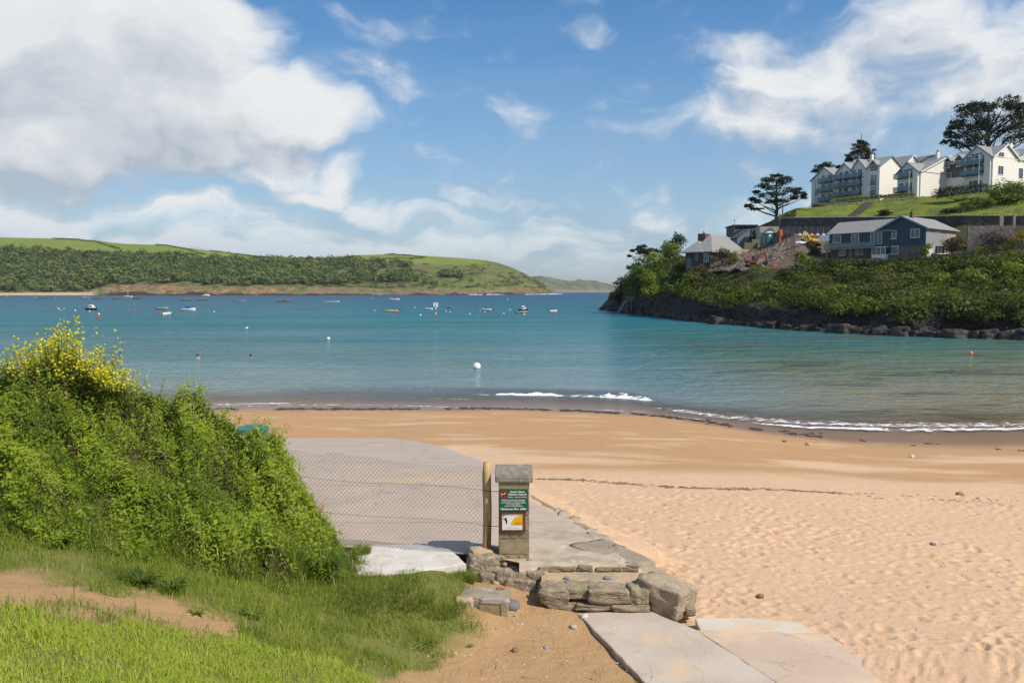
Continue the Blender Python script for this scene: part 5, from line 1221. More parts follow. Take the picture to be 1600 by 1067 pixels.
# middle block
H = House('white_house', 1432.5, 313, 190, 60, 'white house with one long blank sunlit wall and two small balconies', 'house', 'white apartment terrace on the hill')
xl, _ = H.hit(1402, 285, 0); _, e = H.hit(1432, 267, 0); _, r_ = H.hit(1418, 254, 0)
H.gable_y(xl, 0, 0, 11, e, r_, cream, slate_r, trim=teal)
y1 = .8; y2, _ = H.hit(1481, 245, 1); _, rr_ = H.hit(1481, 244.5, 1)
H.gable_x(y1, 2 * y2 - y1, xl + .5, .3, e - .2, rr_, cream, slate_r)
for zq in (277, 298):
    _, zb = H.hit(1415, zq, 0, -1.2); H.balcony(xl - .2, -1.2, zb)
    for a_, b_ in ((xl + .4, xl + 1.8), (xl + 2.2, xl + 4.0)): H.window(0, a_, b_, zb + .05, zb + 2.1, 0, 2, 'balcony_door')
MB().tube([(-1.3, -1.25, -2), (-1.3, -1.25, e)], .09, 6).build('post', whitep, H.r)
H.window(0, xl / 2 - 1.1, xl / 2 + .9, e - .3, e + .8, 0, 1)
H.wall([(.3, 1.2, -.3), (.3, 6.0, -.3), (.3, 6.0, 1.0), (.3, 1.2, 1.0)], (.05, 0, 0), slate_d, 'garage_door')
H.chimney(-2.0, y2 - 1.0, rr_ - .8, rr_ + 1.2)
# left block
H = House('white_house', 1373, 308, 200, 58, 'white three gabled apartment house with long glass balconies at the left end', 'house', 'white apartment terrace on the hill')
def X0(px): return H.hit(px, 290, 0)[0]
g1a, g1b, g2a, g2b, g3b = X0(1268), X0(1307), X0(1309), X0(1331), X0(1353)
_, e1 = H.hit(1305, 276, 0); _, r1 = H.hit(1288, 262, 0); _, e2 = H.hit(1352, 262, 0); _, r2 = H.hit(1342, 251.5, 0)
_, e3 = H.hit(1372, 259, 0)
e1b = H.hit(1269, 291, 0)[1]
H.gable_y(g1a, g1b, 0, 14, (e1 + e1b) / 2 + .6, r1, cream, slate_r, z0=-5, trim=teal)
H.gable_y(g2a, g2b, -.3, 12, e2 - .2, r2 - .1, cream, slate_r, z0=-4, trim=teal)
H.gable_y(g2b + .1, g3b, -.3, 12, e2 - .1, r2 + .3, cream, slate_r, z0=-4, trim=teal)
y2, _ = H.hit(1401, 253, 1); _, rr_ = H.hit(1393, 244.5, 1)
ypk, _ = H.hit(1393, 244.5, 1)
H.gable_x(.1, 2 * ypk, g1b, 0, e3, rr_, cream, slate_r, trim=teal)
for k, (pk, pe) in enumerate([(1412, 1423), (1430, 1436)]):
    yp, zp = H.hit(pk, 245, 1); H.gable_x(2 * ypk + .2 + k * (yp * .0 + 9.5), 2 * ypk + 9.4 + k * 9.5, -12, -.2, e3 + .4, rr_ + 1.1 + k * .9, cream, slate_r)
for px_ in (1362.5, 1369): pass
xd, _ = H.hit(1365, 262, 0); H.gable_y(xd - .9, xd + .9, -.1, 4, e3 + .5, e3 + 1.5, slate_d, slate_r, z0=e3 - 1.0, over=.25); H.window(0, xd - .6, xd + .6, e3 - .6, e3 + .4, -.1, 1)
for zq, zq1 in ((283.5, 279), (298, 292), (313, 306)):
    _, zb = H.hit(1296, zq, 0, -1.3); H.balcony(X0(1282), X0(1303), zb); 
    for a_, b_ in ((1284, 1290), (1293, 1300)): H.window(0, X0(a_), X0(b_), zb + .05, zb + 2.0, 0, 1, 'balcony_door')
    _, zb2 = H.hit(1340, zq1 - 3, 0, -1.6); H.balcony(X0(1306.5), X0(1349), zb2, 1.3, y=-.3)
    for a_, b_ in ((1312, 1318), (1320, 1327), (1333, 1339), (1341, 1348)): H.window(0, X0(a_), X0(b_), zb2 + .05, zb2 + 2.0, -.3, 1, 'balcony_door')
for py0, py1 in ((273, 288), (291, 304)): H.win_px(0, 1361, py0, 1364, py1, 0, 0); H.win_px(0, 1366, py0, 1369, py1, 0, 0); H.balcony(X0(1360.5), X0(1369.5), H.hit(1365, py1, 0)[1], .35)
for px_ in (1280, 1293, 1322, 1341): MB().tube([(X0(px_), -1.55, -4), (X0(px_), -1.55, e1 + 1.5)], .08, 6).build('post', teal, H.r)
H.win_px(0, 1273, 296, 1278, 306, 0, 1)
H.chimney(X0(1348), 3.5, r2 - .6, r2 + 1.7)
# fence along the terrace and steps on the lawn
tf = empty('terrace_fence', at(1330, 316, 190)); tag(tf, 'post and rail fence along the top of the terrace lawn', 'fence'); tl = tf.location.copy(); pl_ = []
for i in range(15):
    px_ = 1302 + i * 9; q = at(px_, np.interp(px_, [1300, 1430], [323, 311]), np.interp(px_, [1300, 1430], [194, 186.5])); pl_.append(q - tl)
    MB().box(q.x - tl.x - .07, q.x - tl.x + .07, q.y - tl.y - .07, q.y - tl.y + .07, q.z - tl.z - .5, q.z - tl.z + 1.0).build('post', timber, tf)
for dz in (.35, .85):
    MB().tube([p_ + Vector((0, -.09, dz)) for p_ in pl_], .05, 4).build('rail', timber, tf)
sp_ = empty('garden_steps', at(1345, 332, 186)); tag(sp_, 'narrow dark steps climbing the lawn below the terrace fence', 'steps')
a0, a1 = at(1331, 338, 178.2), at(1357, 317, 189.5)
for i in range(22):
    q = a0.lerp(a1, i / 21) - sp_.location; MB().box(q.x - .75, q.x + .75, q.y - .3, q.y + .3, q.z - .4, q.z + .12).build('step', mat('step_stone', (0.11, 0.10, 0.085)) if i == 0 else MATS['step_stone'], sp_)

# retaining wall
rw = empty('retaining_wall', at(1300, 365, 178)); tag(rw, 'long dark stone retaining wall with a rough coping above the slate house', 'wall'); rwl = rw.location.copy()
wp = []
for px_ in [1218, 1240, 1270, 1300, 1350, 1400, 1450, 1500, 1560, 1600, 1650, 1720]:
    Yq = np.interp(px_, HP[:, 0, 0], HP[:, 7, 1]) - 1.6; ztop = at(px_, np.interp(px_, [1218, 1300, 1400, 1500, 1600], [341, 340, 340, 337.5, 338]), Yq).z
    zbt = head_z(px_, Yq - 1.5) - 3; wp.append((Vector(((px_ - 800) / FPX * Yq, Yq, 0)), zbt, ztop))
wb = MB()
for (p0, b0, t0), (p1, b1, t1) in zip(wp[:-1], wp[1:]):
    wb.add([(p0.x, p0.y, b0), (p1.x, p1.y, b1), (p1.x, p1.y, t1), (p0.x, p0.y, t0), (p0.x, p0.y + .7, b0), (p1.x, p1.y + .7, b1), (p1.x, p1.y + .7, t1), (p0.x, p0.y + .7, t0)], [(0, 1, 2, 3), (4, 7, 6, 5), (3, 2, 6, 7), (0, 4, 5, 1)])
wb.v = [tuple(Vector(q) - rwl) for q in wb.v]; wb.build('wall_face', mat('dark_stone_wall', (0.085, 0.075, 0.068), (0.045, 0.04, 0.037), 1.6, .95, .9, .06, 5, c3=(0.12, 0.105, 0.09), s3=1.0), rw)
cop = [rock_mesh((.28, .34, .15), 500 + i, sub=1, rough=.18, box=.6) for i in range(5)]
copm = mat('coping_stone', (0.30, 0.28, 0.25), (0.19, 0.17, 0.15), 2, .95, .5)
for me_ in cop: me_.materials.append(copm)
k = 0
for (p0, b0, t0), (p1, b1, t1) in zip(wp[:-1], wp[1:]):
    L_ = (p1 - p0).length; cnt = int(L_ / .55)
    for i in range(cnt):
        t = i / cnt; q = p0.lerp(p1, t); o_ = link('coping', cop[k % 5], None, rw); o_.location = Vector((q.x, q.y + .3, t0 + (t1 - t0) * t + .07)) - rwl; o_.rotation_euler = (0, 0, random.uniform(0, 3)); k += 1
def wallbox(name, pxa, pxb, py_top, py_bot, Ya, Yb, m, label, th=.5, cat='wall'):
    a, b_ = at(pxa, py_top, Ya), at(pxb, py_top, Yb); za, zb = at(pxa, py_bot, Ya).z - .6, at(pxb, py_bot, Yb).z - .6
    mb = MB(); c0 = Vector(((a.x + b_.x) / 2, (a.y + b_.y) / 2, min(za, zb)))
    P = [Vector((a.x, a.y, za)), Vector((b_.x, b_.y, zb)), b_, a]; mb.prism([p_ - c0 for p_ in P], (.1, th, 0))
    o_ = mb.build(name, m, None, bevel=.04); o_.location = c0; return tag(o_, label, cat)
wallbox('garden_wall', 1512, 1586, 353, 395, 150.5, 149, stone_w, 'high stone garden wall hung with creeper right of the slate house')
wallbox('garden_wall', 1455, 1486, 397, 406, 141.5, 141, mat('dark_fence', (0.07, 0.055, 0.045)), 'low dark garden wall by the corner of the slate house')
wallbox('garden_wall', 1490, 1545, 393, 404, 140, 138, stone_w, 'low stone wall under the straggly climber')
wallbox('gate_pillar', 1562.5, 1568.5, 337, 353, 153.5, 153.5, mat('buff_stone', (0.30, 0.25, 0.16), (0.2, 0.165, 0.11), 3), 'buff stone gate pillar above the garden wall', cat='pillar')
wallbox('gate_pillar', 1583.5, 1587.5, 336, 352, 153.5, 153.5, mat('pink_stone', (0.33, 0.23, 0.19), (0.22, 0.16, 0.13), 3), 'narrow pinkish gate pillar right of the buff one', cat='pillar')
wallbox('garden_wall', 1588, 1660, 379, 392, 141, 138, mat('grey_render', (0.27, 0.25, 0.24)), 'short grey rendered wall under the golden shrub at the right edge')
wallbox('garden_wall', 1443, 1453, 400, 408, 142.3, 141.8, whitep, 'short white wall at the foot of the ivy')

# bungalow with the big slate roof
H = House('slate_bungalow', 1110, 418, 176, 38, 'dark stone bungalow with a sweeping hipped slate roof and rooflight')
x0, _ = H.hit(1071, 400, 0); x0 = min(x0, -6); _, e = H.hit(1095, 393.5, 0); ys, _ = H.hit(1158, 390, 1); _, rz_ = H.hit(1133, 366.5, 1)
ys = min(max(ys, 9), 20)
dkst = mat('dark_cladding', (0.10, 0.085, 0.08), (0.06, 0.052, 0.05), 3, .9, .5)
H.wall([(x0, 0, -4), (0, 0, -4), (0, 0, e), (x0, 0, e)], (0, ys, 0), dkst)
ov = .7
def hip(x0, x1, y0, y1, e, r, inset, nm='roof'):
    a = [(x0 - ov, y0 - ov, e), (x1 + ov, y0 - ov, e), (x1 + ov, y1 + ov, e), (x0 - ov, y1 + ov, e)]; xm = (x0 + x1) / 2
    rd = [(xm, y0 + inset, r), (xm, y1 - inset, r)]; v_ = a + rd + [(p_[0], p_[1], p_[2] - .2) for p_ in a]
    return MB().add(v_, [(0, 1, 4), (1, 2, 5, 4), (2, 3, 5), (3, 0, 4, 5), (0, 6, 7, 1), (1, 7, 8, 2), (2, 8, 9, 3), (3, 9, 6, 0), (6, 9, 8, 7)]).build(nm, slate_r, H.r)
ro = hip(x0 * .62, 0, 0, ys, e, rz_, 4.2); hip(x0, x0 * .35, -.4, ys * .6, e - .02, rz_ - 1.6, 2.6)
hip(x0 * .9, x0 * .3, ys * .45, ys + 5, e + 1, rz_ - .4, 3)
MB().box(-3.4 - .1, -2.1, ys * .42, ys * .62, e + 1.75, e + 2.5).build('rooflight', whitep, ro, bevel=.03)
H.win_px(0, 1086, 396, 1090.5, 407, 0, 0, frame=teal); H.win_px(0, 1100, 396, 1107, 409, 0, 1)
H.window(0, x0 + .4, x0 + 1.4, .0, 2.0, 0, 0, frame=teal); H.window(1, ys * .2, ys * .5, e - 2.2, e - .5, 0, 2)
H.chimney(x0 * .8, ys * .4, e + .5, rz_ + .3, brick_w, 1.8, 2)
tw = MB().box(x0 * .98, x0 * .72, ys * .55, ys * .85, e - 1, rz_ - .3).build('stair_tower', mat('blue_grey_wall', (0.17, 0.19, 0.23)), H.r)
# concrete buildings behind the site
g_ = empty('garage', at(1200, 385, 197)); tag(g_, 'square concrete garage with an open front behind the building site', 'building'); gl = g_.location.copy()
conc = mat('pale_concrete', (0.42, 0.40, 0.34), (0.34, 0.32, 0.27), 1.5, .9, .3); dark_in = mat('dark_interior', (0.03, 0.03, 0.032))
def gb(name, pxa, pya, pxb, pyb, Ya, d, m, par, base):
    a, b_ = at(pxa, pya, Ya), at(pxb, pyb, Ya); return MB().box(a.x - base.x, b_.x - base.x, Ya - base.y, Ya + d - base.y, b_.z - base.z, a.z - base.z).build(name, m, par, bevel=.03)
gb('lintel', 1188, 354, 1218, 364, 195, 7, conc, g_, gl); gb('side_wall', 1187, 354.3, 1191, 384, 195.05, 6.9, conc, g_, gl); gb('back_wall', 1191.2, 364, 1217, 384, 201, .5, dark_in, g_, gl)
gb('side_wall', 1212, 364.2, 1217.5, 384, 195.1, 6, conc, g_, gl); gb('inner_panel', 1192, 365, 1196, 380, 196, .2, whitep, g_, gl)
s_ = empty('grey_shed', at(1165, 385, 203)); tag(s_, 'blue grey shed with a sloping roof left of the concrete garage', 'shed'); sl_ = s_.location.copy()
a, b_ = at(1152, 372, 203), at(1172, 358, 203); z0 = at(1160, 392, 203).z
MB().prism([p_ - sl_ for p_ in [Vector((a.x, 203, z0)), Vector((b_.x, 203, z0)), b_, a]], (0, 6, 0)).build('wall', mat('blue_grey_board', (0.20, 0.22, 0.25), (0.16, 0.175, 0.20)), s_)
MB().prism([p_ - sl_ for p_ in [a + Vector((-.4, 0, .0)), b_ + Vector((0, 0, .02)), b_ + Vector((0, 0, .22)), a + Vector((-.4, 0, .2))]], (0, 6.3, 0)).build('roof', slate_d, s_)
f_ = empty('flat_roof_house', at(1165, 365, 222)); tag(f_, 'low flat roofed dark house on the skyline left of the cedar', 'house'); fl_ = f_.location.copy()
gb('wall', 1147, 352.5, 1184, 368, 222, 8, mat('dark_green_wall', (0.10, 0.12, 0.12)), f_, fl_); gb('roof', 1146, 351, 1185, 352.7, 221.5, 9, slate_d, f_, fl_)
for i in range(5): gb('window', 1149 + i * 7, 353.6, 1154.5 + i * 7, 357, 221.9, .3, GLASS, f_, fl_)
bush(1180, 366, 199, 2.6, 3.4, DARK, 'dark square clipped bush between the shed and the garage'); bush(1155, 362, 212, 3.4, 2.2, BRIGHT, 'yellow green bush left of the blue grey shed')
bush(1196, 352.5, 198, 2.6, 1.0, BRIGHT, 'yellow green plants on the garage roof')
wallbox('board_fence', 1163, 1176, 379, 388, 193, 193, mat('olive_board', (0.20, 0.18, 0.10)), 'short olive board fence below the blue grey shed', .2, 'fence')
wallbox('board_fence', 1175, 1187, 374, 388, 193.6, 193.6, mat('olive_board_b', (0.23, 0.21, 0.12)), 'taller olive board fence beside the garage', .2, 'fence')
wallbox('plywood_sheet', 1158, 1174, 389.5, 394, 188, 188, mat('plywood', (0.58, 0.38, 0.20)), 'pale orange plywood hoarding above the rubble heap', .2, 'hoarding')
wallbox('gate_post', 1150, 1155, 391, 400, 186, 186, mat('pale_wall', (0.42, 0.41, 0.38)), 'pale wall end between the bungalow and the rubble', .4, 'wall')

# ---------------------------------------------------------------- trees on the headland
def conifer(name, px, py_base, Y, limbs, label, trunk_h, trunk_r, leaf=.28, stops=DARK, lean=0.0, pad=None, n=260, split=None):
    """limbs: (px, py, half width m, half height m) foliage pads placed by picture position around the tree's distance"""
    b0 = at(px, py_base, Y); b0.z = min(b0.z, head_z(px, Y) + .2) if py_base else b0.z
    t = empty(name, b0); tag(t, label, 'tree')
    top = at(px + lean, py_base - trunk_h * FPX / Y, Y) - b0
    mb = MB(); mb.tube([(0, 0, -.4), top * .3 + Vector((.15, 0, 0)), top * .65, top], [trunk_r, trunk_r * .8, trunk_r * .55, trunk_r * .2], 8)
    tr = mb.build('trunk', BARK, t, smooth=True)
    C = []; Rr = []
    for i, (lx, ly, hw, hh) in enumerate(limbs):
        c = at(lx, ly, Y + random.uniform(-.8, .8) * hw) - b0
        zf = min(max(c.z / max(top.z, .1) - .28, .12), .92); s_ = top * zf
        MB().tube([s_, s_.lerp(c, .5) + Vector((0, 0, -.25)), c + Vector((0, 0, -hh * .3))], [trunk_r * .38, trunk_r * .25, .04], 5).build('limb', BARK, t, smooth=True)
        for j in range(9):
            C.append((c.x + random.uniform(-.62, .62) * hw, c.y + random.uniform(-.7, .7) * hw, c.z + random.uniform(-.5, .55) * hh)); k = random.uniform(.32, .6)
            Rr.append((hw * k, hw * k, hh * random.uniform(.45, .75)))
    V_, F_, T_ = clump_leaves(np.array(C), np.array(Rr), max(20, n // 5), leaf, up=.6, shell=.35, under=-.4)
    key = 'leaf_' + '_'.join('%.3f' % x for s in stops for x in s[1]); mm = MATS.get(key) or leaf_mat(key, stops, .15, .8, .1)
    link('crown', np_mesh('crown', V_, F_, False, {'rnd': T_}), mm, t); return t
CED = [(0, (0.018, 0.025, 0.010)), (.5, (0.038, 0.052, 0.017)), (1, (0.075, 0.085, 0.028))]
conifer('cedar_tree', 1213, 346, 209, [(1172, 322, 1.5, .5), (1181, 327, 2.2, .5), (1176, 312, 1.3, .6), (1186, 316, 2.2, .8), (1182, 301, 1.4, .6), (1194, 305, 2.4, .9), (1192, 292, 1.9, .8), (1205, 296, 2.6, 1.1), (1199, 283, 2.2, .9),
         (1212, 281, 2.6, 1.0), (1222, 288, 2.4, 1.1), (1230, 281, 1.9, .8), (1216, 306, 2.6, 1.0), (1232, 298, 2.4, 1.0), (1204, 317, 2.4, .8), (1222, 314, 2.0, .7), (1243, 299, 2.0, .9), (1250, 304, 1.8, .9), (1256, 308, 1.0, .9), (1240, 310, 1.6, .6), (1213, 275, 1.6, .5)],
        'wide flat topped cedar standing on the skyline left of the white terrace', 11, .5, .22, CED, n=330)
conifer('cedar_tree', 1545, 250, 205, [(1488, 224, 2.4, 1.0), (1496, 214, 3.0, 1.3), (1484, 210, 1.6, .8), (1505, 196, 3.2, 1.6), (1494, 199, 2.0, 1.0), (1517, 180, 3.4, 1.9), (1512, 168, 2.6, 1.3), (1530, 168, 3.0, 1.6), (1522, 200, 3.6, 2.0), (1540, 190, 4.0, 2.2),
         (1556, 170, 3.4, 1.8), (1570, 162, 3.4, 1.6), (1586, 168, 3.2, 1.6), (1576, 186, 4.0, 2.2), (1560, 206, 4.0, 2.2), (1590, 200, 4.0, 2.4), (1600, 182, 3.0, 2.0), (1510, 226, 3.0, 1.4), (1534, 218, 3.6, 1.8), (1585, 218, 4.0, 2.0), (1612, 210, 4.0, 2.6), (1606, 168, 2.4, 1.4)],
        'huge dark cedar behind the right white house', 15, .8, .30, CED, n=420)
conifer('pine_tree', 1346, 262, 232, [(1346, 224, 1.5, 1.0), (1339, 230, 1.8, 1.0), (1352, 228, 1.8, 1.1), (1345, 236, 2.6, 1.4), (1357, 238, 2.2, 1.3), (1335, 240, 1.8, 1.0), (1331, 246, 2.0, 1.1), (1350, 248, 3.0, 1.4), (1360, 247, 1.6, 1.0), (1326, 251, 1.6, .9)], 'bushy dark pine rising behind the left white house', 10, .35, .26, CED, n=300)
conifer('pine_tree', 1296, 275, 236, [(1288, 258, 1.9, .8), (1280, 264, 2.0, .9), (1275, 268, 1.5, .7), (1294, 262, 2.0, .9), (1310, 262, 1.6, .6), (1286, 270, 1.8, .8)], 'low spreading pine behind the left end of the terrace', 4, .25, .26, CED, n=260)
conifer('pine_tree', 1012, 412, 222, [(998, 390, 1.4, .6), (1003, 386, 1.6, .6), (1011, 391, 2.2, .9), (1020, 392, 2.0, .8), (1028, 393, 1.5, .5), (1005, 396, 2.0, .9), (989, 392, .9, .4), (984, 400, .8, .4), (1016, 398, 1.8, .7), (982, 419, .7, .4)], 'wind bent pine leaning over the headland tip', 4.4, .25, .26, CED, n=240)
def pole(px, py0, py1, Y, r, m, label, cat='pole'):
    a, b_ = at(px, py0, Y), at(px, py1, Y); h_ = a.z - b_.z + .5
    mb = MB().tube([(0, 0, -.5), (0, 0, h_ * .5), (0, 0, h_ - .5)], [r, r * .9, r * .7], 6); mb.box(-r * 5, r * 5, -r, r, h_ - 1.1, h_ - .95)
    o_ = mb.build('pole', m, None); o_.location = b_; return tag(o_, label, cat)
pole(1217.5, 334, 378, 189, .13, mat('telegraph_wood', (0.26, 0.23, 0.20)), 'grey timber telegraph pole in front of the cedar trunk')
pole(1222.5, 318, 347, 205, .16, mat('dark_pole', (0.07, 0.06, 0.055)), 'dark slender pole right of the cedar trunk')
pole(1147.5, 342, 362, 220, .06, MATS['telegraph_wood'], 'thin mast at the left end of the flat roofed house')

# ---------------------------------------------------------------- building site
K = 2300                                            # demolition heap: a mound buried under broken pieces
mound = empty('rubble_heap', at(1190, 410, 168)); tag(mound, 'big heap of brown demolition rubble on the building site', 'rubble', kind='stuff'); ml = mound.location.copy()
gx, gy = np.meshgrid(np.linspace(1105, 1275, 70), np.linspace(0, 1, 40))
Ytop = np.interp(gx, [1105, 1150, 1180, 1240, 1275], [178, 180, 182, 180, 172]); Yb_ = np.interp(gx, [1105, 1180, 1240, 1275], [171, 162.5, 157, 158])
pyt = np.interp(gx, [1105, 1125, 1145, 1165, 1185, 1200, 1215, 1232, 1246, 1256, 1275], [419, 408, 401, 396, 392, 388, 380, 374, 376, 385, 402]); pyb = np.interp(gx, [1105, 1180, 1240, 1275], [424, 420, 417, 412])
Yg = Yb_ + (Ytop - Yb_) * gy; pyg = pyb + (pyt - pyb) * gy ** .85; Zg = HCAM + (HOR - pyg) / FPX * Yg; Xg = (gx - 800) / FPX * Yg
Zg = Zg + .45 * fbm(Xg * .5, Yg * .5, 4, 121) - .3 * (gy == 0); 
Zg = np.concatenate([Zg, Zg[-1:] - 1.5, Zg[-1:] - 4]); Xg = np.concatenate([Xg, Xg[-1:] * 1.01, Xg[-1:] * 1.02]); Yg = np.concatenate([Yg, Yg[-1:] + 2, Yg[-1:] + 4])
spm = mat('rubble_earth', (0.235, 0.18, 0.135), (0.12, 0.092, 0.07), 1.4, .95, 1.0, .15, 5, c3=(0.32, 0.27, 0.22), s3=1.1, world=True)
link('earth_mound', grid_mesh('earth_mound', Xg - ml.x, Yg - ml.y, Zg - ml.z, smooth=False), spm, mound)
deb = MB()
for i in range(K):
    r_, c_ = random.randrange(0, 40), random.randrange(0, 70); q = Vector((Xg[r_, c_], Yg[r_, c_], Zg[r_, c_])) - ml; s = random.uniform(.08, .34)
    d = [Vector((random.uniform(-1, 1), random.uniform(-1, 1), random.uniform(-.7, 1))).normalized() * s * random.uniform(.6, 1.2) for _ in range(5)]
    deb.add([q + v_ + Vector((0, 0, s * .3)) for v_ in d], [(0, 1, 2), (0, 2, 3), (0, 3, 4), (1, 2, 3), (1, 4, 3), (2, 3, 4)])
deb.build('debris', mat('debris_stone', (0.33, 0.26, 0.20), (0.13, 0.10, 0.08), .9, .95, 0, c3=(0.45, 0.41, 0.36), s3=1.3, detail=8), mound)['kind'] = 'stuff'

def digger(px, py, Y, rz, s, body_m, label):
    t = empty('excavator', at(px, py, Y), rz); tag(t, label, 'excavator'); t.scale = (s, s, s)
    blk_ = mat('track_rubber_%d' % px, (0.03, 0.03, 0.03)); 
    for y in (-.85, .85):
        tk = MB().prism([(-1.5, y - .25, .05), (1.5, y - .25, .05), (1.8, y - .25, .4), (1.5, y - .25, .75), (-1.5, y - .25, .75), (-1.8, y - .25, .4)], (0, .5, 0)).build('track', blk_, t, bevel=.05)
    MB().lathe([(.8, .75), (.8, 1.0)], k=16).build('turntable', blk_, t)
    MB().box(-1.9, .6, -1.0, 1.0, 1.0, 1.75).build('body', body_m, t, bevel=.12)
    c = MB().box(-.5, .75, -1.0, -.05, 1.75, 2.9).build('cab', body_m, t, bevel=.08); MB().box(-.4, .80, -1.04, -.0, 2.05, 2.75).build('cab_window', GLASS, c)
    MB().prism([(.5, .15, 1.5), (1.9, .15, 3.6), (3.3, .15, 3.9), (3.35, .15, 3.5), (2.2, .15, 3.2), (1.0, .15, 1.3)], (0, .35, 0)).build('boom', body_m, t, bevel=.03)
    MB().prism([(3.0, .18, 3.95), (3.4, .18, 3.8), (3.9, .18, 1.6), (3.65, .18, 1.55)], (0, .3, 0)).build('stick', body_m, t, bevel=.03)
    MB().prism([(3.5, -.1, 1.7), (4.0, -.1, 1.6), (3.9, -.1, .8), (3.3, -.1, .7), (3.1, -.1, 1.1)], (0, .85, 0)).build('bucket', blk_, t, bevel=.03); return t
redm = mat('red_paint', (0.24, 0.04, 0.03), (0.18, 0.028, 0.022), 3, .45, 0); yelm = mat('yellow_paint', (0.78, 0.46, 0.01), (0.68, 0.38, 0.01), 3, .45, 0); orm = mat('orange_paint', (0.62, 0.13, 0.02), (0.5, 0.1, 0.02), 3, .5, 0)
def seat(px, Y): return head_z(px, Y)
d_ = digger(1177, 415, 162.2, R(10), .82, redm, 'small red excavator working at the foot of the rubble heap')
d_.location.z = at(1177, 418, 162.2).z
d_ = digger(1268, 380, 170, R(200), .70, yelm, 'small yellow excavator parked left of the slate house'); d_.location.z = at(1268, 382.5, 170).z
t = empty('dumper', at(1214, 420, 160.5), R(25)); tag(t, 'orange skip dumper with a yellow nose tipped below the rubble heap', 'dumper'); t.scale = (.8, .8, .8)
MB().prism([(-1.6, -.8, .5), (1.0, -.8, .4), (1.5, -.8, 1.5), (-1.9, -.8, 1.2)], (0, 1.6, 0)).build('skip', orm, t, bevel=.05); MB().prism([(-2.6, -.7, .2), (-1.5, -.7, .2), (-1.6, -.7, .8), (-2.4, -.7, .7)], (0, 1.4, 0)).build('nose', yelm, t, bevel=.05)
for x_ in (-1.5, .9):
    for y_ in (-.85, .65): MB().prism([(x_ + .4 * math.cos(a * math.pi / 6), y_, .35 + .4 * math.sin(a * math.pi / 6)) for a in range(12)], (0, .25, 0)).build('wheel', mat('tyre', (0.03, 0.03, 0.03)) if 'tyre' not in MATS else MATS['tyre'], t)
t.location.z = at(1214, 422, 160.5).z
t = empty('portable_toilet', at(1201, 380.5, 186)); tag(t, 'dark teal portable toilet with a white roof in front of the garage', 'toilet')
tm = mat('teal_plastic', (0.015, 0.13, 0.12), (0.012, 0.1, 0.095), 3, .5, 0)
MB().box(-.62, .62, -.62, .62, 0, 1.9).build('cabin', tm, t, bevel=.05); MB().prism([(-.68, -.68, 1.88), (.68, -.68, 1.88), (.5, -.68, 2.15), (0, -.68, 2.25), (-.5, -.68, 2.15)], (0, 1.36, 0)).build('roof', whitep, t, bevel=.04)
MB().box(-.48, .48, -.66, -.61, .1, 1.8).build('door', mat('teal_door', (0.02, 0.16, 0.15)), t); MB().box(-.2, .2, -.68, -.655, 1.2, 1.6).build('door_panel', whitep, t)
MB().tube([(-.7, -.7, -2.4), (.7, .7, -2.4)], .1).build('skid', timber, t); t.scale = (1.25,) * 3
t = empty('piling_rig', at(1218.8, 381, 184)); tag(t, 'tall orange machine mast standing on the rubble by the telegraph pole', 'machine')
MB().box(-.22, .22, -.2, .2, -1, 2.2).build('mast', orm, t, bevel=.04); MB().prism([(-.3, -.3, 1.6), (.55, -.3, 1.7), (.5, -.3, 2.9), (.1, -.3, 3.5), (-.25, -.3, 2.9)], (0, .6, 0)).build('head', orm, t, bevel=.08); MB().box(-.8, .8, -.5, .5, -1, .15).build('base', BARK, t, bevel=.05)
t = empty('site_van', at(1288, 378, 173)); tag(t, 'pale grey tarpaulin covered load beside the yellow excavator', 'load'); t.location.z = at(1288, 382, 173).z
MB().prism([(-1.7, -.8, 0), (1.8, -.8, 0), (1.7, -.8, 1.4), (.9, -.8, 1.9), (-1.1, -.8, 1.9), (-1.6, -.8, 1.3)], (0, 1.8, 0)).build('tarpaulin', mat('grey_tarpaulin', (0.30, 0.33, 0.42), (0.22, 0.24, 0.30), 1.5, .5, .8, .1, 3), t, smooth=False, bevel=.12)
MB().box(-1.75, 1.85, -.85, 1.05, -.5, .0).build('base', timber, t)
sf = empty('site_fence', at(1258, 365, 183)); tag(sf, 'temporary mesh site fence with white and yellow foot blocks before the dark wall', 'fence'); sfl = sf.location.copy()
for i in range(9):
    q = at(1222 + i * 9.2, 368, 180.6 - i * .45) - sfl
    MB().tube([q, q + Vector((0, 0, 2.0))], .035, 5).build('post', mat('galvanised', (0.35, 0.36, 0.37), None, 3, .4, 0, metal=.6) if i == 0 else MATS['galvanised'], sf)
    if i < 8:
        q2 = at(1222 + (i + 1) * 9.2, 368, 180.6 - (i + 1) * .45) - sfl; pm_ = MB()
        for k in range(1, 6): pm_.tube([q + Vector((0, 0, k * .34)), q2 + Vector((0, 0, k * .34))], .008, 3)
        for k in range(1, 9): p_ = q.lerp(q2, k / 9); pm_.tube([p_ + Vector((0, 0, .3)), p_ + Vector((0, 0, 1.95))], .008, 3)
        pm_.build('mesh_panel', MATS['galvanised'], sf)
    if i >= 3: MB().prism([q + Vector((-.45, -.5, .0)), q + Vector((.35, -.5, .0)), q + Vector((.1, -.5, .42)), q + Vector((-.3, -.5, .42))], (0, .5, 0)).build('foot_block', yelm if i == 5 else whitep, sf, bevel=.05)
t = empty('rubble_bags', at(1249, 384, 166)); tag(t, 'white rubble bags on the edge of the heap left of the yellow excavator', 'bags')
for dx_q, s in ((-.5, .4), (.2, .5), (.9, .35)): rock('bag', (dx_q, 0, .2), (s, s * .8, s * .6), int(s * 100), whitep, t, sub=2, rough=.06, box=.4)
t.location.z = at(1249, 381, 166).z
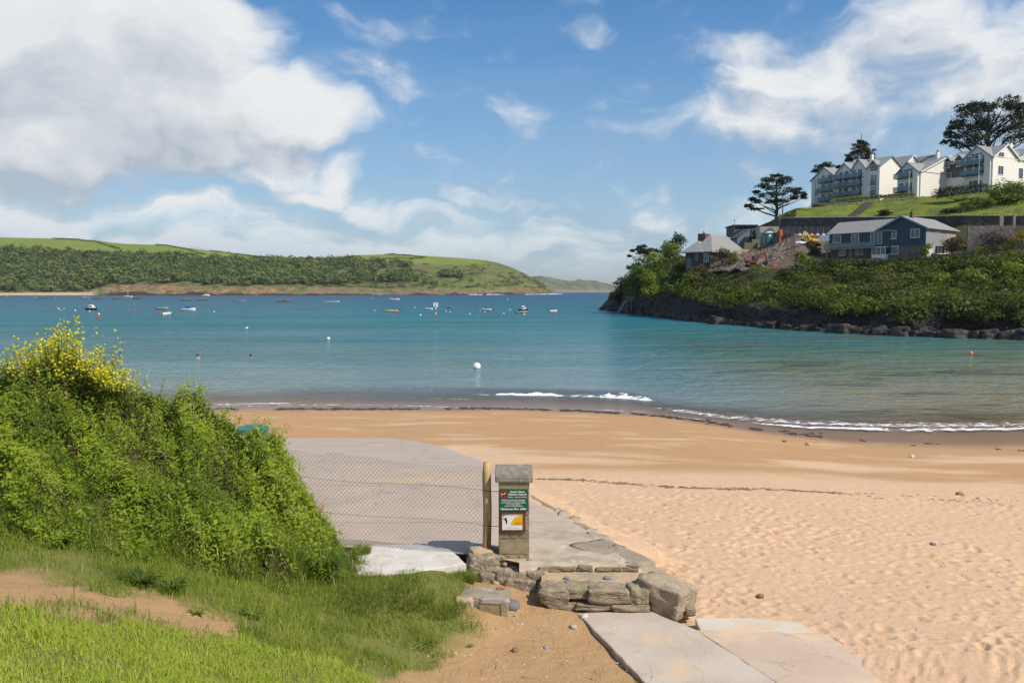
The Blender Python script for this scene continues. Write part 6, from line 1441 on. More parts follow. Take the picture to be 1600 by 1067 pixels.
# wooden landing on the rocks
j_ = empty('landing_stage', at(985, 470, 214)); tag(j_, 'small wooden landing stage on posts above the rocks at the headland tip', 'landing'); j_.scale = (1.2, 1.2, 1.2)
for k in range(9): MB().box(-1.2 + k * .27, -1.2 + k * .27 + .25, -1.2, .8, 0, .07).build('plank', timber, j_)
for x_ in (-1.1, 0, 1.05): MB().box(x_, x_ + .14, -1.15, -1.0, -3.0, 1.0).build('post', mat('weathered_wood', (0.36, 0.30, 0.21), (0.26, 0.21, 0.15), 4) if 'weathered_wood' not in MATS else MATS['weathered_wood'], j_)
for z_ in (.3, .6, .92): MB().box(-1.1, 1.15, -1.2, -1.155, z_, z_ + .13).build('rail', MATS['weathered_wood'], j_)
MB().prism([(-3.4, -1.3, -3.2), (-3.0, -1.3, -3.2), (-1.0, -1.3, .0), (-1.4, -1.3, .0)], (0, .9, 0)).build('ladder', timber, j_)

# ---------------------------------------------------------------- afloat
def hull(L, B, D, m, name, parent, trans=.75, sheer=.25, z0=-.12, nose=.0):
    """open boat hull along local x (bow at +x)"""
    st_ = 9; sec = 5; V_ = []; F_ = []
    for i in range(st_):
        t = i / (st_ - 1); x = -L / 2 + L * t; w = B / 2 * (trans + (1 - trans) * min(1, t * 3)) * (1 - max(0, (t - .5) / .5) ** 2.2) + .02; top = D * (1 + sheer * t ** 2.5)
        for j in range(sec * 2 - 1):
            a = (j / (sec - 1) - 1) ; s_ = abs(a) ** .55
            V_.append((x + .06 * L * max(0, t - .85) * abs(a), w * math.copysign(s_, a) if a else 0, z0 + (top) * abs(a) ** 1.6 if t < .999 else z0 + top * (.35 + .65 * abs(a))))
    nc = sec * 2 - 1
    for i in range(st_ - 1):
        for j in range(nc - 1): F_.append((i * nc + j, i * nc + j + 1, (i + 1) * nc + j + 1, (i + 1) * nc + j))
    F_.append(tuple(range(nc)))
    mb = MB().add(V_, F_); o_ = mb.build(name, m, parent, smooth=True)
    md = o_.modifiers.new('thick', 'SOLIDIFY'); md.thickness = .06; return o_
def boat_root(px, py, rz, label, name='boat', cat='boat', group=None):
    t = empty(name, atz(px, py, .02), rz); tag(t, label, cat, group); return t
navy = mat('navy_hull', (0.012, 0.016, 0.028), None, 3, .3, 0); gel = mat('white_gelcoat', (0.78, 0.78, 0.76), None, 3, .3, 0); greyh = mat('grey_hull', (0.30, 0.33, 0.34), None, 3, .4, 0); tanr = mat('tan_tube', (0.46, 0.33, 0.15), (0.38, 0.26, 0.11), 3, .6, 0)
bluec = mat('blue_canvas', (0.02, 0.07, 0.38), None, 3, .6, 0); varn = mat('varnished_wood', (0.30, 0.15, 0.06), (0.2, 0.1, 0.04), 3, .5, 0); blackm = mat('black_plastic', (0.02, 0.02, 0.022), None, 3, .4, 0); darkred = mat('dark_red', (0.25, 0.03, 0.03), None, 3, .5, 0)
def outboard(t, x, s=1.0):
    MB().box(x - .22 * s, x + .1 * s, -.16 * s, .16 * s, .45 * s, .85 * s).build('outboard_motor', blackm, t, bevel=.05); MB().box(x - .12 * s, x, -.05, .05, -.3, .46 * s).build('outboard_leg', blackm, t)
def dinghy(px, py, rz, L, label, hm, seats=2, cover=None, motor=True, cabin=None, screen=False, group=None):
    t = boat_root(px, py, rz, label, group=group); B = L * .42; D = L * .17 + .12
    hull(L, B, D, hm, 'hull', t); MB().box(-L * .42, L * .2, -B * .36, B * .36, .02, .06).build('deck', greyh, t)
    for k in range(seats): x = -L * .28 + k * L * .3; MB().box(x, x + .26, -B * .4, B * .4, D * .55, D * .55 + .05).build('thwart', varn, t)
    if motor: outboard(t, -L / 2 - .02, L / 4.2)
    if cover: MB().prism([(-L * .2, -B * .42, D * .8), (L * .12, -B * .42, D * .9), (L * .05, -B * .3, D * 1.7), (-L * .12, -B * .3, D * 1.75)], (0, B * .8, 0)).build('cover', cover, t, bevel=.12)
    if cabin:
        c = MB().prism([(-L * .18, -B * .36, D * .7), (L * .3, -B * .30, D * .9), (L * .2, -B * .28, D * .9 + .55), (L * .08, -B * .32, D + .95), (-L * .18, -B * .34, D + .95)], (0, B * .68, 0)).build('cabin', cabin, t, bevel=.06)
        for x in (-L * .14, -L * .02): MB().box(x, x + L * .09, -B * .38, B * .38, D + .25, D + .65).build('cabin_window', GLASS, c)
    if screen: MB().prism([(-L * .02, -B * .3, D * .9), (L * .1, -B * .3, D * .9), (L * .02, -B * .3, D * .9 + .5)], (0, B * .6, 0)).build('windscreen', GLASS, t)
    MB().tube([(L * .47, 0, D * 1.1), (L * .5, 0, D * 1.25)], .03).build('cleat', blackm, t); return t
dinghy(143, 484.5, R(0), 3.6, 'dark hulled motor boat with a white cabin moored at the far left', navy, 1, cabin=gel)
dinghy(253, 484, R(5), 3.9, 'low grey open dinghy with a white stern left of the blue covered boat', greyh, 3)
dinghy(260.5, 492.5, R(75), 3.4, 'small white dinghy pointing towards the beach, nearest at the left', gel, 2)
dinghy(295, 486, R(-8), 4.4, 'white open boat with a bright blue canvas cover', gel, 1, cover=bluec)
t = boat_root(612, 487, R(180), 'tan inflatable boat with grey gear aboard, longest of the nearby boats'); L = 4.6
for y in (-.62, .62): MB().tube([(-L / 2, y, .22), (L * .28, y, .24), (L * .44, y * .55, .34), (L * .5, y * .08, .42)], [.2, .24, .22, .16], 10).build('tube', tanr, t, smooth=True)
MB().box(-L * .45, L * .35, -.5, .5, .05, .12).build('floor', greyh, t); MB().box(-L * .05, L * .1, -.3, .3, .12, .75).build('console', greyh, t, bevel=.05); MB().box(-L * .3, -L * .18, -.45, .45, .12, .5).build('bench', greyh, t, bevel=.05); outboard(t, -L / 2, 1.0)
dinghy(669.5, 484, R(165), 2.8, 'plain white tender just left of the red and white marker post', gel, 1, motor=False)
dinghy(702, 481.5, R(150), 3.0, 'small grey dinghy with its motor tilted right of the marker post', greyh, 1)
dinghy(760, 485.5, R(160), 3.4, 'white motor boat with a windscreen among the buoys', gel, 1, screen=True)
dinghy(817.5, 486, R(20), 3.0, 'black hulled boat with a white wheelhouse', navy, 1, cabin=gel)
dinghy(814, 489.5, R(10), 3.0, 'grey dinghy lying in front of the black hulled boat', greyh, 2)
dinghy(864.5, 487.5, R(30), 2.7, 'tiny white boat farthest right on the water', gel, 1)
dinghy(616, 469.3, R(185), 7.0, 'far speedboat with a dark red seat under the green hill', gel, 2, cover=darkred)
t = dinghy(200, 464.9, R(180), 8.0, 'white yacht tender with a thin mast near the far cliffs', gel, 1, motor=False); MB().tube([(0, 0, .5), (0, 0, 6.5)], .12).build('mast', gel, t)
dinghy(322, 462.8, R(10), 9.0, 'white launch close under the far rocks', gel, 1, cabin=gel)
def gig(px, py, L, rz, label, hm, extra=None):
    t = boat_root(px, py, rz, label, 'rowing_gig', 'boat', 'long boats moored off the far shore'); hull(L, 1.7, .75, hm, 'hull', t, trans=.45, sheer=.35)
    for k in range(5): x = -L * .32 + k * L * .15; MB().box(x, x + .25, -.7, .7, .45, .52).build('thwart', varn, t)
    MB().box(-L * .12, L * .18, -.55, .55, .4, 1.0).build('cargo', extra or greyh, t, bevel=.08)
gig(51, 466.2, 8.5, R(3), 'long grey boat at the far left under the sandy cove', greyh); gig(66, 466.0, 9, R(-4), 'long brown boat second from the left under the cove', varn); gig(80, 466.6, 8, R(6), 'long boat with a dark load third from the left', greyh, blackm)
gig(132, 466.3, 9.5, R(-3), 'long pale boat off the right end of the cove', greyh, gel); gig(153.5, 467.3, 9.5, R(3), 'long brown boat with a green load off the cove', varn, mat('green_canvas', (0.02, 0.25, 0.14), None, 3, .6, 0))
gig(184, 467.4, 9, R(0), 'long wooden boat left of the white yacht tender', varn); gig(215.5, 468, 7, R(2), 'short dark boat off the orange cliff', varn, blackm); gig(291, 469.6, 8, R(-2), 'left one of two tan boats in midstream', varn, tanr)
gig(316, 469.3, 8, R(3), 'right one of two tan boats in midstream', varn, tanr); gig(372, 471.2, 7.5, R(0), 'grey boat with a small green flag in midstream', greyh, MATS['green_canvas']); gig(443, 471.8, 8.5, R(0), 'reddish long boat alone in midstream', varn, darkred)
t = boat_root(518.5, 472, R(2), 'slim white rowing boat with a crew in red', 'rowing_boat', 'boat'); hull(8.5, 1.2, .5, gel, 'hull', t, trans=.3)
for k in range(5): MB().lathe([(.16, .2), (.22, .45), (.2, .75), (.08, .82), (.12, .95), (.11, 1.08), (.02, 1.14)], (-2.4 + k * 1.15, 0, 0), 8).build('rower', darkred, t, smooth=True)

# marker post
mk = empty('channel_marker', atz(681, 495.5, 0)); tag(mk, 'red and white banded marker post with a square white board', 'marker')
hm_ = at(681, 473, mk.location.y).z
for k in range(5): MB().lathe([(.11, hm_ * k * .18 - (.8 if k == 0 else 0)), (.11, hm_ * (k + 1) * .18 - .005)], k=10).build('band', [mat('marker_red', (0.55, 0.04, 0.03), None, 3, .5, 0), whitep][k % 2] if k == 0 else [MATS['marker_red'], whitep][k % 2], mk)
MB().box(-.52, .52, -.03, .03, hm_ * .72, hm_).build('board', whitep, mk, bevel=.01); MB().box(-.1, .1, -.06, -.032, hm_ * .74, hm_ * .98).build('stripe', mat('pale_red', (0.6, 0.3, 0.27), None, 3, .5, 0), mk)

# mooring buoys
BC = {'red': mat('buoy_red', (0.62, 0.04, 0.05), (0.5, 0.05, 0.06), 3, .4, 0), 'white': mat('buoy_white', (0.80, 0.80, 0.78), (0.72, 0.72, 0.69), 3, .4, 0), 'pink': mat('buoy_pink', (0.70, 0.30, 0.27), (0.6, 0.25, 0.22), 3, .5, 0), 'orange': mat('buoy_orange', (0.80, 0.27, 0.06), (0.7, 0.22, 0.05), 3, .4, 0), 'yellow': mat('buoy_yellow', (0.78, 0.5, 0.05), None, 3, .4, 0), 'magenta': mat('buoy_magenta', (0.55, 0.03, 0.25), None, 3, .4, 0)}
algae = mat('waterline_algae', (0.14, 0.13, 0.04), (0.09, 0.085, 0.03), 6, .8, 0)
def buoy(px, py, colr, label, d=.42, grp='mooring buoys'):
    c = atz(px, py + .5, 0); t = empty('mooring_buoy', c); tag(t, label, 'buoy', grp); r = d / 2; k = 14
    MB().lathe([(r * math.sin(a), r * .72 - r * math.cos(a)) for a in [math.pi * (i + .3) / 10.6 for i in range(1, 11)]], k=k).build('float', BC[colr], t, smooth=True)
    MB().lathe([(r * 1.012 * math.sin(a), r * .72 - r * 1.012 * math.cos(a)) for a in [math.pi * i / 10 for i in (1, 2, 3, 3.5)]], k=k).build('waterline_band', algae, t, smooth=True)
    MB().tube([(0, 0, r * 1.66), (0, 0, r * 1.95)], r * .16, 8).build('eye', blackm, t); return t
for a in [
 (745, 576, 'white', 'large round white buoy nearest the beach', .60), (513, 530.5, 'white', 'white buoy second nearest the beach, left of centre', .42), (385.5, 513.6, 'white', 'white buoy between the swimmers and the moored boats', .40), (1517, 553.5, 'orange', 'single orange buoy in the green shallows at the right', .36),
 (91.5, 482.5, 'white', 'white buoy farthest left of the left group', .5), (94.5, 485, 'pink', 'pinkish buoy just below the farthest left white buoy', .5), (100, 483, 'white', 'tiny white buoy right of the pinkish one', .35), (117.5, 485.6, 'white', 'white buoy left of the dark cabin boat', .5), (140, 486.6, 'white', 'white buoy at the side of the dark cabin boat', .4), (139.5, 489.5, 'red', 'red buoy just below the dark cabin boat', .45),
 (154.5, 491.4, 'white', 'white buoy above a pair of red ones, right of the cabin boat', .5), (152.5, 496.5, 'red', 'lower of two touching red buoys below the white one', .5), (154.8, 494.9, 'red', 'upper of two touching red buoys below the white one', .5), (170, 483.3, 'red', 'lone red buoy right of the dark cabin boat', .5), (202.5, 484.7, 'red', 'first of three red buoys in a slanting row', .45), (210.5, 485.7, 'red', 'middle of three red buoys in a slanting row', .5), (217, 486.8, 'red', 'last of three red buoys in a slanting row', .5),
 (244.5, 487.7, 'red', 'red buoy under the stern of the grey dinghy', .5), (250, 489.8, 'red', 'red buoy between the grey dinghy and the small white one', .5), (261.5, 494.2, 'red', 'red buoy at the bow of the small white dinghy', .5), (285, 485.6, 'pink', 'pink buoy left of the blue covered boat', .5), (304.5, 486.2, 'pink', 'pink buoy at the right end of the blue covered boat', .5), (334.6, 487.5, 'white', 'white buoy right of the blue covered boat', .4),
 (363, 490, 'red', 'red buoy alone between the left and middle boats', .5), (394, 494, 'red', 'red buoy above the lone white one', .45), (33, 469, 'red', 'red buoy far left off the sandy cove', .9), (11, 463.4, 'yellow', 'yellow buoy at the extreme left by the cove', 1.2), (581.4, 466.5, 'orange', 'tall looking orange buoy under the far hill', 1.2),
 (587, 481.5, 'red', 'red buoy left of the tan inflatable', .6), (585, 485.3, 'white', 'white buoy left of the tan inflatable', .4), (623, 488.5, 'red', 'red buoy touching the tan inflatable', .5), (647.7, 480.7, 'white', 'white buoy between the inflatable and the tender', .45), (657, 492.8, 'white', 'white buoy below the white tender', .45), (668.5, 485.6, 'red', 'red buoy against the white tender', .4),
 (697, 486.8, 'white', 'left one of two small white buoys right of the marker', .36), (703.2, 488, 'white', 'right one of two small white buoys right of the marker', .36), (730.3, 483.5, 'red', 'red buoy between the marker and the white motor boat', .45), (734, 491, 'white', 'low white buoy left of the white motor boat', .4), (750.3, 485.4, 'pink', 'pale pink buoy at the left of the white motor boat', .45), (757.5, 487.5, 'white', 'white buoy under the white motor boat', .4),
 (788.5, 483.5, 'red', 'red buoy midway between white and black boats', .45), (796.8, 484.5, 'white', 'white buoy left of the black hulled boat', .45), (787, 489.8, 'white', 'small white buoy below the midway red buoy', .36), (781.8, 494, 'red', 'red buoy lowest of the middle group', .5), (818.9, 491.6, 'white', 'white buoy below the grey dinghy', .45), (823.5, 487.2, 'yellow', 'yellowish buoy at the right of the black hulled boat', .4), (865.8, 490.3, 'red', 'red buoy under the tiny white boat', .5),
 (793, 468, 'white', 'white buoy far out towards the point', .8), (843.4, 472, 'magenta', 'magenta buoy far out by the point', .8)]: buoy(*a[:4], a[4])

# swimmers: head, neck, shoulders and arms above the water, the body below
def swimmer(px, py, hair, label, rz, deep=0.0):
    t = empty('person', atz(px, py, 0), rz); tag(t, label, 'person')
    me = bpy.data.meshes.new('body')
    J = [((0, .10, -.95), .10), ((0, .04, -.55), .12), ((0, 0, -.18), .14), ((0, 0, .02), .13), ((0, -.01, .13), .055), ((0, -.02, .20), .07), ((0, -.02, .29), .092), ((0, -.02, .38), .06),
         ((.17, 0, .02), .065), ((.30, -.10, -.12), .05), ((.36, -.32, -.10), .04), ((-.17, 0, .02), .065), ((-.30, -.08, -.14), .05), ((-.34, -.30, -.14), .04), ((.08, .18, -1.35), .07), ((.1, .35, -1.7), .05), ((-.08, .2, -1.35), .07), ((-.1, .3, -1.7), .05)]
    E = [(0, 1), (1, 2), (2, 3), (3, 4), (4, 5), (5, 6), (6, 7), (3, 8), (8, 9), (9, 10), (3, 11), (11, 12), (12, 13), (0, 14), (14, 15), (0, 16), (16, 17)]
    me.from_pydata([(j[0][0], j[0][1], j[0][2] - deep) for j in J], E, [])
    o_ = link('body', me, mat('skin_%d' % px, (0.62, 0.38, 0.28), (0.56, 0.33, 0.24), 6, .5, 0), t)
    sk_ = o_.modifiers.new('skin', 'SKIN'); o_.modifiers.new('sub', 'SUBSURF').levels = 2; o_.modifiers['sub'].render_levels = 2
    for i, (p_, r_) in enumerate(J): me.skin_vertices[0].data[i].radius = (r_, r_); me.skin_vertices[0].data[i].use_root = (i == 2)
    for p_ in me.polygons: p_.use_smooth = True
    h_ = MB().lathe([(.098, .25), (.108, .30), (.104, .36), (.08, .41), (.03, .435)], (0, 0, -deep), 12); h_.v = [(x * .98, y * 1.05 + .008 + (.012 if z < .3 else 0), z) for x, y, z in h_.v]
    h_.build('hair', mat('hair_%d' % px, hair, None, 20, .7, .4), t, smooth=True)
    f_ = MB()
    for x in (-.035, .035): f_.lathe([(.011, 0), (.011, .008)], (x, -.108, .285 - deep), 6)
    f_.prism([(-.012, -.105, .245 - deep), (.012, -.105, .245 - deep), (0, -.105, .285 - deep)], (0, -.02, 0)); f_.build('face', mat('face_dark_%d' % px, (0.2, 0.09, 0.07)), t)
    return t
swimmer(309, 561, (0.10, 0.035, 0.015), 'swimmer with reddish brown hair and pale shoulders, facing away', R(170), -.04)
swimmer(392, 559, (0.03, 0.02, 0.015), 'swimmer with only a dark head above water', R(190), .09)

# ---------------------------------------------------------------- foreground plants
def blades(P, h, w, lean, az=None):
    """grass blades: base points (N,3), heights, half widths, sideways reach of the tip -> V, F (triangles)"""
    N = len(P); az = rng.uniform(0, 2 * np.pi, N) if az is None else az
    d = np.stack([np.cos(az), np.sin(az), np.zeros(N)], 1); fa = rng.uniform(0, 2 * np.pi, N); s = np.stack([np.cos(fa), np.sin(fa), np.zeros(N)], 1) * w[:, None]
    mid = P + d * (lean * h * .28)[:, None]; mid[:, 2] += h * .62
    tip = P + d * (lean * h)[:, None]; tip[:, 2] += h * np.clip(1 - .35 * lean, .2, 1)
    V = np.stack([P - s, P + s, mid - s * .75, mid + s * .75, tip], 1).reshape(-1, 3)
    i = (np.arange(N) * 5)[:, None]
    F = np.concatenate([i + [0, 1, 3], i + [0, 3, 2], i + [2, 3, 4]], 1).reshape(-1, 3)
    return V, F
def in_view(X, Y, Z, mx=60, my=60):
    px, py = proj(X, Y, Z); return (px > -820) & (px < 1600 + mx) & (py < 1420)
def grass_obj(name, P, h, w, lean, rnd, m, label, parent=None, kind='stuff', cat='grass'):
    V, F = blades(P, h, w, lean); o_ = link(name, np_mesh(name, V, F, True, {'rnd': np.repeat(rnd, 5)}), m, parent)
    if parent is None: tag(o_, label, cat, kind=kind)
    return o_
LAWN = leaf_mat('lawn_grass', [(0, (0.23, 0.30, 0.032)), (.5, (0.37, 0.445, 0.05)), (.85, (0.48, 0.52, 0.09)), (1, (0.56, 0.49, 0.20))], .35, .6, .2, up=1.4)
ROUGH = leaf_mat('rough_grass', [(0, (0.085, 0.13, 0.016)), (.5, (0.185, 0.245, 0.026)), (.88, (0.30, 0.335, 0.05)), (1, (0.50, 0.41, 0.18))], .35, .6, .2, up=.9)
N_ = 760000
X = rng.uniform(-7.8, 1.6, N_); Y = rng.uniform(2.6, 11.2, N_); Z = bank_z(X, Y); T, LW = turf(X, Y, Z)
den = np.where(LW > .5, 1.0, .62 * np.clip(1.0 + 1.3 * fbm(X * 1.7, Y * 1.7, 2, 139), .12, 1)) * (.62 + .5 * vnoise(X * 3, Y * 3, 131)) * np.clip(1.15 - (Y - 3) * .055, .5, 1)
edge_ = np.clip(T * 1.15 + .05 * (vnoise(X * 7, Y * 7, 133) > .45), 0, 1)
pxs, pys = proj(X, Y, Z)
ok = (rng.uniform(0, 1, N_) < den * np.where(T > .02, edge_, .012)) & in_view(X, Y, Z) & ~((pxs > 535) & (pys < 899 + 4 * vnoise(X * 9, Y * 9, 137))); X, Y, Z, LWs = X[ok], Y[ok], Z[ok], LW[ok]
P = np.stack([X, Y, Z - .006], 1); lw = LWs > .5
patch = .5 + .5 * fbm(X * 1.1, Y * 1.1, 3, 135)
for sel, mm, nm, lb, h0, h1 in ((lw, LAWN, 'lawn_grass', 'short bright green grass of the foreground lawn', .028, .075), (~lw, ROUGH, 'rough_grass', 'rough darker grass between the path and the brambles', .04, .13)):
    k = sel.sum(); h_ = rng.uniform(h0, h1, k) * (.75 + .6 * np.clip(patch[sel], 0, 1)) * (1 + 1.2 * (rng.uniform(0, 1, k) > .97))
    rnd_ = np.clip(.25 + .5 * patch[sel] * rng.uniform(.5, 1.2, k) + .1 * rng.normal(0, 1, k), 0, .93); rnd_[rng.uniform(0, 1, k) > .955] = 1.0
    grass_obj(nm, P[sel], h_, rng.uniform(.0016, .0032, k), rng.uniform(.2, 1.1, k), rnd_, mm, lb)

# bramble bank: a bulging canopy set out from its lower edge to its crest
BC_ = [(-260, [(850, 7.7), (700, 9.0), (590, 10.6)]), (0, [(848, 7.9), (705, 9.1), (586, 10.8)]), (100, [(864, 8.0), (720, 9.2), (594, 10.8)]), (200, [(886, 8.1), (740, 9.3), (626, 11.0)]), (300, [(908, 8.4), (770, 9.6), (645, 11.4)]), (380, [(928, 8.6), (805, 9.8), (672, 11.6)]),
       (440, [(948, 8.8), (845, 10.0), (708, 11.6)]), (480, [(958, 9.0), (880, 10.1), (790, 11.3)]), (530, [(958, 9.2), (910, 10.0), (855, 11.0)]), (590, [(952, 9.5), (928, 9.95), (905, 10.5)])]
BW = np.array([[tuple(at(px, py, Y)) for py, Y in pts] for px, pts in BC_]); BPX = np.array([c[0] for c in BC_], float)
BW[:, 0, 2] = [float(bank_z(p[0], p[1])) for p in BW[:, 0]]
back = BW[:, 2].copy(); back[:, 1] += 1.1; back[:, 2] -= .9
BW = np.concatenate([BW, back[:, None]], 1)
def canopy(px, t):
    """t 0 lower edge, 1 waist, 2 crest, 3 down the back"""
    pts = np.stack([np.stack([np.interp(px, BPX, BW[:, r, c]) for c in range(3)], -1) for r in range(4)], 0)     # 4, N, 3
    i = np.clip(np.floor(t).astype(int), 0, 2); f = (t - i)[:, None]; f = f * f * (3 - 2 * f) * .45 + f * .55
    j = np.arange(len(px)); p0, p1 = pts[i, j], pts[i + 1, j]; p = p0 + (p1 - p0) * f
    b = (.20 * fbm(px * .016, t * 1.9, 3, 141) + .10 * fbm(px * .05, t * 5, 2, 142)) * np.clip(t * 2, 0, 1)
    p[:, 2] += b; p[:, 1] -= b * .6
    return p
NRM = np.array([0.05, -.62, .78])
br = empty('bramble_thicket', tuple(BW[4, 0])); tag(br, 'dense green bramble thicket covering the bank at the left', 'bramble'); bl = np.array(br.location)
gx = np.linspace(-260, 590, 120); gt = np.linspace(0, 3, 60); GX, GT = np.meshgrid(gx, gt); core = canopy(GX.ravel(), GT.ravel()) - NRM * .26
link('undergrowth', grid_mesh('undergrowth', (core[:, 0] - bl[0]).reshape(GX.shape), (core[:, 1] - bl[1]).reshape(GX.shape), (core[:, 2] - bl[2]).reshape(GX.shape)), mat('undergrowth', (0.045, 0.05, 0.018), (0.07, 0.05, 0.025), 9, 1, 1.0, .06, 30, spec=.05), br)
BRL = leaf_mat('bramble_leaves', [(0, (0.115, 0.175, 0.018)), (.3, (0.205, 0.295, 0.026)), (.62, (0.305, 0.40, 0.036)), (.85, (0.41, 0.48, 0.055)), (.95, (0.36, 0.30, 0.11)), (1, (0.44, 0.35, 0.18))], .45, .42, .25, up=1.0)
n_ = 150000
px = rng.uniform(-230, 560, n_); t = rng.uniform(.08, 2.6, n_); keep = (px + rng.normal(0, 22, n_) < np.interp(t, [0, .5, 1, 2, 3], [320, 375, 450, 530, 550])) & (rng.uniform(0, 1, n_) < .35 + .65 * np.clip(.6 + vnoise(px * .05, t * 6, 143), 0, 1)); px, t = px[keep], t[keep]
C = canopy(px, t); dep = rng.uniform(-.20, .06, len(px)) + .05 * vnoise(px * .09, t * 9, 144); C = C + NRM * dep[:, None] + rng.normal(0, 1, C.shape) * np.where(px > 400, .05, .022)[:, None]
big = np.clip(1.0 + .9 * vnoise(px * .014, t * 1.7, 145), .55, 1.9)
V_, F_ = leaf_faces(C - bl, np.repeat(NRM[None] * .9, len(px), 0), rng.uniform(.014, .034, len(px)) * big, up=.35)
sprig = vnoise(px * .07, t * 8, 146); rn = np.clip(.42 + .46 * vnoise(px * .022, t * 2.8, 147) + .22 * sprig + rng.normal(0, .13, len(px)), 0, .9); dryp = (rng.uniform(0, 1, len(px)) > .985 - .20 * np.clip((t - 1.35) / .5, 0, 1) * np.clip(.5 + 1.2 * vnoise(px * .03, t * 4, 148), 0, 1)); rn[dryp] = rng.uniform(.93, 1, dryp.sum())
link('foliage', np_mesh('foliage', V_, F_, False, {'rnd': np.repeat(rn, 4)}), BRL, br)
n_ = 44000                                            # long grass through and in front of the brambles
px = rng.uniform(-230, 592, n_); t = rng.uniform(0, 2.2, n_); keep = (rng.uniform(0, 1, n_) < np.where(px > np.interp(t, [0, 1, 2], [300, 400, 480]), 1.0, np.where(t < .45, .85, .10)) * np.clip(.6 + .8 * vnoise(px * .03, t * 4, 149), .05, 1)); px, t = px[keep], t[keep]
C = canopy(px, t) - NRM * .12 - bl
V_, F_ = blades(C, rng.uniform(.12, .34, len(px)), rng.uniform(.002, .0042, len(px)), rng.uniform(.3, 1.5, len(px)))
rn = np.clip(rng.normal(.30, .2, len(px)), 0, .93); rn[rng.uniform(0, 1, len(px)) > .95] = 1
link('long_grass', np_mesh('long_grass', V_, F_, True, {'rnd': np.repeat(rn, 5)}), ROUGH, br)
dry = mat('dry_stalk', (0.36, 0.25, 0.13), (0.25, 0.17, 0.085), 8, .9, .2); cane = mat('bramble_cane', (0.16, 0.17, 0.05), (0.12, 0.09, 0.04), 8, .7, .2)
mbd = MB(); mbc = MB()
for i in range(190):
    a = canopy(np.array([random.uniform(-60, 430)]), np.array([random.choice([random.uniform(1.3, 2.2), random.uniform(.4, 2.0)])]))[0] - bl; L_ = random.uniform(.15, .5); d = Vector((random.uniform(-1, 1), random.uniform(-.8, .2), random.uniform(-.1, .9))).normalized()
    a = Vector(a) - Vector(NRM) * .06; q = [a, a + d * L_ * .5 + Vector((0, 0, .04)), a + d * L_ + Vector((0, 0, -.03))]
    (mbd if i % 5 < 2 else mbc).tube(q, [.0035, .003, .0015], 4, cap=False)
mbd.build('dry_stalk', dry, br)['kind'] = 'stuff'; mbc.build('cane', cane, br)['kind'] = 'stuff'
# upright shoots that break the outline
shv = []; shf = []; shr = []; shc = MB(); cnt = 0
for i in range(520):
    p_ = random.uniform(-120, 520); t_q = random.choice([random.uniform(1.5, 2.15), random.uniform(.3, 2.0)]); a = Vector(canopy(np.array([p_]), np.array([t_q]))[0] - bl); L_ = random.uniform(.10, .34) * (1.25 if t_q > 1.7 else 1)
    d = Vector((random.gauss(0, .35), random.gauss(-.25, .3), 1)).normalized(); e_ = a + d * L_ + Vector((random.gauss(0, .04), 0, 0)); shc.tube([a - d * .1, a.lerp(e_, .5), e_], [.003, .0024, .001], 3, cap=False)
    k = random.randint(7, 16); tt = rng.uniform(.05, 1.02, k)[:, None]; pts = np.array(a)[None] * (1 - tt) + np.array(e_)[None] * tt + rng.normal(0, .022, (k, 3))
    V_, F_ = leaf_faces(pts, np.repeat(NRM[None], k, 0), rng.uniform(.012, .028, k) * random.uniform(.8, 1.5), .4); shf.append(F_ + 4 * cnt); shv.append(V_); cnt += k; shr.append(np.repeat(np.clip(rng.normal(random.uniform(.4, .75), .12, k), 0, .9), 4))
link('shoot_leaves', np_mesh('shoot_leaves', np.concatenate(shv), np.concatenate(shf), False, {'rnd': np.concatenate(shr)}), BRL, br)['kind'] = 'stuff'
shc.build('shoots', cane, br)['kind'] = 'stuff'
# loose sprays reaching out over the slipway
for i, (x0, t0, dx_, dy_) in enumerate([(425, 1.9, 30, -10), (440, 1.75, 40, 5), (430, 1.5, 45, 20), (455, 1.4, 40, 30), (470, 1.9, 20, 10), (500, 1.85, 30, -5), (400, 2.0, 30, -25), (345, 2.0, 20, -22), (320, 2.0, 12, -20), (370, 2.0, 10, -28), (505, 1.9, 36, 0), (415, 2.0, 45, -16)]):
    a = Vector(canopy(np.array([float(x0)]), np.array([float(t0)]))[0] - bl); s = 10.8 / FPX; e_ = a + Vector((dx_ * s, -.15, -dy_ * s)); mid = a.lerp(e_, .55) + Vector((0, 0, .06))
    MB().tube([a - Vector((0, 0, .1)), mid, e_], [.004, .003, .001], 4).build('spray', cane, br)
    k = 46; tt = rng.uniform(.15, 1, k); pts = np.array([tuple(a.lerp(mid, min(1, q * 2)) if q < .5 else mid.lerp(e_, q * 2 - 1)) for q in tt]) + rng.normal(0, .035, (k, 3))
    V_, F_ = leaf_faces(pts, np.repeat(NRM[None], k, 0), rng.uniform(.014, .028, k), .4); link('spray_leaves', np_mesh('spray_leaves', V_, F_, False, {'rnd': np.repeat(np.clip(rng.normal(.55, .2, k), 0, .9), 4)}), BRL, br)

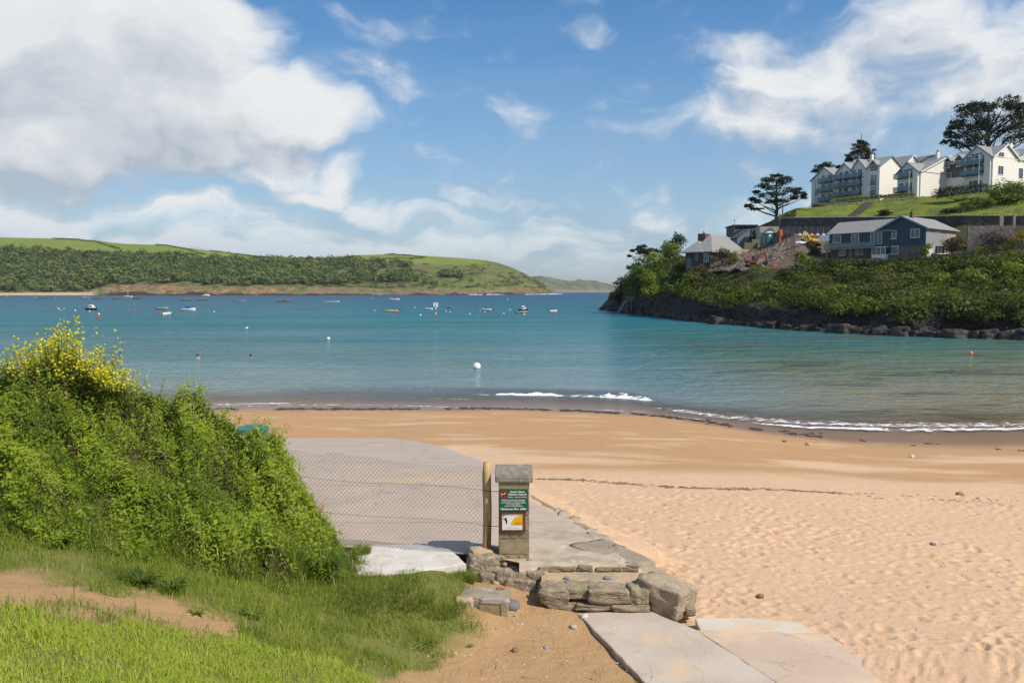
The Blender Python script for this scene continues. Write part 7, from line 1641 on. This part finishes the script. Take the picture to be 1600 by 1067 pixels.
# wild mustard
MLEAF = leaf_mat('mustard_leaves', [(0, (0.09, 0.12, 0.02)), (.6, (0.17, 0.21, 0.03)), (1, (0.26, 0.28, 0.05))], .35, .5, .3)
PETAL = leaf_mat('mustard_petals', [(0, (0.58, 0.50, 0.02)), (.5, (0.75, 0.69, 0.03)), (1, (0.82, 0.80, 0.12))], .3, .6, .2)
STALK = mat('mustard_stalk', (0.20, 0.24, 0.07), (0.15, 0.18, 0.05), 8, .7, .1)
def mustard(heads, root_px, root_t, label, nlow):
    """heads: picture positions of the flower sprays"""
    r0 = canopy(np.array([float(root_px)]), np.array([float(root_t)]))[0]; t = empty('mustard_plant', tuple(r0)); tag(t, label, 'wildflower', 'yellow wild mustard on the crest of the bank')
    st_ = MB(); FC = []; LC = []
    for (hx, hy, n) in heads:
        Yh = 10.55 + random.uniform(-.35, .35); e_ = at(hx, hy, Yh) - Vector(r0); b0 = Vector(canopy(np.array([root_px * .45 + hx * .55]), np.array([1.95]))[0]) - Vector(r0) - Vector((0, 0, .25))
        mid = b0.lerp(e_, .55) + Vector((random.uniform(-.04, .04), 0, .05)); st_.tube([b0, mid, e_], [.005, .0035, .0018], 4, cap=False)
        for k in range(n):
            a = random.uniform(.45, 1.0); src = mid.lerp(e_, (a - .45) / .55); o_ = src + Vector((random.gauss(0, .055), random.gauss(0, .055), random.uniform(.01, .10))); st_.tube([src, o_], [.0018, .0012], 3, cap=False); FC.append(o_)
        for k in range(8): q = random.uniform(0, .9); LC.append(b0.lerp(mid, min(1, q * 1.6)) + Vector((random.gauss(0, .05), random.gauss(0, .05), 0)))
    st_.build('stalk', STALK, t)
    F_ = []; V_ = []; rn = []
    for c in FC:
        s = random.uniform(.010, .020); tone = random.random()
        for k in range(9):
            d = Vector((random.gauss(0, 1), random.gauss(0, 1), random.gauss(.3, .8))).normalized() * s; u = d.orthogonal().normalized() * s * .62; v = d.cross(u).normalized() * s * .62; q = c + d * .8; o_ = len(V_)
            V_ += [tuple(q - u), tuple(q - v), tuple(q + u), tuple(q + v)]; F_.append((o_, o_ + 1, o_ + 2, o_ + 3)); rn += [min(1, max(0, tone + random.gauss(0, .15)))] * 4
    link('flowers', np_mesh('flowers', V_, F_, False, {'rnd': rn}), PETAL, t)
    LCn = np.array([tuple(c) for c in LC]); V2_, F2_ = leaf_faces(LCn, np.repeat(NRM[None], len(LCn), 0), rng.uniform(.018, .045, len(LCn)), .3); link('leaves', np_mesh('leaves', V2_, F2_, False, {'rnd': np.repeat(rng.uniform(.1, 1, len(LCn)), 4)}), MLEAF, t)
def heads_in(poly, k, n0, n1):
    out = []
    for _ in range(k):
        f = random.random(); i = min(int(f * (len(poly) - 1)), len(poly) - 2); g_ = f * (len(poly) - 1) - i; x = poly[i][0] + (poly[i + 1][0] - poly[i][0]) * g_; yt = poly[i][1] + (poly[i + 1][1] - poly[i][1]) * g_; yb_ = poly[i][2] + (poly[i + 1][2] - poly[i][2]) * g_
        out.append((x + random.uniform(-4, 4), yt + (yb_ - yt) * random.random() ** 1.15, random.randint(n0, n1)))
    return out
mustard([(104, 500, 12), (112, 503, 11), (128, 503, 10), (100, 508, 9), (88, 508, 6), (118, 518, 11), (95, 520, 8)] + heads_in([(60, 535, 572), (90, 515, 576), (130, 512, 576)], 56, 7, 13), 95, 1.9, 'tallest yellow mustard plant rising above the brambles', 6)
mustard([(20, 538, 10), (28, 535, 9), (55, 524, 9), (5, 556, 5), (44, 540, 9), (10, 550, 5), (70, 515, 5)] + heads_in([(0, 558, 580), (30, 540, 580), (60, 530, 580)], 24, 5, 10), 40, 1.9, 'yellow mustard plant at the left edge above the brambles', 5)
mustard([(155, 520, 7), (170, 523, 7), (182, 531, 9), (190, 540, 8), (178, 543, 7), (152, 532, 5), (166, 548, 6), (198, 575, 7), (210, 582, 7), (213, 590, 6), (215, 597, 6), (228, 601, 4), (225, 612, 4), (200, 598, 8), (185, 605, 8), (172, 604, 8)] + heads_in([(120, 540, 590), (160, 552, 605), (200, 578, 612)], 58, 6, 12), 150, 1.92, 'yellow mustard plant spreading to the right of the clump', 6)
mustard(heads_in([(40, 560, 590), (90, 556, 600), (150, 568, 612), (185, 590, 614)], 64, 8, 13), 110, 1.95, 'low dense yellow mustard plant at the foot of the clump', 6)

# single plants
def rosette(name, px, py, nleaf, L, w, mm, label, cat='plant', rise=.6):
    z = 3.0
    for _ in range(8): q = atz(px, py, z); z = float(bank_z(q.x, q.y))
    t = empty(name, (q.x, q.y, z)); tag(t, label, cat); V_ = []; F_ = []; rn = []
    for i in range(nleaf):
        a = random.uniform(0, 6.28); l = L * random.uniform(.5, 1.1); up = random.uniform(.15, rise * 1.4); d = Vector((math.cos(a), math.sin(a), 0)); s = Vector((-d.y, d.x, 0)); o_ = len(V_); ww = w * random.uniform(.6, 1.1); tone = random.random()
        for k, (f, wf, zf) in enumerate([(0, .15, 0), (.35, .9, .55), (.7, .8, .85), (1, .05, .75)]):
            c = d * l * f + Vector((0, 0, l * up * zf)); V_ += [tuple(c - s * ww * wf), tuple(c + s * ww * wf)]; rn += [tone, tone]
            if k: F_.append((o_ + 2 * k - 2, o_ + 2 * k - 1, o_ + 2 * k + 1, o_ + 2 * k))
    link('leaves', np_mesh('leaves', V_, F_, True, {'rnd': rn}), mm, t); MB().tube([(0, 0, -.03), (0, 0, L * .35)], [.006, .003], 5).build('stem', STALK, t); return t
DOCK = leaf_mat('dock_leaves', [(0, (0.08, 0.13, 0.016)), (.6, (0.15, 0.22, 0.024)), (1, (0.24, 0.31, 0.04))], .4, .5, .25, up=.5)
rosette('dock_plant', 398, 966, 70, .16, .015, DOCK, 'broad leaved dock plant by the edge of the bare earth')
rosette('dock_plant', 309, 960, 16, .10, .016, DOCK, 'small leafy plant left of the dock on the bare earth')
rosette('nettle_clump', 222, 915, 130, .24, .012, leaf_mat('nettle_leaves', [(0, (0.06, 0.095, 0.016)), (1, (0.13, 0.185, 0.026))], .4, .5, .2, up=.5), 'low dark nettle clump below the brambles')
rosette('nettle_clump', 270, 925, 100, .20, .011, MATS['nettle_leaves'], 'second low nettle clump towards the dock plant')
rosette('leafy_clump', 505, 905, 420, .36, .012, DOCK, 'dark green leafy clump at the lower end of the brambles', rise=1.0)
rosette('leafy_clump', 90, 855, 60, .22, .026, leaf_mat('pale_leaves', [(0, (0.11, 0.17, 0.015)), (1, (0.24, 0.30, 0.03))], .35, .5, .3), 'pale green leafy plant at the left foot of the brambles')
rosette('leafy_clump', 670, 1005, 40, .10, .012, MATS['pale_leaves'], 'low yellow green weed on the earth beside the path', rise=.35)
rosette('leafy_clump', 735, 1010, 16, .06, .010, MATS['pale_leaves'], 'tiny weed at the edge of the bare earth path', rise=.35)
def tuft(px, py, n, r, h0, h1, label, z=None):
    q = None; zz_ = 2.2
    if z is None:
        for _ in range(8): q = atz(px, py, zz_); zz_ = float(bank_z(q.x, q.y))
    else: q = atz(px, py, z); zz_ = z
    t = empty('grass_tuft', (q.x, q.y, zz_)); tag(t, label, 'grass tuft'); a = rng.uniform(0, 6.28, n); rr_ = r * np.sqrt(rng.uniform(0, 1, n)); P = np.stack([rr_ * np.cos(a), rr_ * np.sin(a), np.full(n, -.02)], 1)
    V_, F_ = blades(P, rng.uniform(h0, h1, n) * (1.1 - .5 * rr_ / r), rng.uniform(.0015, .003, n), rng.uniform(.3, 1.1, n), a + rng.normal(0, .5, n)); link('blades', np_mesh('blades', V_, F_, True, {'rnd': np.repeat(np.clip(rng.normal(.45, .2, n), 0, .95), 5)}), ROUGH, t)
    V_, F_ = blades(P[:n // 6], rng.uniform(h0 * .5, h1 * .6, n // 6), rng.uniform(.002, .003, n // 6), rng.uniform(.8, 1.6, n // 6)); link('dead_blades', np_mesh('dead_blades', V_, F_, True, {'rnd': np.full(len(V_), 1.0)}), ROUGH, t)['kind'] = 'stuff'
tuft(720, 912, 1900, .17, .16, .30, 'thick round grass tuft against the rubble footing', 2.05); tuft(566, 862, 500, .12, .10, .22, 'yellowish grass tuft at the left corner of the white concrete', 2.28)
tuft(640, 935, 1500, .34, .08, .20, 'spreading grass tuft below the white concrete strip'); tuft(690, 950, 1200, .30, .07, .17, 'grass tuft left of the half buried concrete block'); tuft(600, 925, 1300, .32, .09, .24, 'grass tuft at the lower tip of the brambles')
tuft(560, 940, 1500, .36, .10, .26, 'long dark grass tuft just right of the leafy clump'); tuft(650, 1000, 900, .30, .05, .12, 'low grass tuft at the edge of the earth path'); tuft(640, 900, 420, .20, .05, .14, 'sparse grass tuft under the edge of the white concrete'); tuft(1010, 1060, 160, .10, .03, .08, 'small grass tuft along the left kerb of the concrete path', 1.86); tuft(960, 1012, 90, .06, .02, .06, 'tiny grass tuft where the earth meets the path slab', 1.87)
# red valerian
v_ = empty('red_flower', tuple(at(504, 790, 11.0))); tag(v_, 'few small red flowers at the right edge of the thicket', 'wildflower'); MB().tube([(-.06, 0, -.2), (0, 0, 0)], .003, 4).build('stalk', STALK, v_)
for dx_, dz_ in ((0, 0), (-.04, -.06), (-.035, -.035)): MB().lathe([(.006, 0), (.013, .012), (.004, .024)], (dx_, 0, dz_), 7).build('flower', BC['red'], v_)
# teal bin behind the thicket
tb = empty('wheeled_bin', at(391, 770, 13.6)); tag(tb, 'teal plastic bin half hidden behind the brambles', 'bin'); tpm = mat('teal_bin', (0.012, 0.20, 0.19), (0.01, 0.16, 0.155), 4, .45, .1)
bt = at(391, 676, 13.6).z - tb.location.z
MB().add([(-.20, -.24, -.3), (.20, -.24, -.3), (.20, .24, -.3), (-.20, .24, -.3), (-.245, -.29, bt), (.245, -.29, bt), (.245, .29, bt), (-.245, .29, bt)], [(0, 3, 2, 1), (4, 5, 6, 7), (0, 1, 5, 4), (1, 2, 6, 5), (2, 3, 7, 6), (3, 0, 4, 7)]).build('body', tpm, tb, bevel=.03)
MB().prism([(-.27, -.31, bt + .005), (.27, -.31, bt + .005), (.25, -.31, bt + .06), (.1, -.31, bt + .10), (-.1, -.31, bt + .10), (-.25, -.31, bt + .06)], (0, .64, 0)).build('lid', tpm, tb, bevel=.015); MB().tube([(-.22, .36, bt - .02), (.22, .36, bt - .02)], .02, 8).build('handle', tpm, tb)
for x in (-.2, .2): MB().prism([(x + .0, .26 + .1 * math.cos(a * math.pi / 5), -.28 + .1 * math.sin(a * math.pi / 5)) for a in range(10)], (.05, 0, 0)).build('wheel', blackm, tb)

# ---------------------------------------------------------------- litter of the beach: weed line, pebbles, sticks
weedm = mat('seaweed', (0.085, 0.048, 0.034), (0.045, 0.026, 0.02), 6, .55, .5); sw_ = MB()
WL = [(340, 637.5), (560, 638.5), (700, 637), (790, 637), (900, 641), (1000, 647.5), (1080, 654), (1150, 664.5), (1230, 675), (1310, 687), (1400, 694), (1500, 702), (1600, 708)]
for i in range(900):
    px = random.uniform(330, 1620) if random.random() < .25 else random.uniform(330, 1330); py = np.interp(px, [a for a, b_ in WL], [b_ for a, b_ in WL]) + random.gauss(0, 1.2 + (px > 1100) * 1.6)
    if vnoise(np.array(px * .045), np.array(3.0), 151) < -.25 or (px > 1180 and random.random() < .6): continue
    q = atz(px, py, .12); zz_ = float(sand_z(np.array(q.x), np.array(q.y))); q.z = max(zz_, .02); L_ = random.uniform(.05, .22); o_ = len(sw_.v); k = 5
    for j in range(k): f = j / (k - 1) - .5; sw_.v += [(q.x + L_ * f * 1.6, q.y + random.uniform(-.12, .0), q.z + .004), (q.x + L_ * f * 1.6 + .03, q.y + random.uniform(.0, .16), q.z + random.uniform(.006, .03))]
    for j in range(k - 1): sw_.f.append((o_ + 2 * j, o_ + 2 * j + 2, o_ + 2 * j + 3, o_ + 2 * j + 1))
tag(sw_.build('seaweed', weedm), 'broken line of dark seaweed left along the water edge', 'seaweed', kind='stuff')
sw_ = MB()
for i in range(300):
    px = random.uniform(838, 1330) if i < 260 else random.uniform(1330, 1600); py = np.interp(px, [838, 900, 960, 1030, 1110, 1200, 1330, 1600], [757, 758, 762, 768, 771, 771, 770, 768]) + random.gauss(0, 1.0 if i < 260 else 4); q = atz(px, py, 1.25); q.z = float(sand_z(np.array(q.x), np.array(q.y)) + dents(np.array(q.x), np.array(q.y))) + .008; L_ = random.uniform(.02, .11); a = random.uniform(-.5, .5); d = Vector((math.cos(a), math.sin(a), 0)) * L_
    sw_.tube([q - d, q + Vector((0, 0, .012)), q + d], [.004, .009, .003], 4)
tag(sw_.build('strand_line', mat('dry_weed', (0.28, 0.20, 0.125), (0.17, 0.12, 0.08), 6, .9, 0)), 'thin strand line of dry weed and twigs across the beach', 'seaweed', kind='stuff')
PEB = [rock_mesh((1, .8, .55), 600 + i, sub=1, rough=.1, box=.3) for i in range(5)]; pc = [mat('pebble_grey', (0.34, 0.32, 0.30)), mat('pebble_buff', (0.52, 0.42, 0.30)), mat('pebble_pale', (0.62, 0.58, 0.52)), mat('pebble_slate', (0.19, 0.185, 0.19)), mat('pebble_rust', (0.30, 0.17, 0.10))]
for me_, m_ in zip(PEB, pc): me_.materials.append(m_)
def pebble(px, py, s, k, label, zf=None):
    q = atz(px, py, 1.9)
    for _ in range(6):
        z = float(bank_z(q.x, q.y)) if zf is None else float(sand_z(np.array(q.x), np.array(q.y)) + dents(np.array(q.x), np.array(q.y))); q = atz(px, py, z)
    o_ = link('pebble', PEB[k % 5]); o_.location = (q.x, q.y, q.z + s * .2); o_.scale = (s, s, s); o_.rotation_euler = (random.uniform(-.3, .3), random.uniform(-.3, .3), random.uniform(0, 6)); tag(o_, label, 'pebble', 'pebbles on the earth path' if zf is None else 'stones on the sand')
pebble(799, 948, .10, 3, 'flat dark stone on the earth right of the concrete block'); pebble(806, 1017, .042, 4, 'rusty brown stone in the middle of the earth path'); pebble(853, 1012, .03, 0, 'grey stone right of the rusty brown one'); pebble(913, 965, .05, 2, 'pale chip at the corner of the path slab'); pebble(896, 980, .045, 1, 'buff chip left of the path slab corner')
pebble(1458, 851, .05, 3, 'single dark stone lying on the open dry sand', 1); pebble(1500, 774, .09, 4, 'dark lump on the strand line at the right', 1); pebble(1188, 932, .05, 4, 'dark stone in the sand right of the big rock', 1); pebble(1263, 695, .10, 1, 'pale stone on the damp sand below the weed line', 1); pebble(1425, 714, .08, 2, 'pale flat patch of shingle by the wet sand', 1); pebble(1226, 690, .08, 4, 'brown lump on the damp sand', 1)
def gravel(name, boxes, cnt, s0, s1, zfun, label):
    mb = MB()
    for i in range(cnt):
        a = boxes[i % len(boxes)]; q = atz(random.uniform(a[0], a[2]), random.uniform(a[1], a[3]), 1.9); q = atz(*[float(v_) for v_ in proj(q.x, q.y, q.z)], float(zfun(q.x, q.y))); s = random.uniform(s0, s1) * random.uniform(.5, 1)
        mb.add([q + Vector((random.uniform(.7, 1.1) * s * x, random.uniform(.6, 1.0) * s * y, random.uniform(.5, .8) * s * z)) for x, y, z in ((1, 0, 0), (0, 1, 0), (-1, 0, 0), (0, -1, 0), (.2, .1, 1))], [(0, 1, 4), (1, 2, 4), (2, 3, 4), (3, 0, 4)])
    tag(mb.build(name, mat(name + '_stone', (0.50, 0.43, 0.35), (0.30, 0.24, 0.19), 4, .9, 0, c3=(0.66, 0.61, 0.54), s3=7, world=True)), label, 'gravel', kind='stuff')
gravel('gravel', [(690, 955, 970, 1066), (620, 1020, 1000, 1066), (800, 950, 900, 1000), (560, 888, 730, 905), (600, 892, 730, 902)], 420, .006, .026, lambda x, y: bank_z(x, y), 'small pebbles and grit scattered over the bare earth path')
gravel('beach_pebbles', [(1060, 780, 1590, 1060), (1120, 900, 1500, 1010), (1250, 960, 1480, 1060)], 190, .006, .024, lambda x, y: sand_z(np.array(x), np.array(y)) + dents(np.array(x), np.array(y)), 'tiny stones and weed scraps half sunk in the trodden sand')
strw = []                                             # straw and dead stems lying on the bare strip
for i in range(1500):
    x_, y_ = random.uniform(-5, -1.0), random.uniform(5.5, 9.0); strw.append((x_, y_))
sx_, sy_ = np.array(strw).T; sz_ = bank_z(sx_, sy_); T_, _ = turf(sx_, sy_, sz_); k_ = T_ < .6
Pn = np.stack([sx_, sy_, sz_ + .004], 1)[k_]; V_, F_ = blades(Pn, rng.uniform(.01, .03, len(Pn)), rng.uniform(.001, .0022, len(Pn)), rng.uniform(2.2, 5, len(Pn)))
tag(link('straw', np_mesh('straw', V_, F_, True, {'rnd': np.full(len(V_), 1.0)}), ROUGH), 'dry straw lying on the bare earth strip', 'straw', kind='stuff')
tw = MB()
for px, py, L_, a in [(775, 1040, .2, 1.4), (815, 1050, .16, -.5), (700, 1040, .25, .3), (660, 1050, .22, .2), (640, 1035, .2, .5), (880, 1030, .1, 2), (930, 1040, .08, 1)]:
    q = atz(px, py, 1.93); q.z = float(bank_z(q.x, q.y)) + .008; tw.tube([q, q + Vector((math.cos(a) * L_ * .5, math.sin(a) * L_ * .5, .015)), q + Vector((math.cos(a + .3) * L_, math.sin(a + .3) * L_, .004))], [.004, .003, .002], 4)
tag(tw.build('twigs', dry), 'few dry twigs strewn over the earth path', 'twigs', kind='stuff')

# ---------------------------------------------------------------- the air over the estuary
hz_ = MB().box(-75000, 75000, -80, 42000, -10.5, 160).build('haze', None)
m = bpy.data.materials.new('haze_air'); m.use_nodes = True; m.node_tree.nodes.clear(); hn = NT(m.node_tree)
pv = hn.node('ShaderNodeVolumePrincipled'); pv.inputs['Color'].default_value = (.86, .92, 1, 1); pv.inputs['Density'].default_value = 6e-5; pv.inputs['Anisotropy'].default_value = .3
ho = hn.node('ShaderNodeOutputMaterial'); m.node_tree.links.new(pv.outputs[0], ho.inputs['Volume']); hz_.data.materials.append(m)
tag(hz_, 'thin sea haze over the estuary', kind='stuff')
